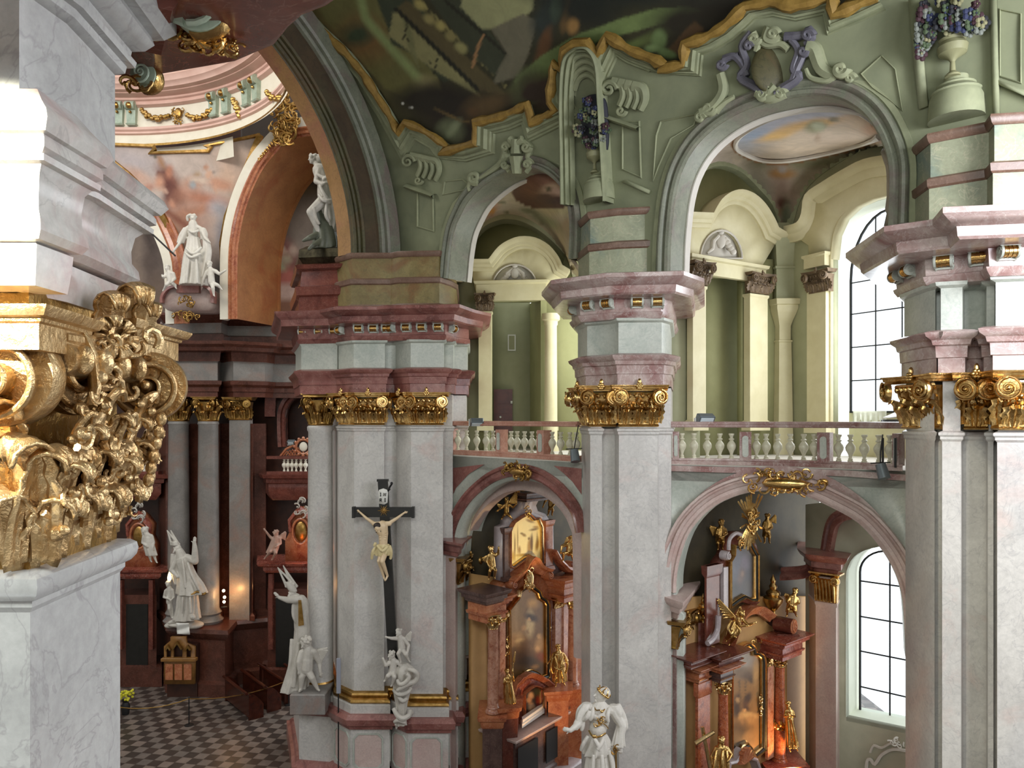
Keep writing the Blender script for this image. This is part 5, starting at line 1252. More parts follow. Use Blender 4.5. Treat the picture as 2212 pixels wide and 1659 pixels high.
gm=MB(); T=frame(P(1184,1366,AL1(1184,0)-.12),T1,N1); rocaille(gm,None,T,.06,.35,14,21,.03); T=frame(P(1096,1395,AL1(1096,0)-.12),T1,N1); rocaille(gm,None,T,.06,.3,14,22,.03); gm.build('gilt_leafwork',M['gold_fine'],al)
# big left entablature with projecting dark slab
entab(ar,1482,1530,1412,1438,AL2,.15,N2,('brown','brown'),-.3,.5)
entab(ar,1532,1582,1408,1436,AL2,.28,N2,('brown','brown'),-.3,.5)
entab(ar,1503,1526,1436,1474,AL2,.1,N2,('altar','altar'),-.2,.4)
entab(ar,1538,1566,1434,1470,AL2,.25,N2,('altardark','altar'),-.35,.4)
entab(ar,1650,1694,1372,1418,AL2,.55,N2,('red','red'),-.1,.3)
m=MB(); pts,z0,z1=pil(m,1502,1528,1476,1720,AL2,.08,-.2); m.plan(pts,[(z1-.35,.0),(z1-.3,.03),(z1,.03)]); m.build('pilaster',M['redcol'],ar)
colm(ar,1562,1498,1700,18.1,.135,'redcol',nl=6,caph=.32)
colm(ar,1684,1440,1645,20.0,.15,'redcol',nl=6,caph=.28,ring=1562)
m=MB(); pts,z0,z1=pil(m,1653,1666,1440,1640,AL2,.08,-.05); m.build('pilaster',M['altarcol'],ar); face_capital(ar,pts[0],pts[1],z1,z1+.3,'gold_fine',1)
c=G(1684,20.0); ped(ar,[(c[0]-.35,c[1]-.3),(c[0]+.5,c[1]-.2),(c[0]+.5,c[1]+.5),(c[0]-.35,c[1]+.5)],0,zz(1642,20.),('red','red'))
c=G(1550,18.3); ped(ar,[(c[0]-.6,c[1]-.3),(c[0]+.3,c[1]-.4),(c[0]+.5,c[1]+.5),(c[0]-.6,c[1]+.5)],0,zz(1700,18.),('brown','red'))
m=MB(); cc_=P(1697,1350,19.9); ax=V((.7,-.7,0)); m.tube([cc_-ax*.28,cc_+ax*.22],.2,20); m.build('roll_pedestal',M['brown'],ar)
m=MB(); scrollm(m,cc_+ax*.24,V((.7,.7,0)),V((0,0,1)),ax,.2,.05); m.build('scroll',M['altar'],ar)
MB().bevbox(-.3,.3,-.2,.2,-.35,-.2,.02,Matrix.Translation(cc_)).build('roll_base',M['brown'],ar)
# urns
def urn(label,u,v0,v1,d,mat='gold'):
    r=thing('urn',label,'urn',P(u,v1,d)); h=zz(v0,d)-zz(v1,d); q=h*.17
    MB().lathe((G(u,d)[0],d,zz(v1,d)),[(q*.8,0),(q*.8,h*.04),(q*.3,h*.1),(q*.3,h*.16),(q*.7,h*.22),(q*1.3,h*.38),(q*1.35,h*.46),(q*.8,h*.52),(q*.95,h*.55),(q*.9,h*.6),(q*.4,h*.66)],18).build('body',M[mat],r)
    m=MB(); m.lathe((G(u,d)[0],d,zz(v1,d)),[(q*.4,h*.64),(q*.55,h*.72),(q*.3,h*.8),(q*.4,h*.86),(0.001,h*1.)],12); m.build('flame_finial',M[mat],r)
    return r
urn('gilded urn on the left cornice of the right altarpiece',1519,1281,1342,18.5)
urn('gilded urn in shade on the right cornice of the right altarpiece',1670,1240,1335,20.4)
m=MB(); m.box(-.16,.16,-.16,.16,-.75,0,Matrix.Translation(P(1519,1342,18.5))); m.build('urn_pedestal',M['brown'],ar)
m=MB(); m.box(-.2,.2,-.16,.16,-.6,0,Matrix.Translation(P(1670,1335,20.4))); m.build('urn_pedestal',M['altardark'],ar)
# carved shell table front at the bottom of altar two
sh=MB(); c=P(1607,1650,AL2(1607,0)-.5)
for i in range(9):
    a=math.radians(20+140*i/8); sh.tube([c,c+T2*math.cos(a)*.3+V((0,0,math.sin(a)*.42))+N2*.05],[.03,.07],8)
sh.build('shell',M['altar'],ar)
MB().sweep(onto([(1570,1675),(1575,1648),(1588,1645),(1596,1632),(1605,1622),(1618,1636),(1632,1640),(1640,1662)],AL2,-.45),[(-.04,-.2),(-.04,.05),(0,.08),(.04,.05),(.04,-.2)],N2,flip=True).build('shell_moulding',M['lavmarble'],ar)
# ---------------------------------------------------------------- the crossing and choir beyond
DC=V((-15.5,21)); DR=9.
def phi_at(u,r=DR):
    k=(u-CX)/F; best=None
    for i in range(-700,800):
        ph=math.radians(i/10); x=DC.x+r*math.sin(ph); y=DC.y+r*math.cos(ph)
        e=abs(x/y-k)
        if best is None or e<best[0]: best=(e,ph)
    return best[1]
dome=thing('dome_drum','pale pink dome drum with moulded rings, garlands and green brackets at upper left','dome',(DC.x,DC.y,21.8))
def ring(prof,mat,nm,a0=-60,a1=85,n=60):
    vs=[];fs=[];m=MB()
    for r,z in prof:
        for i in range(n+1):
            a=math.radians(a0+(a1-a0)*i/n); vs.append((DC.x+r*math.sin(a),DC.y+r*math.cos(a),z))
    for j in range(len(prof)-1):
        for i in range(n): fs.append((j*(n+1)+i,j*(n+1)+i+1,(j+1)*(n+1)+i+1,(j+1)*(n+1)+i))
    m.add(vs,fs); return m.build(nm,M[mat],dome)
M['ivory']=plaster('ivory_plaster','DDD6C4','E9E3D3',2,.6); M['blush']=plaster('blush_painted_plaster','CFA89B','DDBBAF',1.5,.6)
M['teal']=plaster('pale_green_vault','A9BCA4','BFCDB5',1.,.7); M['green_marb']=marble('green_marble','93A493','B5C2B0',vein='6f8070',scale=4,rough=.3)
ring([(8.75,21.95),(8.75,22.02),(8.85,22.06),(8.85,22.08)],'gold_dull','gold_line')
ring([(9.1,21.2),(9.05,21.97)],'ivory','wall_band',-60,31); ring([(8.9,22.06),(9.0,22.5)],'ivory','lower_band')
ring([(9.0,22.48),(8.9,22.52),(8.92,22.6),(8.85,22.66),(8.9,22.78),(9.0,22.82)],'blush','moulded_band')
ring([(9.02,22.8),(9.02,23.62)],'ivory','frieze')
ring([(9.0,23.6),(8.85,23.66),(8.88,23.8),(8.8,23.84),(8.8,23.92),(8.5,23.98),(8.5,24.02),(8.3,24.04),(8.25,24.14),(8.15,24.2),(8.1,24.34),(8.05,24.4),(8.6,24.42)],'blush','cornice')
ring([(8.6,24.4),(8.6,24.6),(8.7,24.62),(8.7,25.5),(8.6,25.55),(8.5,25.65),(8.7,25.7)],'blush','attic')
ring([(8.7,25.7),(8.3,27.5),(7.,29.5),(5.,31),(2,32)],'teal','vault',-60,150)
for i,u in enumerate((258,287,465,491,535,557,690)):
    ph=phi_at(u); n=V((-math.sin(ph),-math.cos(ph),0)); t=V((math.cos(ph),-math.sin(ph),0)); p=V((DC.x,DC.y,23.2))-n*8.98
    T=frame(p,t,n); m=MB()
    m.plan([tuple((T@V((x,y,0)))[:2]) for x,y in ((-.17,-.02),(.17,-.02),(.17,.12),(-.17,.12))][::-1],[(22.85,0),(22.9,.04),(22.95,0),(23.7,.04)]) 
    m.tube([T@V((-.19,.16,.42)),T@V((.19,.16,.42))],.17,12); m.build('bracket',M['green_marb'],dome)
    q=MB(); q.ell(T@V((0,.28,.38)),.13,8,6); q.ell(T@V((0,.2,.15)),.06,6,5)
    q.build('gilt_mask',M['gold_dull'],dome)
def ringpt(u,v,r=8.95):
    ph=phi_at(u,r); x=DC.x+r*math.sin(ph); y=DC.y+r*math.cos(ph); return P(u,v,y)
for (pp_) in ([(308,238),(322,252),(342,257),(362,250)],[(406,250),(425,256),(445,248),(455,236)],[(505,215),(512,235),(515,250)],[(578,200),(590,212),(604,214)]):
    m=MB(); q=cat(pp_,5); q3=[ringpt(*x,8.9) for x in q]; r=random.Random(3)
    for p in q3:
        for k in range(2): m.ell(p+V((r.uniform(-.08,.08),-.03,r.uniform(-.06,.06))),r.uniform(.06,.1),6,5)
    m.tube(q3,.06,6); m.build('garland',M['gold_dull'],dome)
m=MB(); c=ringpt(385,250,8.9); T=frame(c,(1,0,0),(0,-1,0)); m.ell(c+V((0,0,.1)),(.16,.08,.22),8,6); rocaille(m,None,T,.26,.4,22,4,.05); m.build('cartouche',M['gold_dull'],dome)
# pendentive painting
pend=[(225,312),(332,316),(335,324),(328,331),(450,327),(455,319),(447,316),(563,292),(537,355),(510,418),(491,469),(481,527),(484,590),(484,700),(345,700),(386,601),(385,556),(375,524),(361,483),(341,450),(312,413),(276,377),(246,353),(225,340)]
dp=lambda u,v: 29.0+(v-300)*.005+ .000012*(u-420)**2
pf=blobpaint('c3b2a8',[('e',290,350,60,25,10,'b9aeae',.7),('e',500,340,40,20,0,'c9b1a2',.7),('e',490,380,20,30,0,'cfb09b',.7),('e',370,400,20,45,-30,'8a5c4c',.5),('e',357,388,15,26,-10,'6c4038',.5),('e',343,375,6,6,0,'7d5245',.4),('e',342,392,11,14,10,'c9977e',.5),('e',365,370,8,14,0,'b97f66',.5),('e',347,348,6,16,-25,'a87f62',.4),('e',336,337,3,4,-40,'5f5a4c',.3),('e',370,425,22,24,30,'6a3f38',.5),('e',372,440,6,12,-20,'c38f77',.4),('e',350,410,12,5,30,'c6a08c',.4),('e',318,402,12,9,0,'b88876',.5),
 ('e',420,400,26,16,0,'c39a86',.6),('e',445,362,6,6,0,'b98a70',.4),('e',452,378,7,10,20,'d1a78e',.4),('e',428,377,7,5,0,'b79a7c',.4),('e',436,390,20,5,10,'dcc6b4',.5),('e',418,402,7,9,0,'a4acb0',.5),('e',468,392,10,7,20,'d0a48b',.5),('e',466,408,4,9,-15,'d4ab93',.4),('e',460,372,3,4,30,'9c8d84',.4),('e',480,400,22,12,15,'c7957c',.6),('e',440,430,50,14,10,'b97e66',.7),('e',430,455,40,10,-20,'c08a70',.6),('e',470,450,20,15,0,'b3aeb2',.7),('e',480,500,14,40,0,'8e8e98',.7),('e',400,480,40,50,0,'b07f68',.7),('e',380,560,40,60,0,'97806f',.7),('e',470,600,20,50,0,'5f5a58',.6),('e',300,380,24,12,30,'c8a594',.6),('l',[(340,440),(390,480),(420,500)],7,'8c5a48',.6)])
o=surf(pend,[],dp,6.3,pf).build('ceiling',M['fresco'],kind='structure'); thick(o,.15)
pe=thing('pendentive_frame','thin gilded stepped frame around the putti painting at upper left','moulding',P(400,330,28.9))
MB().sweep(onto(pend[:7]+[(563,292)],lambda u,v:dp(u,v)-.03),[(-.07,0),(-.05,.1),(.05,.1),(.07,0)],(0,-1,0)).build('moulding',M['gold_dull'],pe)
MB().sweep(onto([(563,292),(537,355),(512,418),(491,469),(481,527),(484,610)],lambda u,v:dp(u,v)-.03),[(-.14,0),(-.1,.12),(.1,.12),(.14,0)],(0,-1,0)).build('moulding',M['gold_dull'],pe)
MB().sweep(onto(pend[-8:-1]+[(225,335)],lambda u,v:dp(u,v)-.03),[(-.14,0),(-.1,.12),(.1,.12),(.14,0)],(0,-1,0)).build('moulding',M['gold_dull'],pe)
# right transept arch
TA=plane(480,29.6,740,28.0)
to=cat([(500,690),(500,562),(505,508),(516,456),(533,407),(557,358),(584,323),(611,296),(640,283),(675,278),(710,285),(740,300),(790,380)],3)
ta=thing('crossing_arch','orange-brown arch with ivory border framing the dark painted choir vault','arch',P(500,690,29.4))
NT=nrm(TA,480,740)[0]
MB().sweep(onto(to,TA,-.05),[(.04,.0),(.04,.1),(.42,.16),(.42,-.3)],NT,flip=True).build('ivory_border',M['ivory'],ta)
MB().sweep(onto(to,TA,-.05),[(-.28,-.1),(-.28,.0),(-.2,.02),(-.19,.1),(-.1,.12),(-.09,.05),(-.04,.1),(.0,.14),(.05,.14),(.05,-.1)],NT,flip=True).build('archivolt',M['altar'],ta)
M['orange_plain']=marble('orange_brown_soffit','8E5B34','A97142',vein='7c4c2c',scale=1.,rough=.45,patch='94552f',va=.4)
MB().sweep(onto(to,TA,-.05),[(-.28,.0),(-.33,-2.6),(-.4,-2.6),(-.42,-3.0)],NT,flip=True).build('soffit',M['orange_plain'],ta)
pf=blobpaint('3a2d22',[('e',640,330,60,30,0,'33271b',.6),('e',600,420,40,50,0,'3d2f25',.6),('e',640,440,60,30,0,'54493c',.6),('e',650,480,50,40,0,'6a6058',.7),('e',650,530,40,24,0,'736a62',.7),('e',600,520,18,60,0,'5c4440',.6),('e',640,405,40,12,10,'5c4e33',.6),('e',600,560,30,40,0,'7c4a45',.6),('e',620,600,40,20,0,'8a4d44',.6),('e',618,560,10,10,0,'8d8570',.5),('e',612,540,5,8,0,'a89584',.5),('e',632,540,8,10,0,'a08d80',.5),('e',605,575,12,8,30,'83866c',.5),('e',570,600,14,40,0,'5f3e38',.6),('p',[(550,612),(760,612),(760,650),(550,650)],'9c857c'),('p',[(550,646),(760,646),(760,720),(550,720)],'6d4a38')])
TB=lambda u,v:TA(u,v)+3.1
o=surf([(520,240),(800,240),(800,720),(520,720)],[],TB,8,pf).build('wall_back',M['fresco'],kind='structure'); thick(o,.2)
gcart('gilded scrollwork cartouche at the crown of the orange-brown arch',617,258,28.3,.55,1.05,110,31,V((-.2,-.98,0)),'gold_dull',rr=.085,core=False)
m=MB(); r=random.Random(5)
for i in range(40):
    f=i/39; u=606-58*f+3*math.sin(i*2.); v=290+ 62*f**1.2; m.ell(P(u+10,v-6,28.6),.07*(1-.5*f),6,5)
prop(m.build('leaf_drop',M['gold_dull']),'string of gilded leaves trailing down the ivory arch border','ornament')
# left crossing arch (partly hidden by the near pier)
LA=plane(225,30.5,400,29.8)
lo_=cat([(215,330),(246,362),(278,392),(307,428),(330,464),(350,505),(366,545),(374,590),(377,700)],3)
la=thing('crossing_arch','left orange-brown arch with ivory border half hidden by the near pier','arch',P(377,700,29.8)); NLA=nrm(LA,225,400)[0]
MB().sweep(onto(lo_,LA,-.05),[(-.05,.0),(-.05,.1),(.3,.15),(.3,-.3)],NLA).build('ivory_border',M['ivory'],la)
MB().sweep(onto(lo_,LA,-.05),[(-.6,-.1),(-.6,.0),(-.5,.02),(-.45,.1),(-.3,.05),(-.15,.12),(-.04,.08),(-.04,-.1)],NLA).build('archivolt',M['altar'],la)
pf=blobpaint('6b5d54',[('e',290,520,20,60,-20,'7e6e62',.6),('e',330,580,20,60,0,'594a42',.6),('e',280,600,30,30,0,'8b7869',.6),('e',315,500,8,50,-20,'4d3f38',.5),('e',345,640,20,40,0,'6d5a4c',.6)])
o=surf([(200,420),(390,420),(390,720),(200,720)],[],lambda u,v:33,8,pf).build('wall_back',M['fresco'],kind='structure'); thick(o,.2)
# back walls, dark red-brown
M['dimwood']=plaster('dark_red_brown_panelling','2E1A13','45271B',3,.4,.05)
FW=plane(200,33.2,760,32.2)
HOLE=[(617,965),(615,905),(620,880),(632,864),(646,857),(664,855),(700,856),(700,965)]
HOLE2=[(618,692),(628,682),(640,677),(664,676),(664,692)]
o=surf([(200,690),(760,690),(760,1560),(200,1560)],[HOLE],FW,30).build('wall_back',M['dimwood'],kind='structure'); thick(o,.25)
# bright room seen through the arched opening
o=surf([(590,640),(740,640),(740,1000),(590,1000)],[],lambda u,v:36,None).build('wall_back',M['ivory'],kind='structure'); thick(o,.1)
ow=thing('arched_opening','brown moulded arch around the bright opening above the far balcony','arch',P(616,965,32.2))
MB().sweep(onto(cat(HOLE[0:6],3),lambda u,v:FW(u,v)-.05),[(0,-.4),(0,.06),(.1,.1),(.16,.06),(.16,.1),(.3,.14),(.34,.0)],(0,-1,0),flip=True).build('archivolt',M['brown'],ow)
MB().sweep(onto(cat([(592,900),(593,860),(600,835),(620,814),(650,804)],4),lambda u,v:FW(u,v)-.05),[(-.1,0),(-.1,.15),(.2,.3),(.3,.35),(.3,0)],(0,-1,0),flip=True).build('hood_moulding',M['brown'],ow)
# pier cluster of the far side
fp=thing('column_cluster','dark crossing pier with two pale columns and gilded capitals behind the bishop statue','column',G(440,29)+(0,))
FP=pts_ud([(a,b+1.3) for a,b in [(345,30.2),(358,29.6),(404,29.6),(405,29.9),(474,29.4),(478,30.6),(500,30.6),(503,29.8),(546,29.6),(550,30.2),(574,30.4),(580,32.5),(340,32.5)]])
PB=pts_ud([(a,b+1.3) for a,b in [(368,29.6),(374,28.7),(445,28.3),(482,28.2),(500,29.5),(600,30.2),(610,32),(340,32)]])
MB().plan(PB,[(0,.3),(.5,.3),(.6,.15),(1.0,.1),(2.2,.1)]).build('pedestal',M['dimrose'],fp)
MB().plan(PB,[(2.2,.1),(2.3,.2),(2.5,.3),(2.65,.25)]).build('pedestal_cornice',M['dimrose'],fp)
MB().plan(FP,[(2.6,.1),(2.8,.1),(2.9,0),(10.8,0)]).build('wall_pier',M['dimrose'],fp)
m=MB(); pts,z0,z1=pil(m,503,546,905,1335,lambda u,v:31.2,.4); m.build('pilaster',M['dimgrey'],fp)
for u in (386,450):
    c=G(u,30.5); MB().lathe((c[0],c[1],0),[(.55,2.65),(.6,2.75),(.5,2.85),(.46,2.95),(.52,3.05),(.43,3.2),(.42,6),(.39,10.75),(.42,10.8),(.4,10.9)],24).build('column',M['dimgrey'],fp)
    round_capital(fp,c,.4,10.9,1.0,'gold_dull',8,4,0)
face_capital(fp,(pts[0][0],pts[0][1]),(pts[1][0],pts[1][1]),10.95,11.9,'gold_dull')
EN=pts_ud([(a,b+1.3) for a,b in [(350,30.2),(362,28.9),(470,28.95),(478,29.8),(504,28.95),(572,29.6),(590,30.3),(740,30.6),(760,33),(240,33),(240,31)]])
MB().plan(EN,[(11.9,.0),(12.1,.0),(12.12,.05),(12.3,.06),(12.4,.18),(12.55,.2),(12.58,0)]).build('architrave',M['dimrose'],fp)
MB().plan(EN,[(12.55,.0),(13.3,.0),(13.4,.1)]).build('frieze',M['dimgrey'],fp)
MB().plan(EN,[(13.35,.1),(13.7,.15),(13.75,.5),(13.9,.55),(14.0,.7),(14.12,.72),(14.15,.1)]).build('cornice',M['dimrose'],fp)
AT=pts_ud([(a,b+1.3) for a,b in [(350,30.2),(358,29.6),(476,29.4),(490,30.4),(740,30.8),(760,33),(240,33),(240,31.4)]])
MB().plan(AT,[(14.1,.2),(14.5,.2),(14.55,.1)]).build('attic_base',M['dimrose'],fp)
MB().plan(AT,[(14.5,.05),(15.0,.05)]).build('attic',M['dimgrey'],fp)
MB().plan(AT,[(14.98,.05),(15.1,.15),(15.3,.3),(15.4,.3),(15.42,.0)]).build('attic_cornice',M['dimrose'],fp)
# bracket plinth under the white statue
bpn=thing('statue_plinth','curved marble plinth with scroll shoulders and gilded crown under the upper white statue group','plinth',P(403,680,29.2))
g=lambda u,v:29.2
m=surf([(352,662),(350,648),(356,632),(368,622),(384,618),(392,634),(398,617),(426,617),(432,634),(440,618),(454,626),(460,640),(460,652),(455,664),(445,670),(362,670)],[],g,None,None); thick(m.build('body',M['palepink'],bpn),1.9)
MB().sweep(onto(cat([(351,655),(352,640),(364,624),(384,617)],4),g,-.05),[(-.06,-.2),(-.06,.1),(.06,.14),(.06,-.2)],(0,-1,0)).build('shoulder',M['rose'],bpn)
MB().sweep(onto(cat([(440,617),(456,626),(461,640),(460,655)],4),g,-.05),[(-.06,-.2),(-.06,.1),(.06,.14),(.06,-.2)],(0,-1,0)).build('shoulder',M['rose'],bpn)
m=MB(); pts,z0,z1=pil(m,386,434,618,634,g,.2); m.build('top_slab',M['rose'],bpn)
m=MB(); T=frame(P(404,652,28.95),(1,0,0),(0,-1,0)); rocaille(m,None,T,.25,.2,14,6,.05); T=frame(P(404,682,28.95),(1,0,0),(0,-1,0)); rocaille(m,None,T,.6,.1,20,7,.05); rocaille(m,None,frame(P(406,690,28.95),(1,0,0),(0,-1,0)),.1,.25,12,8,.05); m.build('gilded_crown',M['gold_dull'],bpn)
# far balconies
def farbal(label,u0,u1,v0,v1,d,bals):
    r=thing('balustrade',label,'balustrade',P(u0,v1,d)); z1=zz(v0,d);z0=zz(v1,d); y=d
    MB().box(P(u0,0,d).x,P(u1,0,d).x,d-.15,d+.2,z1-.12,z1).build('rail',M['brown'],r); MB().box(P(u0,0,d).x,P(u1,0,d).x,d-.15,d+.2,z0-.1,z0+.08).build('base_rail',M['brown'],r)
    for u in bals:
        m=MB(); baluster(m,(G(u,d)[0],d,z0+.08),z1-z0-.2,.1); m.build('baluster',M['ivory'],r)
    return r
farbal('distant balcony with pale balusters left of the single pale column',578,672,985,1022,31.0,[614,622,631,640,650,660])
farbal('distant balcony with pale balusters just right of the gilded near capital',262,345,985,1022,31.0,[291,298,305,312,319,326,333])
MB().plan(pts_ud([(574,31.2),(580,30.8),(672,30.8),(672,33),(574,33)]),[(7.6,-.2),(7.9,.0),(8.3,.0),(8.35,.1),(8.5,.12),(8.55,.25),(8.7,.3)]).build('trim_2',M['brown'],kind='structure')
MB().plan(pts_ud([(240,31.2),(348,30.8),(348,33),(240,33)]),[(7.6,-.2),(7.9,.0),(8.3,.0),(8.35,.1),(8.5,.12),(8.55,.25),(8.7,.3)]).build('trim_3',M['brown'],kind='structure')
# pierced crest with a round rosette on the far balcony
ct=thing('openwork_crest','brown pierced crest with a round rosette standing on the far balcony rail','ornament',P(640,985,31))
m=MB(); T=frame(P(655,965,30.9),(1,0,0),(0,-1,0))
m.tube([T@V((.3*math.cos(a),0,.3*math.sin(a))) for a in [2*PI*i/20 for i in range(21)]],.05,6)
for i in range(12):
    a=2*PI*i/12; m.ell(T@V((.36*math.cos(a),0,.36*math.sin(a))),.07,6,5)
for k in range(6): m.tube(onto([(612+k*6,984),(620+k*6,975-k*2),(628+k*6,984)],lambda u,v:30.95),.03,5)
m.tube(onto([(606,985),(618,970),(634,962),(648,950)],lambda u,v:30.95),.05,6); m.build('scrollwork',M['altar'],ct)
MB().ell(T@V((0,-.02,0)),(.17,.05,.2)).build('medallion',M['ivory'],ct)
# side altars in the crossing, dim orange marble
def sidealt(label,u,d,pil_us,medal,cornv,right=True):
    r=thing('side_altar',label,'altar',P(u,1440,d)); r.location.z=0
    g=lambda a,b:d
    u0,u1=pil_us
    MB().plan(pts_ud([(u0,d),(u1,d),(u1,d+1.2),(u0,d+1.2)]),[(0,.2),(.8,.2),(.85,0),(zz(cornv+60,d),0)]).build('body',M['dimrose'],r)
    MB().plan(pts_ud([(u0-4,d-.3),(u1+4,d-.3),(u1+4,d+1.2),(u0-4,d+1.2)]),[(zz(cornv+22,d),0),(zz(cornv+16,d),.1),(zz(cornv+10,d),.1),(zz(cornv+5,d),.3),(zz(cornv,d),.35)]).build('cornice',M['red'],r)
    mu,mv=medal
    up_=[(mu-34,cornv),(mu-34,mv+20),(mu-24,mv),(mu-26,mv-25),(mu-10,mv-45),(mu,mv-52),(mu+10,mv-45),(mu+26,mv-25),(mu+24,mv),(mu+34,mv+20),(mu+34,cornv)]
    o=surf(up_,[],g).build('upper_panel',M['altar'],r); thick(o,.5)
    MB().sweep(onto(up_[2:-2],g,-.02),[(-.05,0),(-.02,.1),(.1,.2),(.12,0)],(0,-1,0)).build('moulding',M['red'],r)
    m=MB(); T=frame(P(mu,mv,d-.1),(1,0,0),(0,-1,0)); m.ell(T@V((0,0,0)),(.26,.1,.42),14,10); m.build('medallion',M['gold_dull'],r)
    m=MB(); m.tube([T@V((.34*math.cos(a),.03,.52*math.sin(a))) for a in [2*PI*i/24 for i in range(25)]],.05,6); m.build('medallion_frame',M['altar'],r)
    q=MB(); rocaille(q,None,frame(P(mu,mv-52,d-.15),(1,0,0),(0,-1,0)),.25,.3,12,3,.06); q.build('putto_heads',M['stone_dim'],r)
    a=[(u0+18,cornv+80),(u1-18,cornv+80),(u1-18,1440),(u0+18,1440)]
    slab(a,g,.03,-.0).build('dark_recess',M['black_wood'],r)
    for uu in (u0+5,u1-12):
        m=MB(); pts,z0,z1=pil(m,uu,uu+9,cornv+26,1400,g,.2); m.build('pilaster',M['brown'],r)
    return r
sidealt('dim orange marble side altar with gilded oval relief, behind the pale single column',640,30.3,(578,690),(650,1148),1212)
sidealt('dim orange marble side altar with gilded oval relief, right of the near pier edge',300,30.6,(255,338),(300,1158),1225)
# lamp glow on the wall beside the columns
lp=thing('wall_lamp','lit lamp cluster glowing against the pilaster right of the far columns','lamp',P(486,1300,30.2))
MB().lathe((G(484,30.2)[0],30.2,zz(1312,30.2)),[(.12,0),(.12,.03),(.02,.05),(.02,.4)],10).build('stem',M['iron'],lp)
M['bulb']=glow('lit_bulb','FFE0B0',14.)
for u,v in ((483,1276),(485,1290),(484,1300)): MB().ell(P(u,v,30.2),.06,8,6).build('bulb',M['bulb'],lp)
# pews
def pew(label,loc,rz,L_,group='short pews in the crossing',front=False):
    r=thing('pew',label,'pew',loc,group if not front else None,rz)
    n=10
    def prof(x):  # curved top of the end panel
        return .55+.4*math.sin(min(1,x)*PI*.5)
    for s in (0,1):
        x=s*L_; m=MB()
        pl=[V((x,0,0)),V((x,.55,0)),V((x,.55,.45))]+[V((x,.55-.45*k/8,.5+.42*math.sin(k/8*PI/2))) for k in range(9)]+[V((x,0,.92))]
        m.prism(pl,(.06,0,0)); m.build('end_panel',M['wood'],r,local=True)
    MB().bevbox(0,L_,.1,.5,.42,.47,.01).build('seat',M['wood'],r,local=True)
    MB().bevbox(0,L_,0,.05,.1,.95,.01).build('backrest',M['wood'],r,local=True)
    MB().tube([(0,-.05,.97),(L_,-.05,.97)],.06,8).build('book_rest',M['wood'],r,local=True)
    return r
M['nearg']=marble('pale_grey_near_marble','A9A9A7','BDBDBA',vein='8c8a8a',scale=1.3,rough=.22,va=.5)
# ---------------------------------------------------------------- the near pier with its large gilded capital
npr=thing('near_pier','huge near marble pier at the left edge with a large gilded capital','pier',(-1.9,2.7,0))
SH=[(-4,2.45),(-1.594,2.45),(-1.64,3.10),(-4,3.3)]
MB().plan(SH,[(0,0),(10.36,0),(10.38,.015),(10.4,.015),(10.405,.03),(10.41,.035),(10.43,.05),(10.455,.055),(10.48,.05),(10.495,.03),(10.5,.0)]).build('shaft',M['nearg'],npr)
MB().plan(SH,[(10.49,-.01),(11.5,-.01)]).build('capital_core',M['gold_dull'],npr)
def big_leaf(m,T,c,w,h,out,curl=.3,lob=5,nu=14,nv=18):
    vs=[];fs=[]
    for j in range(nv+1):
        t=j/nv
        if t<.62: y=out*.45*(t/.62)**1.6; z=h*.85*t/.62; 
        else:
            a=(t-.62)/.38*PI*1.25; r=h*curl*.5; y=out*.45+r*(1-math.cos(a)); z=h*.85+r*math.sin(a)*1.1
        hw=w/2*(.55+.45*math.sin(min(1,t*1.15)*PI*.8))*(1-.5*max(0,t-.7)/.3)
        hw*=1+.2*abs(math.sin(t*PI*lob))-.06
        for i in range(nu+1):
            x=(i/nu-.5)*2
            rib=.035*w*math.cos(x*PI*5+t*2*abs(x))*(.3+.7*abs(x))+.05*w*math.exp(-(x*5)**2)
            cup=-.22*w*x*x*(.9-1.6*t)
            vs.append(T@(V(c)+V((x*hw,y+cup+rib,z-abs(x)**2*h*.07))))
    for j in range(nv):
        for i in range(nu): a=j*(nu+1)+i; fs.append((a,a+1,a+nu+2,a+nu+1))
    m.add(vs,fs)
z0=10.5; Hc=.92
m=MB()
Ts=frame((-1.617,2.775,z0),(-.07,1,0),(1,.07,0))   # side face frame: x runs away from the viewer
Tf=frame((-2.2,2.45,z0),(1,0,0),(0,-1,0))
for x in (-.27,-.1,.07,.24): big_leaf(m,Ts,(x,-.01,.0),.2,.24,.1,.3,6)
for x in (-.34,-.18,-.01,.16,.32): big_leaf(m,Ts,(x,-.01,.03),.17,.4,.13,.17,8)
for x,z_,s_ in ((-.28,.2,.12),(-.08,.26,.1),(.1,.2,.12),(.25,.28,.1),(-.18,.36,.09),(.02,.4,.09),(.2,.4,.08),(.33,.36,.08)): big_leaf(m,Ts,(x,.05+.12*z_,z_),s_,s_*1.15,.06,.4,4)
for x in (.0,.18,.36,.54): big_leaf(m,Tf,(x,0,.0),.2,.26,.1,.3,6)
for x in (.08,.27,.46,.62): big_leaf(m,Tf,(x,0,.03),.19,.44,.14,.17,8)
for x,z_,s_ in ((.0,.42,.15),(.2,.44,.16),(.42,.42,.15),(.58,.4,.14)): big_leaf(m,Tf,(x,.08,z_),s_,s_,.09,.5,4)
lv=m.build('acanthus_leaves',M['goldn'],npr); sd=lv.modifiers.new('t','SOLIDIFY'); sd.thickness=.014
m=MB(); r=random.Random(12)
def stalk(T,pts,r0,r1):
    q=cat(pts,5); n=len(q); m.tube([T@V(p) for p in q],[r0+(r1-r0)*i/(n-1) for i in range(n)],8)
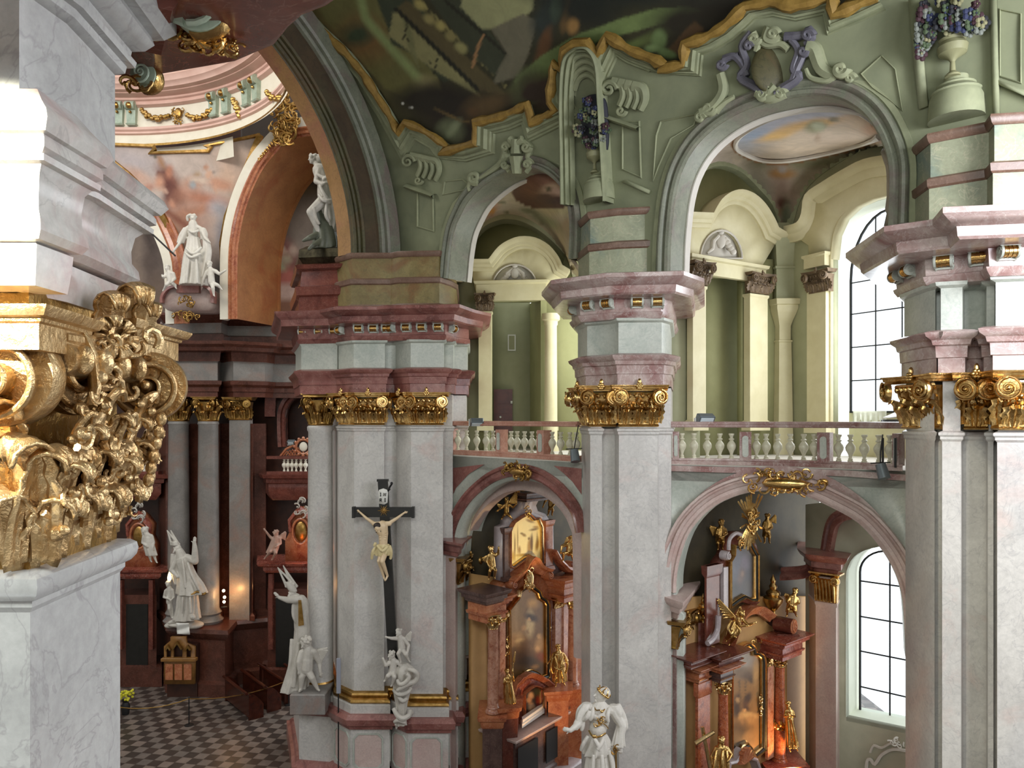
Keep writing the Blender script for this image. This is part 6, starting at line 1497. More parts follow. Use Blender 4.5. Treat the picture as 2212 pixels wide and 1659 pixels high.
for x,s in ((-.2,1),(-.02,-1),(.14,1),(.27,-1)):
    stalk(Ts,[(x,.03,.1),(x+.02*s,.06,.3),(x+.06*s,.1,.45),(x+.1*s,.15,.56),(x+.07*s,.19,.6),(x+.03*s,.18,.57)],.022,.012)
    stalk(Ts,[(x,.03,.15),(x-.03*s,.07,.34),(x-.07*s,.12,.46),(x-.05*s,.16,.52),(x-.02*s,.15,.48)],.018,.008)
for i in range(70):
    x=r.uniform(-.33,.36); z=r.uniform(.1,.58); y=.04+.16*z+r.uniform(-.02,.05); q=r.uniform(.012,.026)
    m.ell(Ts@V((x,y,z)),(q,q*1.2,q),8,6)
    if i%2==0:
        a=r.uniform(0,6); pts=[Ts@V((x+q*2.2*math.cos(a+k*.7)*(1-k*.1),y+k*.004,z+q*2.2*math.sin(a+k*.7)*(1-k*.1))) for k in range(8)]
        m.tube(pts,[q*.55*(1-k*.07) for k in range(8)],7)
# hanging husks at the corner
for i in range(9):
    z=.62-.052*i; m.ell(Ts@V((.37+.012*math.sin(i*2.1),.16-.008*i,z)),(.02+.005*math.sin(i*1.7),.022,.03),9,6)
for i in range(6): m.ell(Ts@V((.24,.2-.01*i,.5-.05*i)),(.022,.024,.03),9,6)
m.build('stalks_and_buds',M['goldn'],npr)
# convex bell moulding with eggs under the abacus
m=MB(); m.tube([Ts@V((-.34,.1,.7)),Ts@V((0,.08,.7)),Ts@V((.34,.1,.7))],.055,14)
m.tube([Ts@V((-.34,.1,.77)),Ts@V((0,.08,.78)),Ts@V((.34,.1,.77))],.03,10)
for i in range(5): m.ell(Ts@V((-.28+.14*i,.15,.7)),(.035,.03,.05),10,8)
m.build('egg_moulding',M['goldn'],npr)
def bigvol(name,c,ax,ay,n,r,th,turns=2.4):
    """deep carved volute with conical spiral"""
    m=MB(); c=V(c);ax=V(ax).normalized();ay=V(ay).normalized();n=V(n).normalized(); N_=72
    pts=[];rs=[]
    for i in range(N_+1):
        t=i/N_; R_=r*(1-t)**1.0*.93+r*.06; a=PI/2+2*PI*turns*t
        pts.append(c+ax*R_*math.cos(a)+ay*R_*math.sin(a)+n*(th*.15+th*.75*t)); rs.append(r*(.085-.045*t))
    m.tube(pts,rs,8)
    # inner wall of the spiral channel
    vs=[];fs=[]
    for i,(p) in enumerate(pts):
        t=i/N_; R_=r*(1-t)*.93+r*.06; a=PI/2+2*PI*turns*t; d_=ax*math.cos(a)+ay*math.sin(a)
        vs+= [p, c+d_*R_*1.0+n*(-th*.4), c+d_*(R_*.82)+n*(-th*.05+th*.5*t)]
    for i in range(N_):
        k=i*3; fs+=[(k,k+3,k+4,k+1),(k,k+2,k+5,k+3)]
    m.add(vs,fs)
    m.ell(c+n*th*.95,r*.13,12,8); m.tube([c-n*th*.2,c+n*th*.9],[r*.3,r*.1],14)
    k=40; vs=[];fs=[]
    for q,(rr,o) in enumerate([(.02,.05),(.86,-.05),(.97,.0),(1.0,-.3),(.96,-.9),(.02,-.9)]):
        for i in range(k):
            a=2*PI*i/k; vs.append(c+ax*r*rr*math.cos(a)+ay*r*rr*math.sin(a)+n*th*o)
    for q in range(5):
        for i in range(k): fs.append((q*k+i,q*k+(i+1)%k,(q+1)*k+(i+1)%k,(q+1)*k+i))
    m.add(vs,fs)
    return m.build(name,M['goldn'],npr)
bigvol('volute',P(322,834,3.06),(.95,.31,0),(0,0,1),(.31,-.95,0),.145,.1)
bigvol('volute',P(-2,812,2.33),(1,.1,0),(0,0,1),(.1,-1,0),.165,.1)
bigvol('volute',P(168,800,2.62),(.12,.99,0),(0,0,1),(.99,-.12,0),.16,.055)
m=MB(); m.tube([P(*p) for p in [(150,735,2.6),(178,720,2.6),(198,770,2.62),(205,840,2.62),(196,880,2.6)]],.02,8,flat=2.2); m.ell(P(214,815,2.62),.03,10,8)
m.build('volute_rim',M['goldn'],npr)
# abacus pieces
def slabp(pl,z0,z1,name):
    return MB().plan(pl,[(z0,0),(z0+(z1-z0)*.6,0),(z0+(z1-z0)*.64,.01),(z0+(z1-z0)*.72,.012),(z0+(z1-z0)*.76,.03),(z0+(z1-z0)*.95,.045),(z1,.045)]).build(name,M['goldn'],npr)
slabp([(-3.2,2.27),(-1.45,2.27),(-1.47,2.45),(-1.5,2.62),(-3.2,2.7)],zz(757,2.3),zz(664,2.3),'abacus')
slabp([(-1.62,2.98),(-1.49,2.92),(-1.5,3.33),(-1.72,3.33)],zz(775,3.2),zz(704,3.1),'abacus')
slabp([(-1.66,2.5),(-1.56,2.6),(-1.585,2.8),(-1.56,3.02),(-1.66,3.1)],zz(775,3.0),zz(712,2.9),'abacus')
# big leaf flower in the middle of the abacus
m=MB(); c=P(232,735,2.78); T=frame(c,(.1,1,0),(1,-.3,.1))
for i in range(7):
    a=i*2*PI/7; d_=V((math.cos(a),.2,math.sin(a)))
    T2_=Matrix.Translation(c)@Matrix.Rotation(a,4,V((.75,-.6,.1)).normalized())
    big_leaf(m,T2_@frame((0,0,0),(.6,.75,0),(.75,-.6,0)),(0,.01,.0),.07,.075,.05,.5,4,10,12)
m.ell(c+V((.03,-.05,0)),.028,10,8); fl=m.build('abacus_flower',M['goldn'],npr); sd=fl.modifiers.new('t','SOLIDIFY'); sd.thickness=.01
m=MB(); T=frame(P(262,720,2.88),(.6,.75,0),(.75,-.6,0))
for x,w_,h_ in ((-.05,.12,.15),(.03,.13,.19),(.08,.1,.13)): big_leaf(m,T,(x,.0,-.02),w_,h_,.08,.42,4,12,14)
fl=m.build('abacus_leaf',M['goldn'],npr); sd=fl.modifiers.new('t','SOLIDIFY'); sd.thickness=.01
m=MB(); T=frame(P(232,800,2.75),(.5,.85,0),(.85,-.5,0))
for k in range(16):
    x=r.uniform(-.12,.16);z=r.uniform(-.08,.13); q=r.uniform(.018,.035); a=r.uniform(0,6)
    m.tube([T@V((x+q*1.7*math.cos(a+j*.75)*(1-j*.09),.02+.006*j,z+q*1.7*math.sin(a+j*.75)*(1-j*.09))) for j in range(8)],[q*.6*(1-j*.08) for j in range(8)],8)
m.build('curled_foliage',M['goldn'],npr)
# entablature over the capital
EP=[(-4,2.45),(-1.63,2.45),(-1.60,2.66),(-1.64,3.06),(-4,3.2)]
AP=[(11.42,.0),(11.5,.015),(11.548,.02),(11.556,.0),(11.56,.05),(11.585,.075),(11.62,.07),(11.65,.05),(11.7,.048),(11.76,.06),(11.785,.085),(11.79,.115),(11.81,.118),(11.815,.095),(11.83,.125),(11.855,.125),(11.87,.115),(11.875,.14),(11.91,.165),(11.94,.15),(11.98,.09),(12.03,.03),(12.04,.0)]
MB().plan(EP,AP).build('architrave',M['nearm'],npr)
MB().plan([(-4,2.33),(-1.5,2.33),(-1.5,2.5),(-4,2.5)],[(z,o*.62) for z,o in AP]).build('architrave',M['nearm'],npr)
MB().plan(EP,[(12.03,0),(12.43,0)]).build('frieze',M['nearg'],npr)
MB().plan(EP,[(12.42,.0),(12.44,.03),(12.47,.035),(12.475,.06),(12.5,.065),(12.505,.045),(12.54,.05),(12.56,.09),(12.6,.12),(12.63,.11),(12.635,.15),(12.68,.19),(12.73,.19)]).build('bed_moulding',M['nearg'],npr)
CP=[(-4,1.2),(-.3,1.2),(-.5,2.5),(-.62,2.95),(-.78,3.1),(-.9,3.17),(-.99,3.27),(-1.1,3.42),(-1.34,3.58),(-1.78,3.72),(-4,3.8)]
MB().plan(CP,[(12.72,-.03),(12.73,0),(12.78,.02),(12.84,.02),(12.86,.05),(12.98,.09)]).build('cornice',M['brown_pol'] if 'brown_pol' in M else M['brown'],npr)
m=MB(); m.plan([(-1.5,3.0),(-1.4,3.05),(-1.62,3.42),(-1.7,3.38)],[(12.68,0),(12.71,.02),(12.74,.02)]); m.build('soffit_moulding',M['brown'],npr)
# scroll brackets under the cornice
def nearbr(c,r,tail,foli,nm):
    m=MB(); c=V(c); sp=spiral(c+V((0,-.03,0)),V((1,0,0)),V((0,0,1)),r*.88,r*.1,2.2,40,-PI*.6)
    k=24; vs=[];fs=[]
    for q,(rr,o) in enumerate([(.01,-.02),(.95,-.02),(1.0,0),(1.0,.3),(.01,.3)]):
        for i in range(k):
            a=2*PI*i/k; vs.append(c+V((r*rr*math.cos(a),o*r*1.3,r*rr*math.sin(a))))
    for q in range(4):
        for i in range(k): fs.append((q*k+i,q*k+(i+1)%k,(q+1)*k+(i+1)%k,(q+1)*k+i))
    m.add(vs,fs); m.tube(sp,[r*.11*(1-.5*i/40) for i in range(41)],7)
    if tail:
        tp=[V(p) for p in tail]; m.tube(tp,[r*.3,r*.24,r*.2,r*.2,r*.2][:len(tp)],10,flat=.8)
        m.tube(spiral(tp[-1]+V((0,-.02,0)),V((1,0,0)),V((0,0,1)),r*.35,r*.06,1.4,18,PI*.6),r*.08,6)
        m.ell(tp[-1],(r*.38,r*.3,r*.38),12,8)
    o=m.build('scroll_bracket',M['green_marb2'],npr)
    g=MB(); g.tube([c+V((r*1.0*math.cos(a),.05,r*1.0*math.sin(a))) for a in [math.radians(x) for x in range(-110,60,12)]],.014,7,flat=3)
    for (cc,w,h,n_,sd_) in foli:
        T=frame(cc,(1,.2,0),(.1,-.9,-.3)); rocaille(g,None,T,w,h,n_,sd_,.018)
        pass
    g.build('gilded_leafwork',M['gold'],o)
M['green_marb2']=marble('pale_green_carved_marble','A4B5A2','BCCAB4',scale=2,rough=.3)
nearbr(P(428,2,3.2),.13,[P(402,40,3.2),P(372,32,3.2),P(345,22,3.2),P(328,28,3.2),P(330,55,3.2)],[(P(420,78,3.3),.13,.018,22,41),(P(458,98,3.35),.13,.03,34,42)],'a')
nearbr(P(308,160,3.62),.062,None,[(P(300,184,3.6),.08,.012,10,44)],'b')
# ---------------------------------------------------------------- carved figures
class Fig:
    def __init__(s,d): s.d=d; s.S=d/F; s.m=MB()
    def p(s,q): 
        dd=q[2] if len(q)>2 else 0
        return P(q[0],q[1],s.d+dd)
    def c(s,a,b,ra,rb): s.m.cap2(s.p(a),s.p(b),ra*s.S,rb*s.S,10); return s
    def limb(s,pts,rs):
        for i in range(len(pts)-1): s.c(pts[i],pts[i+1],rs[i],rs[i+1])
        return s
    def e(s,c,r,rot=0):
        M_=Matrix.Rotation(math.radians(rot),3,'Y'); r=(r,r,r) if not isinstance(r,tuple) else r
        s.m.ell(s.p(c),tuple(x*s.S for x in r),14,10,M_); return s
    def head(s,c,r,face=(0,-1,0),up=(0,0,1),hair=0,beard=False):
        """head with brow, nose, lips, chin and ears; face = looking direction"""
        R_=r*s.S; c=s.p(c); f=V(face).normalized(); u=V(up); u=(u-f*u.dot(f)).normalized(); x=f.cross(u)
        A=lambda a,b,k: c+x*a*R_+f*b*R_+u*k*R_
        T=Matrix((x,f,u)).transposed()
        s.m.ell(c,(R_*.78,R_*.9,R_),14,10,T); s.m.ell(A(0,.3,-.45),(R_*.52,R_*.5,R_*.6),12,8,T)
        s.m.cap2(A(0,.85,.15),A(0,1.08,-.18),R_*.09,R_*.15,8)
        s.m.cap2(A(-.4,.72,.25),A(.4,.72,.25),R_*.13,R_*.13,8)
        for q in (-1,1): s.m.ell(A(q*.3,.76,.08),R_*.1,8,6); s.m.ell(A(q*.78,.0,-.05),(R_*.1,R_*.16,R_*.24),8,6,T)
        s.m.cap2(A(-.17,.84,-.42),A(.17,.84,-.42),R_*.09,R_*.09,8); s.m.ell(A(0,.72,-.8),R_*.22,8,6)
        if beard:
            for q in (-.3,0,.3): s.m.cap2(A(q,.6,-.7),A(q*.6,.8,-1.5),R_*.3,R_*.12,8)
        if hair:
            rn=random.Random(int(R_*9999))
            for i in range(14):
                a=rn.uniform(0,2*PI); b=rn.uniform(0,1.1); s.m.ell(A(.85*math.cos(a)*math.cos(b),min(.5,.85*math.sin(a)*math.cos(b)),.35+.8*math.sin(b)*.9),R_*.3*hair,8,6)
        return s
    def hand(s,a,b,r,curl=.3):
        """a wrist, b fingertips"""
        a=s.p(a);b=s.p(b); t=(b-a); l=t.length; t.normalize(); n=V((0,-1,0)); n=(n-t*n.dot(t)).normalized(); x=t.cross(n); R_=r*s.S
        s.m.cap2(a,a+t*l*.45,R_*.9,R_*1.05,8)
        for k in range(4):
            o=x*(k-1.5)*R_*.62; q=a+t*l*.45+o; L_=l*(.5,.58,.55,.42)[k]
            m1=q+t*L_*.55; m2=m1+(t*(1-curl)+n*curl*-1).normalized()*L_*.5
            s.m.cap2(q,m1,R_*.33,R_*.3,7); s.m.cap2(m1,m2,R_*.3,R_*.24,7)
        q=a+t*l*.15-x*R_*.8; s.m.cap2(q,q+(t*.7-x*.8).normalized()*l*.4,R_*.36,R_*.28,7)
        return s
    def robe(s,st,k=9,amp=.1,fl=.72,seed=1,n=40):
        """st: list of (u,v,halfwidth[,dd]) from top to bottom"""
        rn=random.Random(seed); ph=[rn.uniform(0,6.3) for _ in range(4)]; vs=[];fs=[]; rows=cat([tuple(q[:3])+((q[3] if len(q)>3 else 0),) for q in st],3)
        for j,(u,v,w,dd) in enumerate(rows):
            c=P(u,v,s.d+dd); t=j/(len(rows)-1)
            for i in range(n):
                a=2*PI*i/n; f=1+amp*(.35+.65*t)*(math.sin(k*a+ph[0]+1.2*t)+.5*math.sin((k*2-3)*a+ph[1]-2*t)+.4*math.sin(3*a+ph[2]+3*t))
                vs.append(c+V((w*s.S*f*math.cos(a),w*s.S*fl*f*math.sin(a),0)))
        m_=len(rows)
        for j in range(m_-1):
            for i in range(n): fs.append((j*n+i,(j+1)*n+i,(j+1)*n+(i+1)%n,j*n+(i+1)%n))
        fs.append(tuple(range(n))); fs.append(tuple((m_-1)*n+i for i in range(n))[::-1]); s.m.add(vs,fs); return s
    def fold(s,pts,r,k=3):
        q=cat([tuple(p)+((0,) if len(p)<3 else ()) for p in pts],4); n=len(q)
        s.m.tube([s.p(x) for x in q],[r*s.S*(.55+.45*math.sin(PI*(.15+.7*i/(n-1)))) for i in range(n)],7); return s
    def wing(s,root,tip,w,seed=0,n=7):
        a=s.p(root);b=s.p(tip); t=(b-a); l=t.length; dn=V((0,0,-1)); dn=(dn-t.normalized()*dn.dot(t.normalized())).normalized()
        for i in range(n):
            f=i/(n-1); q=a+t*(.15+.8*f)*.6; e=a+t*(.35+.65*f)+dn*w*s.S*(1-.75*f)
            s.m.cap2(q,e,w*s.S*.16,w*s.S*.09,8)
        s.m.cap2(a,b,w*s.S*.16,w*s.S*.1,8); return s
    def body(s,J,hr,face=(0,-1,0),hair=1,robe=None,beard=False,k=9,up=(0,0,1),hands=True,fat=1.,arm=None):
        """J: head neck shl shr ell hal elr har hip [knl ftl knr ftr]"""
        a=hr*(arm or .42)*fat
        s.head(J['head'],hr,face,up,hair,beard)
        nk=J['neck']; hp=J['hip']; L_,R_=J['shl'],J['shr']
        s.c(J['head'],nk,hr*.42,hr*.48); mid=((nk[0]+hp[0])/2,(nk[1]+hp[1])/2)
        s.c(L_,nk,a*1.1,a*1.1); s.c(R_,nk,a*1.1,a*1.1)
        sw_=abs(R_[0]-L_[0])
        s.c(nk,mid,max(sw_*.3,hr*.8),max(sw_*.33,hr*.8)*fat); s.c(mid,hp,hr*.85*fat,hr*.95*fat)
        for S_,E,H in ((L_,J['ell'],J['hal']),(R_,J['elr'],J['har'])):
            s.c(S_,E,a*1.15,a*.85); s.c(E,H,a*.85,a*.55)
            if hands:
                dx,dy=H[0]-E[0],H[1]-E[1]; l=math.hypot(dx,dy) or 1; q=hr*.95
                s.hand(H,(H[0]+dx/l*q,H[1]+dy/l*q,(H[2] if len(H)>2 else 0)),hr*.26)
        if 'knl' in J:
            for kn,ft in ((J['knl'],J['ftl']),(J['knr'],J['ftr'])):
                s.c(hp,kn,hr*.62*fat,hr*.5*fat); s.c(kn,ft,hr*.5*fat,hr*.26*fat); s.c(ft,(ft[0]+(-.5 if ft[0]<hp[0] else .5)*hr*.5,ft[1]+hr*.25,(ft[2] if len(ft)>2 else 0)-hr*.6*s.S),hr*.26,hr*.2)
        if robe: s.robe(robe,k)
        return s
    def done(s,name,mat,parent,vox=None,sm=1,**kw):
        xs=[p.x for p in s.m.v]; zs=[p.z for p in s.m.v]; h=max(max(xs)-min(xs),max(zs)-min(zs))
        o=s.m.build(name,M[mat],parent,smooth=0,**kw); remesh(o,vox or max(.008,h/170),sm); return o
def statue(name,label,cat_,u,v,d): return thing(name,label,cat_,P(u,v,d))
# -- white crowned statue at the foot of the central pier
d=15.6; st=statue('crowned_statue','white robed statue with gilded crown and belt in front of the central pier','statue',1295,1735,d)
f=Fig(d)
f.head((1299,1501),16,(-.95,-.35,.18),(.1,0,1),.0)
f.e((1306,1497),(13,13,14))
f.c((1297,1508),(1297,1528),8,10).c((1268,1532),(1297,1530),10,12).c((1326,1536),(1297,1530),10,12)
f.c((1296,1535),(1294,1560),22,22).e((1291,1573,-.08),(20,17,19)).c((1293,1590),(1293,1625),18,20)
f.limb([(1266,1532,-.05),(1252,1562,-.15),(1232,1578,-.3)],[11,8,5]); f.hand((1233,1577,-.3),(1216,1575,-.34),4.2,.5)
f.robe([(1268,1518,9,-.02),(1262,1532,15,-.05),(1256,1548,13,-.1),(1252,1560,9,-.12)],5,.14,.8,2)
f.robe([(1254,1545,7,-.1),(1248,1562,9,-.16),(1244,1576,6,-.2)],4,.2,.8,6); f.fold([(1262,1555,-.15),(1258,1570,-.16),(1256,1578,-.15)],5)
f.limb([(1326,1536),(1344,1568,-.05),(1337,1604,-.12)],[11,9,7]); f.hand((1336,1606,-.12),(1342,1630,-.15),4.2,.4)
f.robe([(1326,1522,9),(1331,1536,14),(1334,1550,12),(1338,1562,9)],5,.13,.8,3)
f.robe([(1342,1555,7),(1342,1572,11,-.03),(1338,1590,11,-.08),(1337,1612,14,-.1)],6,.16,.7,4)
f.robe([(1336,1520,4,.1),(1345,1545,7,.08),(1350,1572,7,.05),(1347,1578,2,.05)],4,.1,.8,9)
f.robe([(1293,1588,20),(1292,1602,27),(1291,1618,31),(1290,1628,31)],9,.15,.7,5)
f.robe([(1294,1600,22),(1296,1640,30),(1298,1690,38),(1298,1740,44)],11,.13,.62,7)
for a in ([(1282,1592,-.3),(1290,1606,-.36),(1296,1622,-.36)],[(1303,1592,-.26),(1298,1608,-.36),(1290,1620,-.38)],[(1270,1590,-.1),(1262,1604,-.16),(1256,1618,-.12)],[(1262,1600,-.1),(1258,1612,-.1),(1255,1622,-.1)],[(1282,1630,-.3),(1280,1660,-.34),(1276,1700,-.36)],[(1300,1630,-.3),(1302,1665,-.36),(1304,1720,-.4)],[(1316,1620,-.15),(1322,1650,-.2),(1330,1700,-.2)],[(1274,1535,-.22),(1268,1548,-.25),(1262,1556,-.2)],[(1281,1527,-.2),(1280,1545,-.26),(1274,1556,-.24)],[(1318,1528,-.15),(1312,1545,-.22),(1314,1560,-.2)]): f.fold(a,4.8)
f.e((1288,1549,-.2),(9,5,7)).e((1304,1550,-.2),(9,5,7))
f.done('body','stone',st,.012,1)
g=Fig(d); cr_=MB()
c0=g.p((1303,1497,-.02)); tilt=Matrix.Rotation(math.radians(38),4,'Y')
for i in range(22):
    a=2*PI*i/22; p=c0+(tilt.to_3x3()@V((.14*math.cos(a),.14*math.sin(a),0))); cr_.ell(p,.026,7,5)
    if i%3==0: cr_.ell(p+tilt.to_3x3()@V((.0,0,.05)),(.018,.018,.035),7,5)
cr_.tube([c0+(tilt.to_3x3()@V((.14*math.cos(a),.14*math.sin(a),0))) for a in [2*PI*i/24 for i in range(25)]],.022,8)
for k in range(3):
    a0=k*PI/3; cr_.tube([c0+(tilt.to_3x3()@V((.12*math.cos(b)*math.cos(a0),.12*math.cos(b)*math.sin(a0),.13*math.sin(b)))) for b in [PI*i/10 for i in range(11)]],.012,6)
cr_.ell(g.p((1293,1488,-.05)),.035,8,6); cr_.build('crown',M['gold'],st)
b_=MB(); b_.tube([g.p(q) for q in cat([(1272,1578,-.22),(1278,1588,-.3),(1285,1593,-.33),(1298,1590,-.32),(1308,1584,-.25)],4)],.02,7); b_.ell(g.p((1284,1591,-.34)),(.05,.03,.04)); b_.build('belt',M['gold'],st)
b_=MB(); T=frame(g.p((1294,1558,-.3)),(1,0,0),(0,-1,0)); rocaille(b_,None,T,.13,.07,12,5,.025); b_.tube([g.p(q) for q in cat([(1284,1528,-.2),(1288,1534,-.26),(1296,1534,-.28),(1301,1538,-.28),(1306,1532,-.2)],4)],.014,6); b_.ell(g.p((1300,1537,-.3)),.03); b_.tube([g.p(q) for q in [(1300,1560,-.28),(1310,1568,-.22),(1314,1574,-.18)]],.012,6); b_.build('brooch',M['gold'],st)
b_=MB(); T=frame(g.p((1328,1618,-.15)),(1,0,0),(0,-1,0)); rocaille(b_,None,T,.07,.07,10,5,.025); b_.tube([g.p((1330,1615,-.15)),g.p((1333,1760,-.1))],.018,7); b_.build('sword',M['gold_dull'],st)
pt=thing('statue_pedestal','marble pedestal carrying the white crowned statue','pedestal',P(1298,1740,15.6)); pt.location.z=0
px_,py_=G(1298,15.6); zt_=zz(1740,15.6)
MB().plan([(px_-.45,py_-.4),(px_+.45,py_-.4),(px_+.45,py_+.5),(px_-.45,py_+.5)],[(0,.2),(.4,.2),(.5,0),(zt_-.35,0),(zt_-.3,.1),(zt_-.05,.18),(zt_-.02,.18),(zt_-.01,.0)]).build('block',M['rose'],pt)
# -- kneeler left of it is built with the altars
# -- crucifix
d=21.2; cx_=thing('crucifix','large black wooden crucifix with pale carved figure on the crossing pier','crucifix',P(845,1400,d))
W=lambda u,v,dd=0:P(u,v,d+dd)
def beam(a,b,wa,wb,th=.12):
    m=MB(); t=(b-a).normalized(); n=V((0,-1,0)); x=t.cross(n).normalized()
    vs=[]
    for p,w in ((a,wa),(b,wb)): vs+= [p-x*w/2+n*th/2,p+x*w/2+n*th/2,p+x*w/2-n*th/2,p-x*w/2-n*th/2]
    m.add(vs,[(0,1,2,3),(7,6,5,4),(0,4,5,1),(1,5,6,2),(2,6,7,3),(3,7,4,0)]); return m
m=beam(W(827,1040),W(851,1452),.27,.28,.14); m.box(W(815,0).x,W(839,0).x,d-.09,d+.07,W(0,1040).z,W(0,1035).z); m.build('upright',M['black_wood'],cx_)
m=beam(W(766,1106,-.03),W(892,1106,-.03),.28,.28,.14)
for u in (765,893): m.box(W(u-3,0).x,W(u+3,0).x,d-.13,d+.06,W(0,1118).z,W(0,1094).z)
m.build('crossbar',M['black_wood'],cx_)
o=surf([(817,1062),(819,1058),(828,1055),(836,1058),(838,1064),(837,1086),(830,1090),(818,1088),(818,1076)],[],lambda u,v:d-.12).build('inscription_panel',M['paper'],cx_); thick(o,.02)
def strokes(segs,u,v,sx,sy,dd,r=.012):
    m=MB()
    for s_ in segs: m.tube([W(u+x*sx,v-y*sy,dd) for x,y in s_],r,5)
    return m
LT={'I':[[(0.5,0),(0.5,1)],[(.25,0),(.75,0)],[(.25,1),(.75,1)]],'N':[[(0,0),(0,1),(.9,0),(.9,1)]],'R':[[(0.1,0),(.1,1),(.6,1),(.8,.78),(.6,.52),(.1,.52)],[(.45,.52),(.85,0)]]}
for ch,u,v in (('I',819.5,1071.5),('N',829,1071.5),('R',820,1083.5),('I',829.5,1083.5)): strokes(LT[ch],u,v,5,6.5,-.145).build('letter',M['black'],cx_)
m=MB()
for i in range(12):
    a=i*PI/6; c=W(829,1103,-.13); l=.17 if i%2==0 else .12; e=c+V((math.cos(a)*l,0,math.sin(a)*l)); m.tube([c,e],[.02,.006],6)
m.ell(W(829,1103,-.14),.03); m.build('gilded_star',M['gold_dull'],cx_)
m=MB(); m.tube([W(838,1062,-.05),W(842,1052,-.08),W(846,1046,-.1)],[.02,.03,.03],6); m.ell(W(846,1044,-.1),.04); m.ell(W(841,1057,-.08),.035); m.build('sponge_tip',M['iron'],cx_)
f=Fig(d-.22)
f.head((816,1141,-.12),8.2,(-.35,-.75,-.55),(-.3,-.3,1),0,True); f.c((820,1143),(826,1134),4,4.5)
f.c((808,1132),(841,1131),5,5.5).c((826,1136),(828,1155),12,11).c((828,1155),(828,1176),10.5,9).c((828,1176),(829,1188),9.5,10.5)
for i in range(4): f.c((820,1150+i*5,-.11),(835,1150+i*5,-.11),1.2,1.2)
f.limb([(808,1131),(792,1120,.02),(778,1107,.1)],[4.3,3.1,2.1]); f.hand((777,1106,.1),(771,1101,.1),1.9,.5)
f.limb([(841,1130),(858,1119,.02),(873,1108,.1)],[4.3,3.1,2.1]); f.hand((873,1108,.1),(881,1106,.1),1.9,.5)
f.limb([(825,1190),(819,1212,-.1),(829,1246,.05)],[6.6,5,2.8]); f.c((829,1246,.05),(832,1254,-.02),2.4,1.8)
f.limb([(833,1190),(826,1213,-.2),(837,1244,.0)],[7,5.2,2.8]); f.c((837,1244,0),(833,1253,-.08),2.6,1.9)
f.done('corpus','flesh',cx_,.011,1)
f=Fig(d-.22); f.robe([(828,1175,12),(828,1184,16),(826,1193,17),(824,1200,14)],8,.13,.75,3)
for a in ([(813,1180,-.1),(806,1190,-.12),(804,1200,-.08),(803,1208,-.05)],[(842,1178,-.05),(845,1190,-.05),(844,1204,0),(842,1208,0)],[(815,1178,-.2),(826,1190,-.28),(838,1180,-.2)],[(812,1172,-.1),(808,1180,-.1)],[(839,1185,-.1),(838,1200,-.05)]): f.fold(a,3.6)
f.done('loincloth','cloth',cx_,.011,1)
f=Fig(d-.22); f.e((815,1136,-.1),(8.5,8,7.5)); f.c((810,1138,-.14),(813,1149,-.15),2.5,2); f.c((822,1138,-.1),(823,1148,-.12),2.5,2); f.done('hair','hair',cx_,.012,1)
# -- putti and console under the cross
d=21.0; pc=statue('putti_console','grey-white carved console with two winged putti under the black crucifix','carving',868,1557,d)
f=Fig(d); f.body(dict(head=(862,1367),neck=(864,1376),shl=(857,1379),shr=(873,1380),ell=(846,1379,-.1),hal=(838,1377,-.12),elr=(883,1394),har=(880,1412,-.1),hip=(868,1400),knl=(860,1412,-.15),ftl=(866,1430,-.1),knr=(876,1414,-.1),ftr=(884,1428)),8,(-.6,-.75,.2),1,fat=1.05,arm=.5)
f.wing((872,1380,.1),(887,1364,.05),14); f.done('putto','stone_dim',pc,.012,1)
f=Fig(d-.1); f.body(dict(head=(846,1416),neck=(850,1427),shl=(842,1431),shr=(858,1430),ell=(834,1437,-.1),hal=(830,1428,-.1),elr=(864,1436),har=(870,1444),hip=(848,1452),knl=(838,1460,-.15),ftl=(832,1470,-.05),knr=(852,1462,-.2),ftr=(847,1480,-.1)),9,(-.6,-.7,.1),1,fat=1.1,arm=.5)
f.wing((842,1432,.1),(828,1424,.05),12); f.done('putto','stone_dim',pc,.012,1)
f=Fig(d); f.robe([(872,1432,8),(874,1445,20),(872,1462,22),(870,1480,20),(868,1500,16),(867,1520,12),(867,1545,10),(866,1566,12)],7,.16,.8,8)
f.fold([(882,1446,-.25),(896,1450,-.3),(902,1460,-.25),(896,1472,-.25),(884,1476,-.3),(870,1484,-.35),(858,1492,-.3)],6)
f.fold([(858,1468,-.3),(864,1478,-.38),(876,1474,-.38),(884,1462,-.36),(878,1456,-.36)],5); f.fold([(850,1490,-.15),(862,1500,-.3),(880,1496,-.3),(888,1486,-.2)],5); f.fold([(860,1505,-.25),(870,1514,-.28),(880,1508,-.25)],5)
f.fold([(850,1530,-.1),(858,1545,-.2),(870,1552,-.22),(884,1545,-.15),(886,1532,-.1)],6); f.fold([(852,1560,-.1),(862,1556,-.2),(876,1562,-.15)],5); f.c((858,1566),(856,1574),4,2); f.e((888,1540,-.05),6)
f.done('console','stone_dim',pc,.014,1)
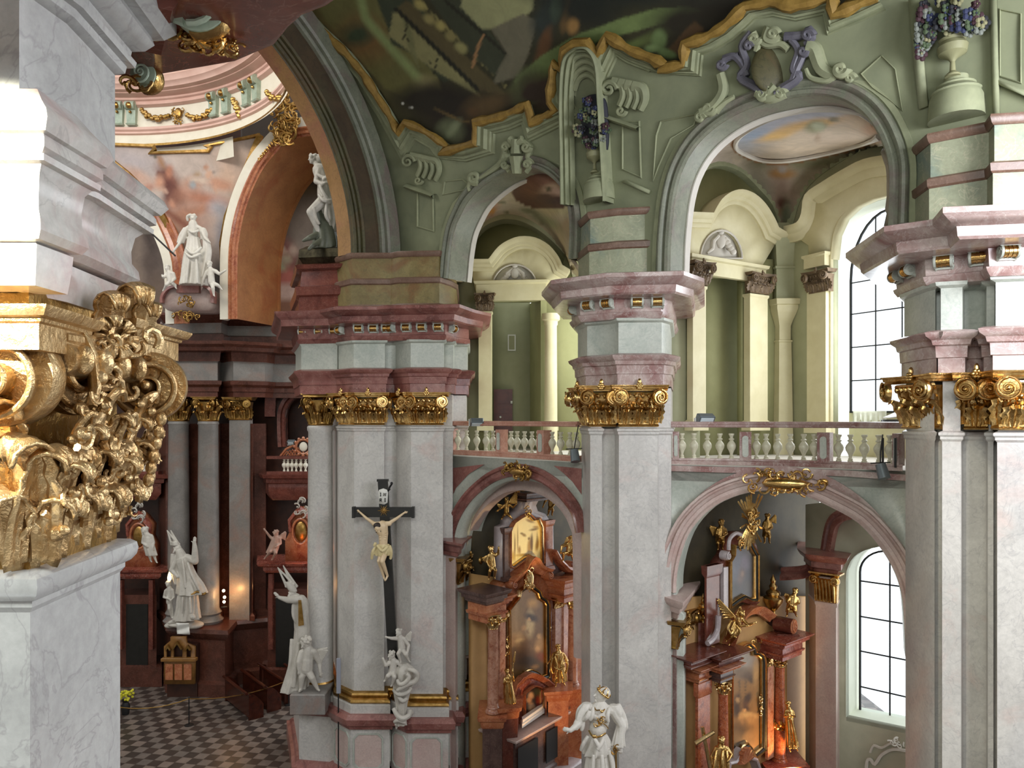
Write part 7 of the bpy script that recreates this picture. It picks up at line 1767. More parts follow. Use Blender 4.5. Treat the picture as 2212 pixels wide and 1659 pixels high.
# -- bishop and putto on the pedestal of the single column
d=22.35; bs=statue('bishop_statue','grey bishop statue with outstretched arm on the pedestal of the single column','statue',640,1500,d)
f=Fig(d); f.head((632,1281),8.5,(-.8,-.5,.45),(-.3,0,1),0,True)
f.c((640,1290),(646,1312),9,12).c((646,1312),(648,1360),13,12); f.robe([(646,1286,10),(651,1300,14),(652,1340,15),(652,1380,17),(648,1420,20),(642,1460,25),(634,1492,28)],9,.09,.8,5)
f.limb([(642,1296,-.1),(622,1296,-.2),(604,1291,-.3)],[8.5,7,4]); f.hand((604,1291,-.3),(592,1280,-.34),3,.2)
f.fold([(633,1305,-.1),(634,1330,-.15),(643,1350,-.1)],4); f.fold([(630,1380,-.1),(628,1430,-.15),(620,1480,-.15)],5); f.fold([(660,1320,-.1),(662,1370,-.1)],3); f.fold([(645,1390,-.25),(640,1440,-.3),(634,1485,-.3)],5)
f.done('body','stone_dim',bs,.017,2)
f=Fig(d); 
for tip,b0,b1 in (((600,1226,.0),(619,1266,0),(634,1262,0)),((612,1222,.1),(628,1262,.1),(640,1266,.1))): f.c(tip,b0,1.2,3.4).c(tip,b1,1.2,3.4).c(b0,b1,4,4)
f.robe([(624,1257,8),(630,1270,9.5),(634,1278,8)],4,.02,.9,3); f.done('mitre','stone_dim',bs,.012,1)
m=MB(); m.prism([P(645,1296,d-.3),P(651,1296,d-.3),P(657,1350,d-.3),P(645,1352,d-.3)],(0,-.03,0)); m.build('gold_orphrey',M['gold_dull'],bs)
d=22.0; ch=statue('putto','grey winged putto striding in front of the pale single column','putto',668,1490,d)
f=Fig(d); f.body(dict(head=(662,1389),neck=(666,1403),shl=(652,1410),shr=(678,1408),ell=(645,1430,-.1),hal=(646,1448,-.1),elr=(690,1432,.1),har=(692,1452,.05),hip=(663,1445),knl=(652,1462,-.05),ftl=(650,1490),knr=(674,1464,-.1),ftr=(686,1488)),13,(-.5,-.75,-.3),1,fat=1.1,arm=.45)
f.wing((678,1408,.15),(706,1400,.1),24); f.done('body','stone_dim',ch,.015,1)
m=MB(); m.bevbox(*[G(638,22.3)[0],G(712,22.3)[0]],21.75,22.9,2.3,zz(1490,22.1)-.02,.02); m.build('plinth',M['dimgrey'],ch)
dp_=thing('display_panel','tall narrow grey display panel standing beside the crossing pier','panel',P(732,1500,21.7))
MB().bevbox(P(727,0,21.7).x,P(736,0,21.7).x,21.68,21.74,zz(1498,21.7),zz(1422,21.7),.008).build('board',M['panelgrey'],dp_)
MB().tube([P(731,1498,21.75),P(731,1720,21.75)],.02,8).build('post',M['iron'],dp_)
# -- bishop by the far columns
d=29.4; b2=statue('bishop_statue','cream and gilded bishop statue with tall mitre before the two far columns','statue',400,1345,d)
f=Fig(d); f.head((384,1184),8,(-.8,-.5,.3),(-.3,0,1),0,True); f.c((388,1192),(396,1212),9,13).c((396,1212),(408,1250),15,16)
f.robe([(390,1192,8),(396,1210,14),(404,1240,19),(411,1262,26),(414,1282,31)],8,.1,.8,6)
f.robe([(406,1270,16),(405,1290,22),(404,1315,24),(402,1338,28)],10,.1,.75,7)
f.robe([(374,1196,5),(376,1225,8),(382,1262,6)],5,.1,.8,6)
f.limb([(404,1204),(421,1212,-.05),(421,1188,-.1),(420,1172,-.1)],[8,8,6,4]); f.hand((420,1176,-.1),(421,1160,-.12),3.2,.2)
f.limb([(384,1200),(371,1232,-.1),(384,1246,-.25)],[7,6,3.5]); f.c((367,1345,-.1),(392,1338,-.1),4,8); f.e((417,1333,-.3),(6,6,6))
for a in ([(392,1205,-.3),(398,1235,-.35),(400,1270,-.4)],[(405,1215,-.3),(415,1245,-.35),(430,1275,-.3)],[(395,1290,-.45),(393,1325,-.45)],[(410,1290,-.45),(412,1325,-.5)]): f.fold(a,3)
f.done('body','stone_dim',b2,.018,1)
f=Fig(d)
for tip,b0,b1 in (((361,1146,.0),(371,1176,0),(381,1172,0)),((369,1146,.1),(376,1172,.1),(386,1176,.1))): f.c(tip,b0,1.2,3).c(tip,b1,1.2,3).c(b0,b1,3.5,3.5)
f.robe([(376,1170,6.5),(379,1178,7.5)],4,.02,.9,3); f.done('mitre','stone_dim',b2,.015,1)
m=MB(); q=[P(383+62*i/16,1281+3*math.sin(i),d-.42+abs(i-8)*.04) for i in range(17)]; m.tube(q,.045,7); m.build('gold_hem',M['gold_dull'],b2)
c2=statue('putto','small cream putto standing left of the preaching bishop','putto',368,1335,29.3)
f=Fig(29.3); f.body(dict(head=(364,1262),neck=(366,1270),shl=(358,1276),shr=(373,1275),ell=(354,1290),hal=(364,1294,-.2),elr=(376,1290),har=(370,1296,-.2),hip=(366,1300),knl=(366,1315,-.1),ftl=(371,1334),knr=(371,1315,0),ftr=(374,1333)),6.5,(-.2,-.9,-.2),1,fat=1.1); f.done('body','stone_dim',c2,.02,1)
cn=thing('candle','lit candle above the small putto left of the preaching bishop','candle',P(366,1255,29.3)); 
MB().lathe(P(366,1256,29.3),[(.03,-.2),(.03,.02)],8).build('wax',M['ivory'],cn); M['flame']=glow('candle_flame','FFD79A',9.); m=MB(); m.lathe(P(366,1256,29.3),[(.01,0),(.07,.08),(.075,.16),(.05,.28),(.001,.42)],10); m.build('flame',M['flame'],cn)
# rock base and draped inscription sheet under the bishop
rk=thing('rock_plinth','rough stone plinth with hanging sheet under the preaching bishop','base',P(400,1372,29.4)); f=Fig(29.6); f.e((395,1346),(34,26,8)).e((418,1350),(22,20,8)).e((370,1350),(14,16,6)); f.done('rock','stone_dim',rk,.03,2)
m=MB(); vs=[];fs=[]
for j in range(9):
    for i in range(7): vs.append(P(381+27*i/6+j*.3,1346+24*j/8,28.75-.05*math.sin(j*.9+i*.4)))
for j in range(8):
    for i in range(6): q=j*7+i; fs.append((q,q+1,q+8,q+7))
m.add(vs,fs); thick(m.build('sheet',M['paper'],rk),.03)
# gothic model shrine
d=29.1; gs=thing('carved_shrine','small gilded gothic-arched shrine on the floor below the preaching bishop','shrine',P(392,1472,d)); gs.location.z=0
x0,x1=P(353,0,d).x,P(424,0,d).x
hol=[[(359,1424),(359,1404),(364,1396),(369,1404),(369,1424)],[(374,1424),(374,1402),(384,1388),(394,1402),(394,1424)],[(402,1424),(402,1404),(407,1396),(412,1404),(412,1424)]]
o=surf([(354,1478),(354,1396),(368,1384),(368,1376),(400,1376),(402,1390),(420,1398),(420,1478)],hol,lambda u,v:d).build('front',M['ochre_wood'] if 'ochre_wood' in M else M['gold_dull'],gs); thick(o,.15)
M['ochre_wood']=plaster('worn_ochre_wood','6E4A22','93672F',4,.5)
o.data.materials[0]=M['ochre_wood']
for h in hol: MB().sweep(onto(h[1:4],lambda u,v:d-.03),[(-.03,0),(-.03,.08),(.04,.08),(.04,0)],(0,-1,0),flip=True).build('tracery',M['gold_dull'],gs)
MB().box(x0+.05,x1-.05,d+.2,d+1.2,0,zz(1395,d)).build('body',M['dimwood'],gs)
MB().bevbox(x0-.05,x1+.02,d-.12,d+.1,zz(1428,d),zz(1423,d)+.05,.02).build('ledge',M['ochre_wood'],gs)
for k in range(3): slab([(358+k*20,1434),(374+k*20,1434),(374+k*20,1468),(358+k*20,1468)],lambda u,v:d-.02,.04).build('panel',M['altar'],gs)
# -- upper white statue group on the plinth
d=28.9; gd=statue('robed_statue','white statue of a robed woman holding a long staff on the scrolled plinth','statue',416,617,d)
f=Fig(d); f.body(dict(head=(417,471),neck=(417,484),shl=(403,494),shr=(434,494),ell=(389,524,-.1),hal=(376,541,-.2),elr=(443,514,-.15),har=(449,520,-.35),hip=(418,535)),8,(.2,-.95,-.15),1.1,arm=.5)
f.robe([(418,512,13),(419,530,16),(419,545,20),(418,570,23),(417,595,25),(416,616,28)],11,.11,.75,12); f.robe([(403,492,7),(396,508,9),(390,526,8)],5,.12,.8,2); f.robe([(436,492,7),(440,505,8),(441,518,7)],5,.12,.8,2); f.robe([(444,515,6),(448,540,9),(444,570,10),(438,600,9)],5,.15,.8,4)
for a in ([(402,536,-.3),(418,548,-.4),(436,534,-.3)],[(400,545,-.3),(414,556,-.42),(434,548,-.35)],[(408,560,-.4),(404,590,-.42),(402,612,-.42)],[(424,560,-.4),(426,612,-.42)],[(408,497,-.2),(418,502,-.28),(430,497,-.2)],[(413,463,-.1),(405,468,-.05),(406,478,0)]): f.fold(a,3.4)
f.done('body','stone',gd,.02,1)
MB().tube([P(322,499,28.4),P(379,553,28.6)],.035,7).build('staff',M['iron'],gd)
for lab,J,hr in (('small white putto with a raised leg left of the robed woman statue',dict(head=(362,580),neck=(365,588),shl=(359,593),shr=(374,591),ell=(353,600,-.1),hal=(352,598,-.2),elr=(378,602),har=(372,608,-.2),hip=(368,608),knl=(360,615,-.15),ftl=(353,627),knr=(378,616),ftr=(380,622)),6.5),
                 ('white putto pointing right beside the robed woman statue',dict(head=(452,572),neck=(455,582),shl=(447,588),shr=(466,586),ell=(441,600),hal=(437,612),elr=(474,592,-.1),har=(484,586,-.15),hip=(457,610),knl=(460,622,-.15),ftl=(462,638,-.1),knr=(470,616,-.1),ftr=(478,624)),7)):
    s_=statue('putto',lab,'putto',J['hip'][0],J['hip'][1]+15,28.8); f=Fig(28.75); f.body(J,hr,(-.2,-.9,0),1,fat=1.15,arm=.5); f.done('body','stone',s_,.02,1)
# -- seated grey figure above the column pier
d=22.7; sf=statue('seated_statue','grey statue of a half-draped seated figure above the single column','statue',697,535,d)
f=Fig(d); f.head((677,344),10,(-.85,-.45,-.1),(0,0,1),1.2); f.e((690,345,.1),(13,12,12)).e((700,355,.15),(11,10,14))
f.c((682,352),(690,368),6,8).c((690,368),(701,400),15,15).c((701,400),(703,430),15,16)
f.limb([(690,366,-.1),(683,392,-.2),(697,398,-.35)],[8,6,4]); f.hand((697,398,-.35),(708,392,-.38),3,.4); f.limb([(706,368),(716,384,-.1),(700,388,-.35)],[8,7,5])
f.limb([(700,432,-.1),(671,458,-.4),(684,490,-.3),(692,505,-.25)],[13,9,6,5]); f.robe([(700,398,13),(704,420,17),(710,445,18),(714,475,16),(712,500,12)],7,.13,.8,6)
for a in ([(690,400,-.3),(700,420,-.42),(714,440,-.35)],[(688,420,-.35),(700,434,-.45),(716,432,-.35)],[(678,448,-.45),(682,470,-.42),(690,485,-.4)],[(706,440,-.35),(704,465,-.4),(712,480,-.3)],[(684,376,-.25),(700,384,-.3),(714,378,-.2)]): f.fold(a,4)
f.done('body','bronze_stone',sf,.018,1) if 'bronze_stone' in M else f.done('body','stone_dim',sf,.018,1)
f=Fig(d); f.robe([(690,455,9,.0),(698,475,17),(700,500,24),(702,525,27),(700,540,26)],6,.1,.9,5); f.limb([(690,505,-.2),(668,514,-.5),(655,520,-.55)],[8,6,3]); f.limb([(692,520,-.3),(676,530,-.6),(668,538,-.65)],[7,5,4]); f.done('rock_and_beast','bronze_s',sf,.02,1)
# -- gilded figures of the left altar
def gfig(label,J,hr,d,robe,extra=None,face=(0,-1,0),wings=(),mat='gold',name='gilded_statue',cat_='statue',k=8,fat=1.,folds=(),vox=.013,arm=None):
    s_=statue(name,label,cat_,J['hip'][0],max(p[1] for p in J.values()),d); f=Fig(d); f.body(J,hr,face,1,robe,k=k,fat=fat,arm=arm)
    for w in wings: f.wing(*w)
    for a in folds: f.fold(a,hr*.45)
    if extra: extra(f)
    f.done('body',mat,s_,vox,1); return s_
gfig('gilded statue holding a tall crozier at the left of the left altar',dict(head=(1095,1451),neck=(1097,1459),shl=(1090,1465),shr=(1106,1465),ell=(1088,1478,-.1),hal=(1098,1474,-.25),elr=(1110,1470,-.1),har=(1108,1452,-.2),hip=(1099,1486)),5.6,21.15,
   [(1098,1463,8),(1098,1480,9.5),(1099,1495,11),(1101,1510,12),(1102,1519,12)],lambda f:(f.c((1104,1478,-.2),(1110,1428,-.15),1.3,1.3),f.c((1110,1428,-.15),(1113,1408,-.15),2.8,1.5)),(.5,-.8,.2),folds=([(1094,1470,-.2),(1096,1490,-.2),(1094,1512,-.2)],[(1103,1475,-.2),(1106,1495,-.2),(1108,1514,-.2)]))
gfig('gilded robed statue with spread arms at the right of the left altar',dict(head=(1205,1399),neck=(1206,1408),shl=(1196,1413),shr=(1217,1413),ell=(1189,1426),hal=(1184,1432,-.15),elr=(1226,1427),har=(1216,1434,-.3),hip=(1207,1440),knl=(1202,1462,-.1),ftl=(1201,1482),knr=(1214,1460),ftr=(1220,1480)),6.5,22.6,
   [(1206,1410,11),(1206,1424,13),(1207,1440,13),(1208,1456,15),(1209,1472,15)],None,(-.3,-.9,.3),folds=([(1198,1418,-.2),(1204,1440,-.3),(1198,1468,-.3)],[(1216,1418,-.2),(1212,1445,-.3),(1218,1470,-.2)],[(1194,1420,-.15),(1190,1440,-.15),(1194,1455,-.1)],[(1220,1420,-.15),(1226,1436,-.1),(1222,1455,-.1)],[(1196,1440,-.28),(1208,1446,-.34),(1220,1438,-.28)]))
gfig('gilded winged putto on the left cornice of the left altar',dict(head=(1060,1187),neck=(1062,1196),shl=(1056,1201),shr=(1070,1199),ell=(1052,1212),hal=(1056,1222,-.15),elr=(1076,1196),har=(1077,1186,-.1),hip=(1064,1222),knl=(1058,1234,-.1),ftl=(1056,1250),knr=(1070,1232,-.1),ftr=(1068,1248)),7,21.2,None,None,(-.2,-.9,0),[((1058,1200,.1),(1042,1206,.1),20)],name='gilded_putto',cat_='putto',fat=1.1,arm=.5)
gfig('gilded putto seated on the scroll at the right of the left altar',dict(head=(1234,1165),neck=(1231,1172),shl=(1223,1176),shr=(1238,1177),ell=(1214,1180,-.1),hal=(1212,1190,-.15),elr=(1242,1188),har=(1236,1194,-.15),hip=(1229,1194),knl=(1218,1196,-.2),ftl=(1216,1210,-.1),knr=(1236,1198,-.2),ftr=(1238,1210,-.1)),7,23.2,None,None,(-.5,-.8,.2),[((1232,1172,.1),(1226,1160,.1),12)],name='gilded_putto',cat_='putto',fat=1.15,arm=.5)
gfig('gilded angel at upper left of the left altar niche',dict(head=(1094,1080),neck=(1095,1088),shl=(1089,1092),shr=(1102,1091),ell=(1082,1098),hal=(1076,1102,-.1),elr=(1108,1096),har=(1114,1090,-.1),hip=(1094,1106),knl=(1090,1112,-.1),ftl=(1084,1120),knr=(1100,1114,-.1),ftr=(1106,1120)),6,22.0,None,None,(.3,-.9,0),[((1097,1088,.1),(1114,1062,.1),16),((1088,1092,.1),(1074,1088,.1),10)],mat='gold_dull',name='gilded_angel',cat_='angel',arm=.5)
gfig('gilded angel at upper right of the left altar niche',dict(head=(1191,1064),neck=(1190,1072),shl=(1183,1076),shr=(1197,1076),ell=(1177,1084),hal=(1174,1092,-.1),elr=(1200,1086),har=(1194,1094,-.1),hip=(1189,1092),knl=(1186,1102,-.1),ftl=(1184,1112),knr=(1194,1102,-.1),ftr=(1192,1112)),6,23.4,None,None,(-.3,-.9,0),[((1188,1072,.1),(1176,1058,.1),12),((1194,1072,.1),(1202,1054,.1),12)],mat='gold_dull',name='gilded_angel',cat_='angel',arm=.5)
cl_=thing('gilded_cloud','gilded cloud cluster with cherub heads above the left altar','ornament',P(1142,1045,22.2))
m=MB(); rocaille(m,None,frame(P(1140,1043,22.3),T1,N1),.55,.22,60,17,.06); 
for u,v in ((1120,1048),(1138,1040),(1152,1046),(1166,1056),(1128,1034),(1158,1036)): m.ell(P(u,v,22.1),.1,10,8); m.ell(P(u,v,22.0),.06,8,6)
m.build('scrollwork',M['gold_dull'],cl_)
# -- gilded figures of the right altar
gs1=gfig('gilded statue embracing a tilted wooden cross at the lower left of the right altar',dict(head=(1558,1600),neck=(1557,1611),shl=(1546,1616),shr=(1571,1616),ell=(1536,1634),hal=(1538,1650,-.15),elr=(1580,1630,-.1),har=(1574,1642,-.3),hip=(1556,1655)),8.5,17.6,
   [(1557,1612,12),(1556,1630,15),(1555,1650,18),(1554,1680,22),(1554,1720,25)],None,(.3,-.9,.3),folds=([(1548,1620,-.2),(1544,1650,-.3),(1540,1690,-.35)],[(1562,1620,-.2),(1560,1650,-.3),(1562,1700,-.35)],[(1570,1620,-.1),(1572,1650,-.2),(1576,1700,-.2)]))
wc=thing('wooden_cross','tilted gilded cross held by the statue at the lower left of the right altar','cross',P(1534,1640,17.2)); m=MB(); m.tube([P(1517,1570,17.3),P(1540,1690,17.3)],.045,8); m.build('upright',M['gold_fine'],wc); m=MB(); m.tube([P(1502,1606,17.2),P(1542,1581,17.25)],.05,8); m.build('crossbar',M['gold_fine'],wc)
gfig('slender gilded statue with crossed arms right of the speckled red altar column',dict(head=(1702,1522),neck=(1704,1530),shl=(1697,1536),shr=(1712,1536),ell=(1694,1548),hal=(1704,1548,-.2),elr=(1717,1548),har=(1707,1544,-.25),hip=(1706,1560),knl=(1705,1590,-.05),ftl=(1706,1622),knr=(1714,1588),ftr=(1722,1620)),6.5,19.7,
   [(1705,1534,8),(1705,1548,9),(1706,1562,9),(1709,1590,12),(1712,1614,13)],None,(-.3,-.9,.3),folds=([(1702,1555,-.15),(1704,1585,-.2),(1704,1612,-.2)],[(1710,1555,-.15),(1716,1585,-.15),(1720,1612,-.15)]))
gfig('gilded angel flying with raised wing below the upper picture of the right altar',dict(head=(1602,1326,-.1),neck=(1598,1334),shl=(1590,1338),shr=(1606,1340),ell=(1598,1352,-.2),hal=(1612,1352,-.3),elr=(1616,1350,-.1),har=(1628,1346,-.2),hip=(1586,1358),knl=(1578,1368,-.15),ftl=(1570,1384),knr=(1588,1376,-.1),ftr=(1576,1392)),7.5,18.3,
   [(1592,1340,10),(1586,1356,14),(1582,1368,14),(1576,1380,10)],None,(.6,-.7,-.2),[((1590,1336,.1),(1552,1294,.05),20),((1602,1336,.1),(1600,1310,.1),12)],name='gilded_angel',cat_='angel',folds=([(1580,1340,-.2),(1572,1356,-.25),(1578,1370,-.25)],[(1590,1350,-.25),(1598,1362,-.3),(1590,1374,-.25)]),arm=.5)
gfig('gilded angel seated in shade at upper left of the ray burst',dict(head=(1558,1130),neck=(1558,1139),shl=(1550,1144),shr=(1566,1144),ell=(1546,1156),hal=(1554,1160,-.2),elr=(1570,1154),har=(1564,1158,-.2),hip=(1556,1164),knl=(1550,1172,-.25),ftl=(1552,1186,-.1),knr=(1562,1170,-.25),ftr=(1560,1184,-.1)),7.5,18.9,[(1557,1142,8),(1556,1158,10),(1556,1174,10)],None,(.4,-.9,0),[((1552,1142,.1),(1534,1136,.1),18)],mat='gold_dull',name='gilded_angel',cat_='angel',arm=.5)
gfig('gilded angel in shade at upper right of the ray burst',dict(head=(1658,1116),neck=(1657,1124),shl=(1651,1129),shr=(1664,1129),ell=(1647,1140),hal=(1653,1146,-.2),elr=(1668,1140),har=(1660,1146,-.2),hip=(1656,1150),knl=(1652,1160,-.2),ftl=(1652,1172,-.1),knr=(1662,1160,-.2),ftr=(1662,1172,-.1)),6.5,20.1,[(1657,1128,7),(1656,1142,8),(1656,1160,9)],None,(-.4,-.9,0),[((1662,1126,.1),(1674,1112,.1),14)],mat='gold_dull',name='gilded_angel',cat_='angel',arm=.5)
gfig('gilded angel kneeling above the marble roll on the right altar',dict(head=(1718,1278),neck=(1715,1286),shl=(1706,1290),shr=(1722,1292),ell=(1700,1300,-.1),hal=(1708,1306,-.2),elr=(1726,1302),har=(1716,1308,-.2),hip=(1711,1310),knl=(1702,1316,-.2),ftl=(1700,1330,-.1),knr=(1716,1318,-.2),ftr=(1720,1330)),7,19.9,[(1713,1290,9),(1711,1306,11),(1709,1322,12)],None,(-.6,-.7,.1),[((1710,1288,.1),(1696,1282,.1),16)],name='gilded_angel',cat_='angel',arm=.5)
# -- figures by the far side altars
gfig('pale pinkish angel with raised arm on the dim side altar behind the single column',dict(head=(596,1152),neck=(596,1160),shl=(589,1164),shr=(604,1163),ell=(582,1158),hal=(573,1146,-.1),elr=(606,1174),har=(598,1180,-.2),hip=(592,1184),knl=(584,1192,-.2),ftl=(572,1206,-.1),knr=(596,1194,-.2),ftr=(588,1208)),7,29.6,[(595,1164,8),(592,1180,11),(586,1194,12)],None,(-.3,-.9,0),[((602,1160,.1),(616,1148,.1),14)],mat='stone_rose',name='angel_statue',cat_='angel',vox=.024,arm=.5)
gfig('grey-white angel leaning on the dim side altar right of the near capital',dict(head=(314,1146),neck=(317,1154),shl=(311,1160),shr=(327,1158),ell=(308,1172),hal=(314,1178,-.2),elr=(332,1172),har=(330,1184,-.1),hip=(322,1184),knl=(322,1196,-.1),ftl=(326,1212),knr=(332,1198),ftr=(338,1214)),7.5,29.6,[(319,1160,9),(322,1180,12),(328,1200,12)],None,(-.3,-.9,0),[((322,1156,.1),(306,1140,.1),12)],mat='stone_dim',name='angel_statue',cat_='angel',vox=.024,arm=.5)
# ---------------------------------------------------------------- walls beyond the frame that close the nave
m=MB(); m.box(-32,16,-6.3,-6,-.3,26); m.build('wall_front',M['grey'],kind='structure')
m=MB(); m.box(-32.3,-32,-6,40,-.3,26); m.build('wall_left',M['grey'],kind='structure')
m=MB(); m.box(10.5,10.8,-6,9.5,-.3,26); m.build('wall_right',M['grey'],kind='structure')
m=MB(); m.box(-32,-5.,33.5,33.8,-.3,33); m.build('wall_back',M['dimwood'],kind='structure')
m=MB(); m.box(-32,-16,-6,36,23.5,23.8); m.box(-32,-10,30,36,23.5,23.8)
# ---------------------------------------------------------------- relief ornament on the green wall
def vp(u,v,h=0): return P(u,v,vault(u,v))+vaultN((u,v))*h
def vtube(m,pts,r,h=.05,seg=7,k=4):
    q=cat(pts,k); n=len(q); rr=r if isinstance(r,(list,tuple)) else [r,r]
    m.tube([vp(a,b,h) for a,b in q],[rr[0]+(rr[-1]-rr[0])*i/(n-1) for i in range(n)],seg)
def vcurl(m,u,v,R_,a0,turn,r,h=.06,sq=1.):
    """curl in the wall surface, R_ in view degrees"""
    n=22; pts=[]
    for i in range(n+1):
        t=i/n; q=R_*(1-t*.85); a=a0+turn*t; pts.append((u+q*math.cos(a),v+q*sq*math.sin(a)))
    m.tube([vp(a,b,h+.04*i/n) for i,(a,b) in enumerate(pts)],[r*(1-.55*i/n) for i in range(n+1)],7)
def vframe(m,pl,prof=((-.7,0),(-.7,.025),(.4,.04),(1.3,.02),(1.3,0))):
    pl=pl+[pl[0],pl[1]]
    q=relief(pl,[(o*1.6,h) for o,h in prof],vault,vaultN); m.add(q.v,q.f)
def rel(name,label,cat_,u,v,mat,fn,part):
    r=thing(name,label,cat_,vp(u,v)); m=MB(); fn(m); m.build(part,M[mat],r); return r
def panel(label,pl): 
    r=thing('wall_panel',label,'wall panel',vp(*pl[0])); m=MB(); vframe(m,pl); m.build('frame_moulding',M['green_mould'],r); return r
panel('tall narrow green moulded panel below the scroll console beside the crossing arch',[(902,408),(936,416),(938,500),(902,490)])
panel('green moulded panel with notched corner left of the small upper arch',[(958,420),(1004,410),(1012,398),(1000,388),(962,392)])
panel('tall green moulded panel right of the central niche',[(1345,262),(1382,262),(1386,384),(1345,366)])
panel('large green moulded panel with notched corner left of the wide upper arch',[(1418,292),(1428,262),(1508,246),(1500,270),(1450,300),(1424,360),(1412,392)])
panel('green moulded panel with pointed top right of the wide upper arch',[(1860,160),(1905,120),(1935,150),(1950,240),(1920,215),(1885,190)])
panel('green moulded panel at the upper right corner beside the painted flowers',[(2160,20),(2206,30),(2206,180),(2160,165)])
def console(label,u,v,s=1.):
    r=thing('scroll_console',label,'ornament',vp(u,v)); m=MB()
    for k in range(4):
        o=k*13*s
        vtube(m,[(u-14*s+o,v-26*s+k*3),(u+2*s+o,v-22*s+k*3),(u+6*s+o,v-2*s+k*3),(u-2*s+o,v+18*s+k*3)],[.12*s,.07*s],.08)
    vcurl(m,u-18*s,v-14*s,15*s,0,-9,.06*s,.16); vcurl(m,u+2*s,v+28*s,9*s,0,8,.05*s,.1)
    m.build('scroll',M['green_mould'],r)
    m=MB(); q=relief([(u-26*s,v+40*s),(u+34*s,v+62*s)],[(-5,0),(-5,.12),(0,.22),(5,.12),(5,0)],vault,vaultN); m.add(q.v,q.f); m.build('ledge',M['green_mould'],r)
console('pale green scroll console beside the crossing arch under the ceiling edge',908,362)
console('pale green scroll console right of the central niche',1345,208,1.15)
def f(m):
    vcurl(m,1030,384,13,1,9,.1); vtube(m,[(1022,392),(1016,404),(1018,414)],[.1,.05]); vtube(m,[(1040,384),(1060,372),(1086,352),(1096,326)],[.05,.12])
rel('scroll_ornament','small green scroll resting on the left shoulder of the small upper arch','ornament',1030,390,'green_mould',f,'scroll')
def f(m):
    for s in (-1,1):
        vtube(m,[(1122+s*8,305),(1122+s*26,318),(1122+s*22,340),(1122+s*30,352),(1122+s*18,372)],[.1,.07]); vcurl(m,1122+s*22,318,10,0,s*8,.07,.12); vcurl(m,1122+s*24,356,8,0,-s*8,.07,.12)
    vtube(m,[(1122,338),(1122,356),(1122,376)],[.22,.12],.1); vtube(m,[(1108,300),(1122,310),(1136,300)],[.1,.1],.12); vtube(m,[(1122,300),(1122,318),(1122,332)],[.12,.16],.12)
rel('scroll_cartouche','green carved cartouche at the top of the small upper arch','ornament',1122,370,'green_mould',f,'scroll')
def f(m):
    T_=[]
    m.ell(vp(1668,146,.0),(.42,.12,.5),20,12,Matrix.Rotation(.1,3,'Y'))
big=rel('shield_cartouche','large olive shield cartouche with grey-violet scrolls above the wide upper arch','ornament',1668,205,'shield' if 'shield' in M else 'olive_arch',f,'shield')
M['violet']=marble('grey_violet_painted_scroll','5A5862','77747C',scale=3,rough=.5)
m=MB()
for pts,r0,r1 in (([(1625,70),(1606,100),(1618,140),(1604,168),(1640,190),(1655,205)],.06,.11),([(1712,86),(1728,110),(1718,150),(1730,168),(1700,190),(1680,205)],.06,.11),([(1568,128),(1590,122),(1608,140),(1618,165)],.08,.07),([(1560,150),(1570,130),(1600,118)],.1,.05),([(1700,80),(1740,76),(1752,64),(1760,84),(1742,96)],.09,.05),([(1735,110),(1740,118),(1726,150),(1716,180)],.06,.09)): vtube(m,pts,[r0,r1],.1)
for u,v,R_,t in ((1566,140,10,8),(1752,78,12,-8),(1742,112,9,8),(1625,100,10,-7)): vcurl(m,u,v,R_,0,t,.07,.14)
m.build('violet_scroll',M['violet'],big)
m=MB()
for pts,r0,r1 in (([(1628,76),(1640,96),(1636,112)],.12,.06),([(1668,60),(1660,82),(1676,90),(1690,78)],.12,.08),([(1645,84),(1660,98),(1690,96),(1706,108)],.07,.07),([(1560,160),(1566,196),(1548,228),(1520,246)],.1,.14),([(1590,210),(1570,222),(1550,240)],.05,.1),([(1640,200),(1668,212),(1700,200)],.12,.12),([(1660,185),(1668,198),(1680,186)],.14,.14)): vtube(m,pts,[r0,r1],.08)
for u,v,R_,t in ((1636,84,11,8),(1676,74,11,-8),(1652,206,10,8),(1692,204,10,-8),(1538,236,13,8),(1520,256,11,-8)): vcurl(m,u,v,R_,0,t,.08,.13)
m.build('green_scroll',M['green_mould'],big); m=MB(); vtube(m,[(1748,106),(1762,110),(1778,150),(1806,166)],[.16,.12],.06); vtube(m,[(1745,150),(1756,170),(1790,176),(1812,160),(1814,140)],[.04,.08],.1); vcurl(m,1822,152,14,0,8,.1,.14); vcurl(m,1842,172,9,0,-8,.07,.12)
m.build('green_scroll',M['green_mould'],big)
# rounded niche with painted vase of flowers: modelled as a shallow real niche pilaster
nich=thing('round_niche','tall half-round green niche with scalloped head above the central pier','niche',vp(1280,440))
m=MB()
for k,(o,h) in enumerate(((0,.34),(7,.28),(14,.2))):
    q=relief(cat([(1228+o,446),(1226+o,330),(1224+o,210),(1230+o,130+o),(1250,104+o),(1270,98+o),(1290,104+o),(1308-o*.6,140+o),(1314-o*.6,230),(1320-o*.6,330),(1326-o*.6,440)],4),[(0,0),(0,h),(4,h+.04),(6,h-.06),(7,h-.1)],vault,vaultN); m.add(q.v,q.f)

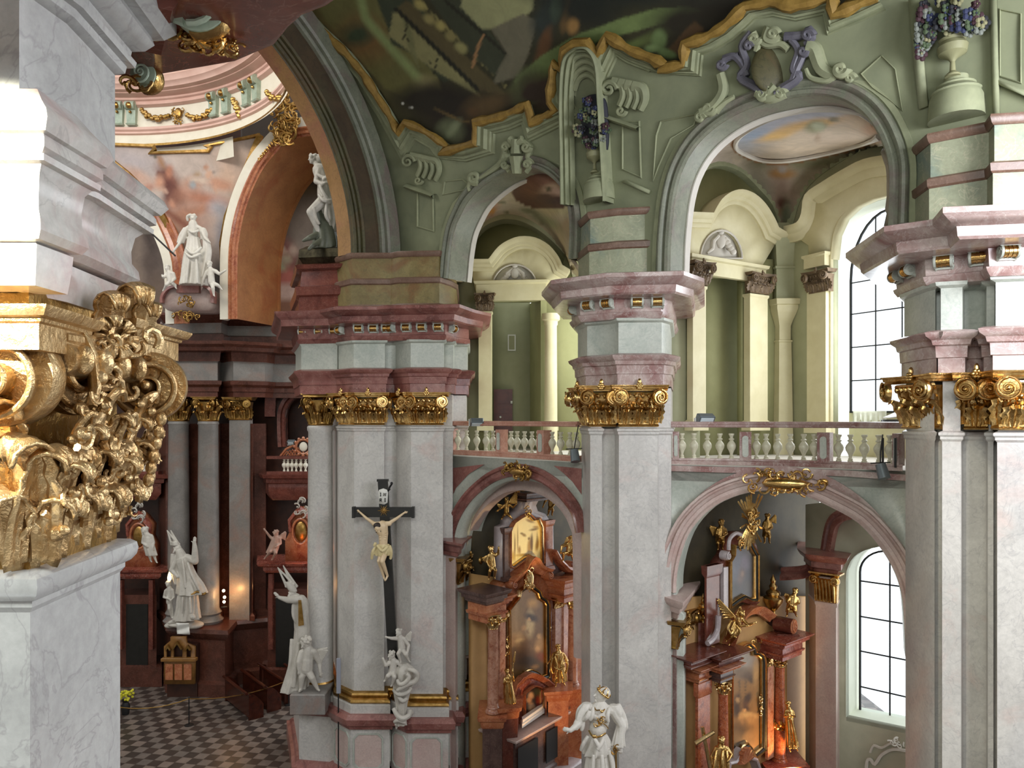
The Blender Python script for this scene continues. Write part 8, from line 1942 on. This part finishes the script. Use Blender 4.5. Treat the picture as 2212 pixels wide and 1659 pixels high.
for k in range(4):
    o=k*15; vtube(m,[(1236+k*3,150+o),(1248+k*2,126+o),(1272,116+o),(1296-k*2,128+o),(1308-k*3,156+o)],[.07,.07],.16-.03*k)
m.build('niche_moulding',M['green_mould'],nich)
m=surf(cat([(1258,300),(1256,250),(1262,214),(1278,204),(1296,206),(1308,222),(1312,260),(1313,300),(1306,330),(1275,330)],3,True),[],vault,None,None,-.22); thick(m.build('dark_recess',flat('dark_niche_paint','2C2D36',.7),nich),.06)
def vase(label,u,v0,v1,w,ped_v,pw):
    r=thing('vase',label,'vase',vp(u,v1)); S=vault(u,v0)/F; h=(v1-v0)*S; c=vp(u,v1,.22)
    w_=w*S
    MB().lathe(c,[(w_*.5,0),(w_*.5,.05*h),(w_*.2,.15*h),(w_*.16,.4*h),(w_*.3,.48*h),(w_*.9,.62*h),(w_*1.,.8*h),(w_*.8,.93*h),(w_*.9,h),(w_*.6,h)],18).build('body',M['vaseg'],r)
    c2=vp(u+4,ped_v,.1); hp=(ped_v-v1)*S; pw_=pw*S
    MB().lathe(c2,[(pw_*1.05,0),(pw_,.5*hp),(pw_*.9,.62*hp),(pw_*.95,.66*hp),(pw_*.7,.78*hp),(pw_*.74,.82*hp),(pw_*.45,.9*hp),(pw_*.45,hp*1.02),(.01,hp*1.02)],22).build('round_pedestal',M['green_mould'],r)
    return r
M['vaseg']=plaster('pale_olive_vase','858461','9B9974',2,.5)
vase('pale olive vase on a round pedestal in the central niche',1296,324,376,19,436,34)
vase('large pale olive vase on a round pedestal at the upper right',2064,92,172,30,262,52)
FC=[flat('blue_petals','2D3350',.7),flat('dark_petals','202126',.7),flat('grey_petals','74786F',.7),flat('wine_petals','3C2228',.7),flat('green_leaf','47553A',.7),flat('cream_petals','84815F',.7)]
def bouquet(label,pts,n,r0,seed,wts):
    r=thing('flower_bouquet',label,'flowers',vp(*pts[0])); rn=random.Random(seed)
    ms=[MB() for _ in FC]
    for i in range(n):
        (u,v,ru,rv)=pts[rn.randrange(len(pts))]; a=rn.uniform(0,2*PI); q=math.sqrt(rn.random()); uu=u+ru*q*math.cos(a); vv=v+rv*q*math.sin(a)
        k=rn.choices(range(6),wts)[0]; c=vp(uu,vv,.25+rn.uniform(0,.12)); R_=r0*rn.uniform(.6,1.3)
        for j in range(5): ms[k].ell(c+V((R_*.7*math.cos(j*1.26),-.01,R_*.7*math.sin(j*1.26))),(R_*.5,R_*.3,R_*.5),6,4)
        ms[(k+2)%6].ell(c+V((0,-R_*.3,0)),R_*.25,5,4)
    for k,m_ in enumerate(ms):
        if m_.v: m_.build(['blue_flowers','dark_flowers','grey_flowers','wine_flowers','leaves','cream_flowers'][k],FC[k],r,kind='stuff')
def vpq(p): return p
_vp=vp
def vp(u,v,*a): return _vp(u,v,*(a[:1] if a and a[0]<1 else ()))
bouquet('small bouquet of blue, dark and pale flowers in the central niche',[(1285,235,22,22),(1290,255,22,18),(1312,290,22,20),(1268,282,10,12),(1290,310,22,12)],80,.07,5,[4,5,3,2,3,1])
bouquet('large bouquet of blue, wine and cream flowers at the upper right',[(2060,30,68,30),(2055,55,62,25),(2010,70,16,50),(2110,60,24,25),(2000,105,6,22)],150,.085,6,[4,3,4,4,4,3])
# edges of the painted pilasters
for lab,pl in (('vertical green edge moulding left of the large flower vase',[(1962,0),(1972,120),(1985,235),(2004,228),(1992,110),(1985,0)]),('vertical green edge moulding right of the large flower vase',[(2138,-10),(2142,120),(2146,250),(2158,250),(2155,120),(2152,-10)]),('slanting green ledge moulding right of the central niche',[(1342,392),(1352,388),(1402,410),(1400,418)]),('slanting green ledge moulding right of the large flower vase',[(2148,178),(2156,172),(2240,205),(2240,218)])):
    r=thing('edge_moulding',lab,'moulding',_vp(*pl[0])); m=MB(); q=surf(pl,[],vault,None,None,-.1); thick(q.build('moulding',M['green_mould'],r),.1)
# ---------------------------------------------------------------- lamps, pews, ropes
def flood(label,u,v,d,rz,tilt=.5,s=.36):
    r=thing('floodlight',label,'floodlight',P(u,v,d),None,rz)
    Mt=Matrix.Rotation(-tilt,4,'X')
    MB().bevbox(-s/2,s/2,-.06,.1,.06,.06+s*.6,.02,Mt).build('housing',M['lampgrey'],r,local=True)
    MB().box(-s/2+.04,s/2-.04,-.075,-.06,.1,.02+s*.6,Mt).build('lens',M['lampglass'],r,local=True)
    m=MB()
    for q in (-1,1): m.box(q*(s/2+.01)-.012,q*(s/2+.01)+.012,-.03,.03,0,.2)
    m.box(-s/2,s/2,-.03,.03,0,.02); m.build('bracket',M['white'],r,local=True); return r
flood('grey floodlight standing on the rail of the right balcony',1519,921,17.6,.3,-.55,.42)
flood('small grey floodlight standing on the rail of the left balcony',1028,920,21.6,.2,-1.0,.38)
flood('small dark floodlight on the distant balcony by the openwork crest',630,962,31,0,-.6,.3)
def hang(label,u,v,d):
    r=thing('spotlight',label,'spotlight',P(u,v,d)); m=MB(); m.tube([V((0,0,0)),V((.03,-.1,-.28))],[.1,.12],14); m.build('housing',M['lampgrey'],r,local=True)
    m=MB(); m.tube([V((.0,0,.0)),V((.05,.1,.25)),V((.12,.15,.6))],.014,6); m.tube([V((-.2,.0,.02)),V((.2,0,.04))],.012,6); m.build('arm',M['iron'],r,local=True)
hang('grey spotlight hanging below the right end of the right balcony',1902,1003,15.0)
hang('grey spotlight hanging below the right end of the left balcony',1240,972,18.0)
for u,g_ in ((1907,g2),(1934,g2)):
    p=thing('metal_rod','thin dark rod clamped upright to the right balcony' +(' nearest the pier' if u>1920 else ', above the hanging spotlight'),'rod',P(u,1010,g_(u,0)-.25)); MB().tube([P(u,946,g_(u,0)-.25),P(u,1010,g_(u,0)-.25)],.022,6).build('rod',M['iron'],p)
lc=thing('sheet_on_rail','white paper sheets on a dark tray beside the right pier at the tall window','papers',P(1925,916,17)); MB().prism([P(1903,906,16.8),P(1946,906,16.6),P(1946,915,16.4),P(1910,915,16.5)],(0,0,-.04)).build('tray',M['iron'],lc)
m=MB(); m.prism([P(1906,904,16.8),P(1944,888,17.1),P(1946,900,16.5),P(1920,904,16.4)],(0,0,.02)); m.build('sheets',M['white'],lc)
# pews
pr_=pew('short dark curved pew nearest the viewer in the crossing',(-11.2,28.9,0),math.radians(-50),2.45)
base_=V((-11.2,28.9,0)); dr_=V((.5,.87,0))
labs=['second short dark pew in the crossing','third short dark pew in the crossing','short dark pew farthest from the viewer in the crossing']
for i in range(3): dup(pr_,base_+dr_*(i+1)*.85,math.radians(-50),labs[i],'short pews in the crossing')
rp_=thing('rope_barrier','thin sagging rope on slim posts crossing the chequered floor','rope barrier',(-12,24,0))
m=MB(); A_=[V((-14.2,26,.95)),V((-11.6,26.6,.95)),V((-8.6,28.5,.95)),V((-7.2,30,.95))]; pts=[]
for i in range(3):
    for k in range(9): t=k/8; q=A_[i].lerp(A_[i+1],t); q.z-=.22*4*t*(1-t); pts.append(q)
m.tube(pts,.018,6); m.build('rope',M['gold_dull'],rp_)
for q in A_[:3]: MB().lathe((q.x,q.y,0),[(.16,0),(.16,.02),(.02,.05),(.02,.98),(.035,1.0),(.001,1.04)],10).build('post',M['iron'],rp_)
fl=thing('yellow_flowers','small bunch of yellow flowers in a dark vase at the edge of the near pier','flowers',(-14.4,27.6,0))
MB().lathe((-14.4,27.6,0),[(.12,0),(.16,.3),(.1,.45),(.13,.55)],12).build('vase',M['iron'],fl); m=MB(); rn=random.Random(3)
for i in range(30): m.ell(V((-14.4+rn.uniform(-.22,.22),27.6+rn.uniform(-.2,.2),.65+rn.uniform(-.1,.2))),.05,6,5)
m.build('blooms',flat('yellow_petals','C9C22E',.6),fl)
# ---------------------------------------------------------------- camera, sky, lamps
cd=bpy.data.cameras.new('camera'); cam=bpy.data.objects.new('camera',cd); C.objects.link(cam)
cam.location=(0,0,EZ); cam.rotation_euler=(PI/2,0,0); cd.sensor_width=36; cd.lens=36*F/2212; cd.shift_y=75.5/2212; cd.clip_start=.1; cd.clip_end=300
sc=bpy.context.scene; sc.camera=cam
sc.view_settings.view_transform='Standard'; sc.view_settings.look='None'; sc.view_settings.gamma=1; sc.view_settings.use_curve_mapping=False
sc.view_settings.exposure=EXPO if 'EXPO' in globals() else 0
w=bpy.data.worlds.new('sky'); sc.world=w; w.use_nodes=True; nt=w.node_tree
bg=nt.nodes['Background']; bg.inputs[0].default_value=(.93,.97,1,1); bg.inputs[1].default_value=2.2
def area(name,loc,target,size,power,col,sy=None):
    l=bpy.data.lights.new(name,'AREA'); l.energy=power; l.color=srgb(col) if isinstance(col,str) else col; l.shape='RECTANGLE'; l.size=size; l.size_y=sy or size
    o=bpy.data.objects.new(name,l); C.objects.link(o); o.location=loc
    d=V(target)-V(loc); o.rotation_euler=d.to_track_quat('-Z','Y').to_euler(); return o
def spot(name,loc,target,power,col,ang=60,r=.1,blend=.4):
    l=bpy.data.lights.new(name,'SPOT'); l.energy=power; l.color=srgb(col); l.spot_size=math.radians(ang); l.shadow_soft_size=r; l.spot_blend=blend
    o=bpy.data.objects.new(name,l); C.objects.link(o); o.location=loc
    d=V(target)-V(loc); o.rotation_euler=d.to_track_quat('-Z','Y').to_euler(); return o
def point(name,loc,power,col,r=.1):
    l=bpy.data.lights.new(name,'POINT'); l.energy=power; l.color=srgb(col); l.shadow_soft_size=r
    o=bpy.data.objects.new(name,l); C.objects.link(o); o.location=loc; return o

area('daylight_side_windows',(9.5,1.5,13.5),(-3,21,10),6,950,'F3F6FF',5)
area('added_daylight_far_piers',(10.,7.2,14.5),(-5,21,9.5),3,1150,'F3F6FF',4)  # unseen extra daylight added to brighten the far piers
area('daylight_upper_windows',(-2,-4,17),(0,18,14),8,1500,'F1F7F4',4)
area('drum_daylight',(-13,17,25.5),(-13,30,21),6,850,'FFF4E6',3)
area('gallery_window_light',(9.6,19.3,13.5),(2,20,12),2.2,190,'F6FAFF',4)
area('left_room_daylight',(3.4,22.6,13.5),(-.5,26,12.5),1.6,190,'F6FAF4',3)
area('chapel_window_light',(9.3,18.6,5.5),(3,19,5),1.6,28,'F4FAF4',4)
spot('altar_flood_left',P(1238,1700,20.2),P(1165,1420,23),200,'FFC07C',75,.12)
spot('altar_flood_left_top',P(1246,1280,20.8),P(1130,1160,22.4),170,'FFDFA0',50,.08)
spot('altar_flood_right',P(1745,1700,19.2),P(1630,1480,19.8),330,'FFBC74',80,.12)
point('wall_lamp_glow',P(497,1285,30.2),36,'FFB870',.08)
point('organ_glow',P(640,1190,29.3),10,'FF8A40',.1)
point('beyond_arch_light',P(660,900,34.5),260,'FFF0DC',.4)
spot('added_near_pier_spot',(-2.7,.6,12.0),(-1.85,2.3,11.5),2200,'FFFAE0',36,.03,.12)  # added off-frame spot for the strong light on the near pier
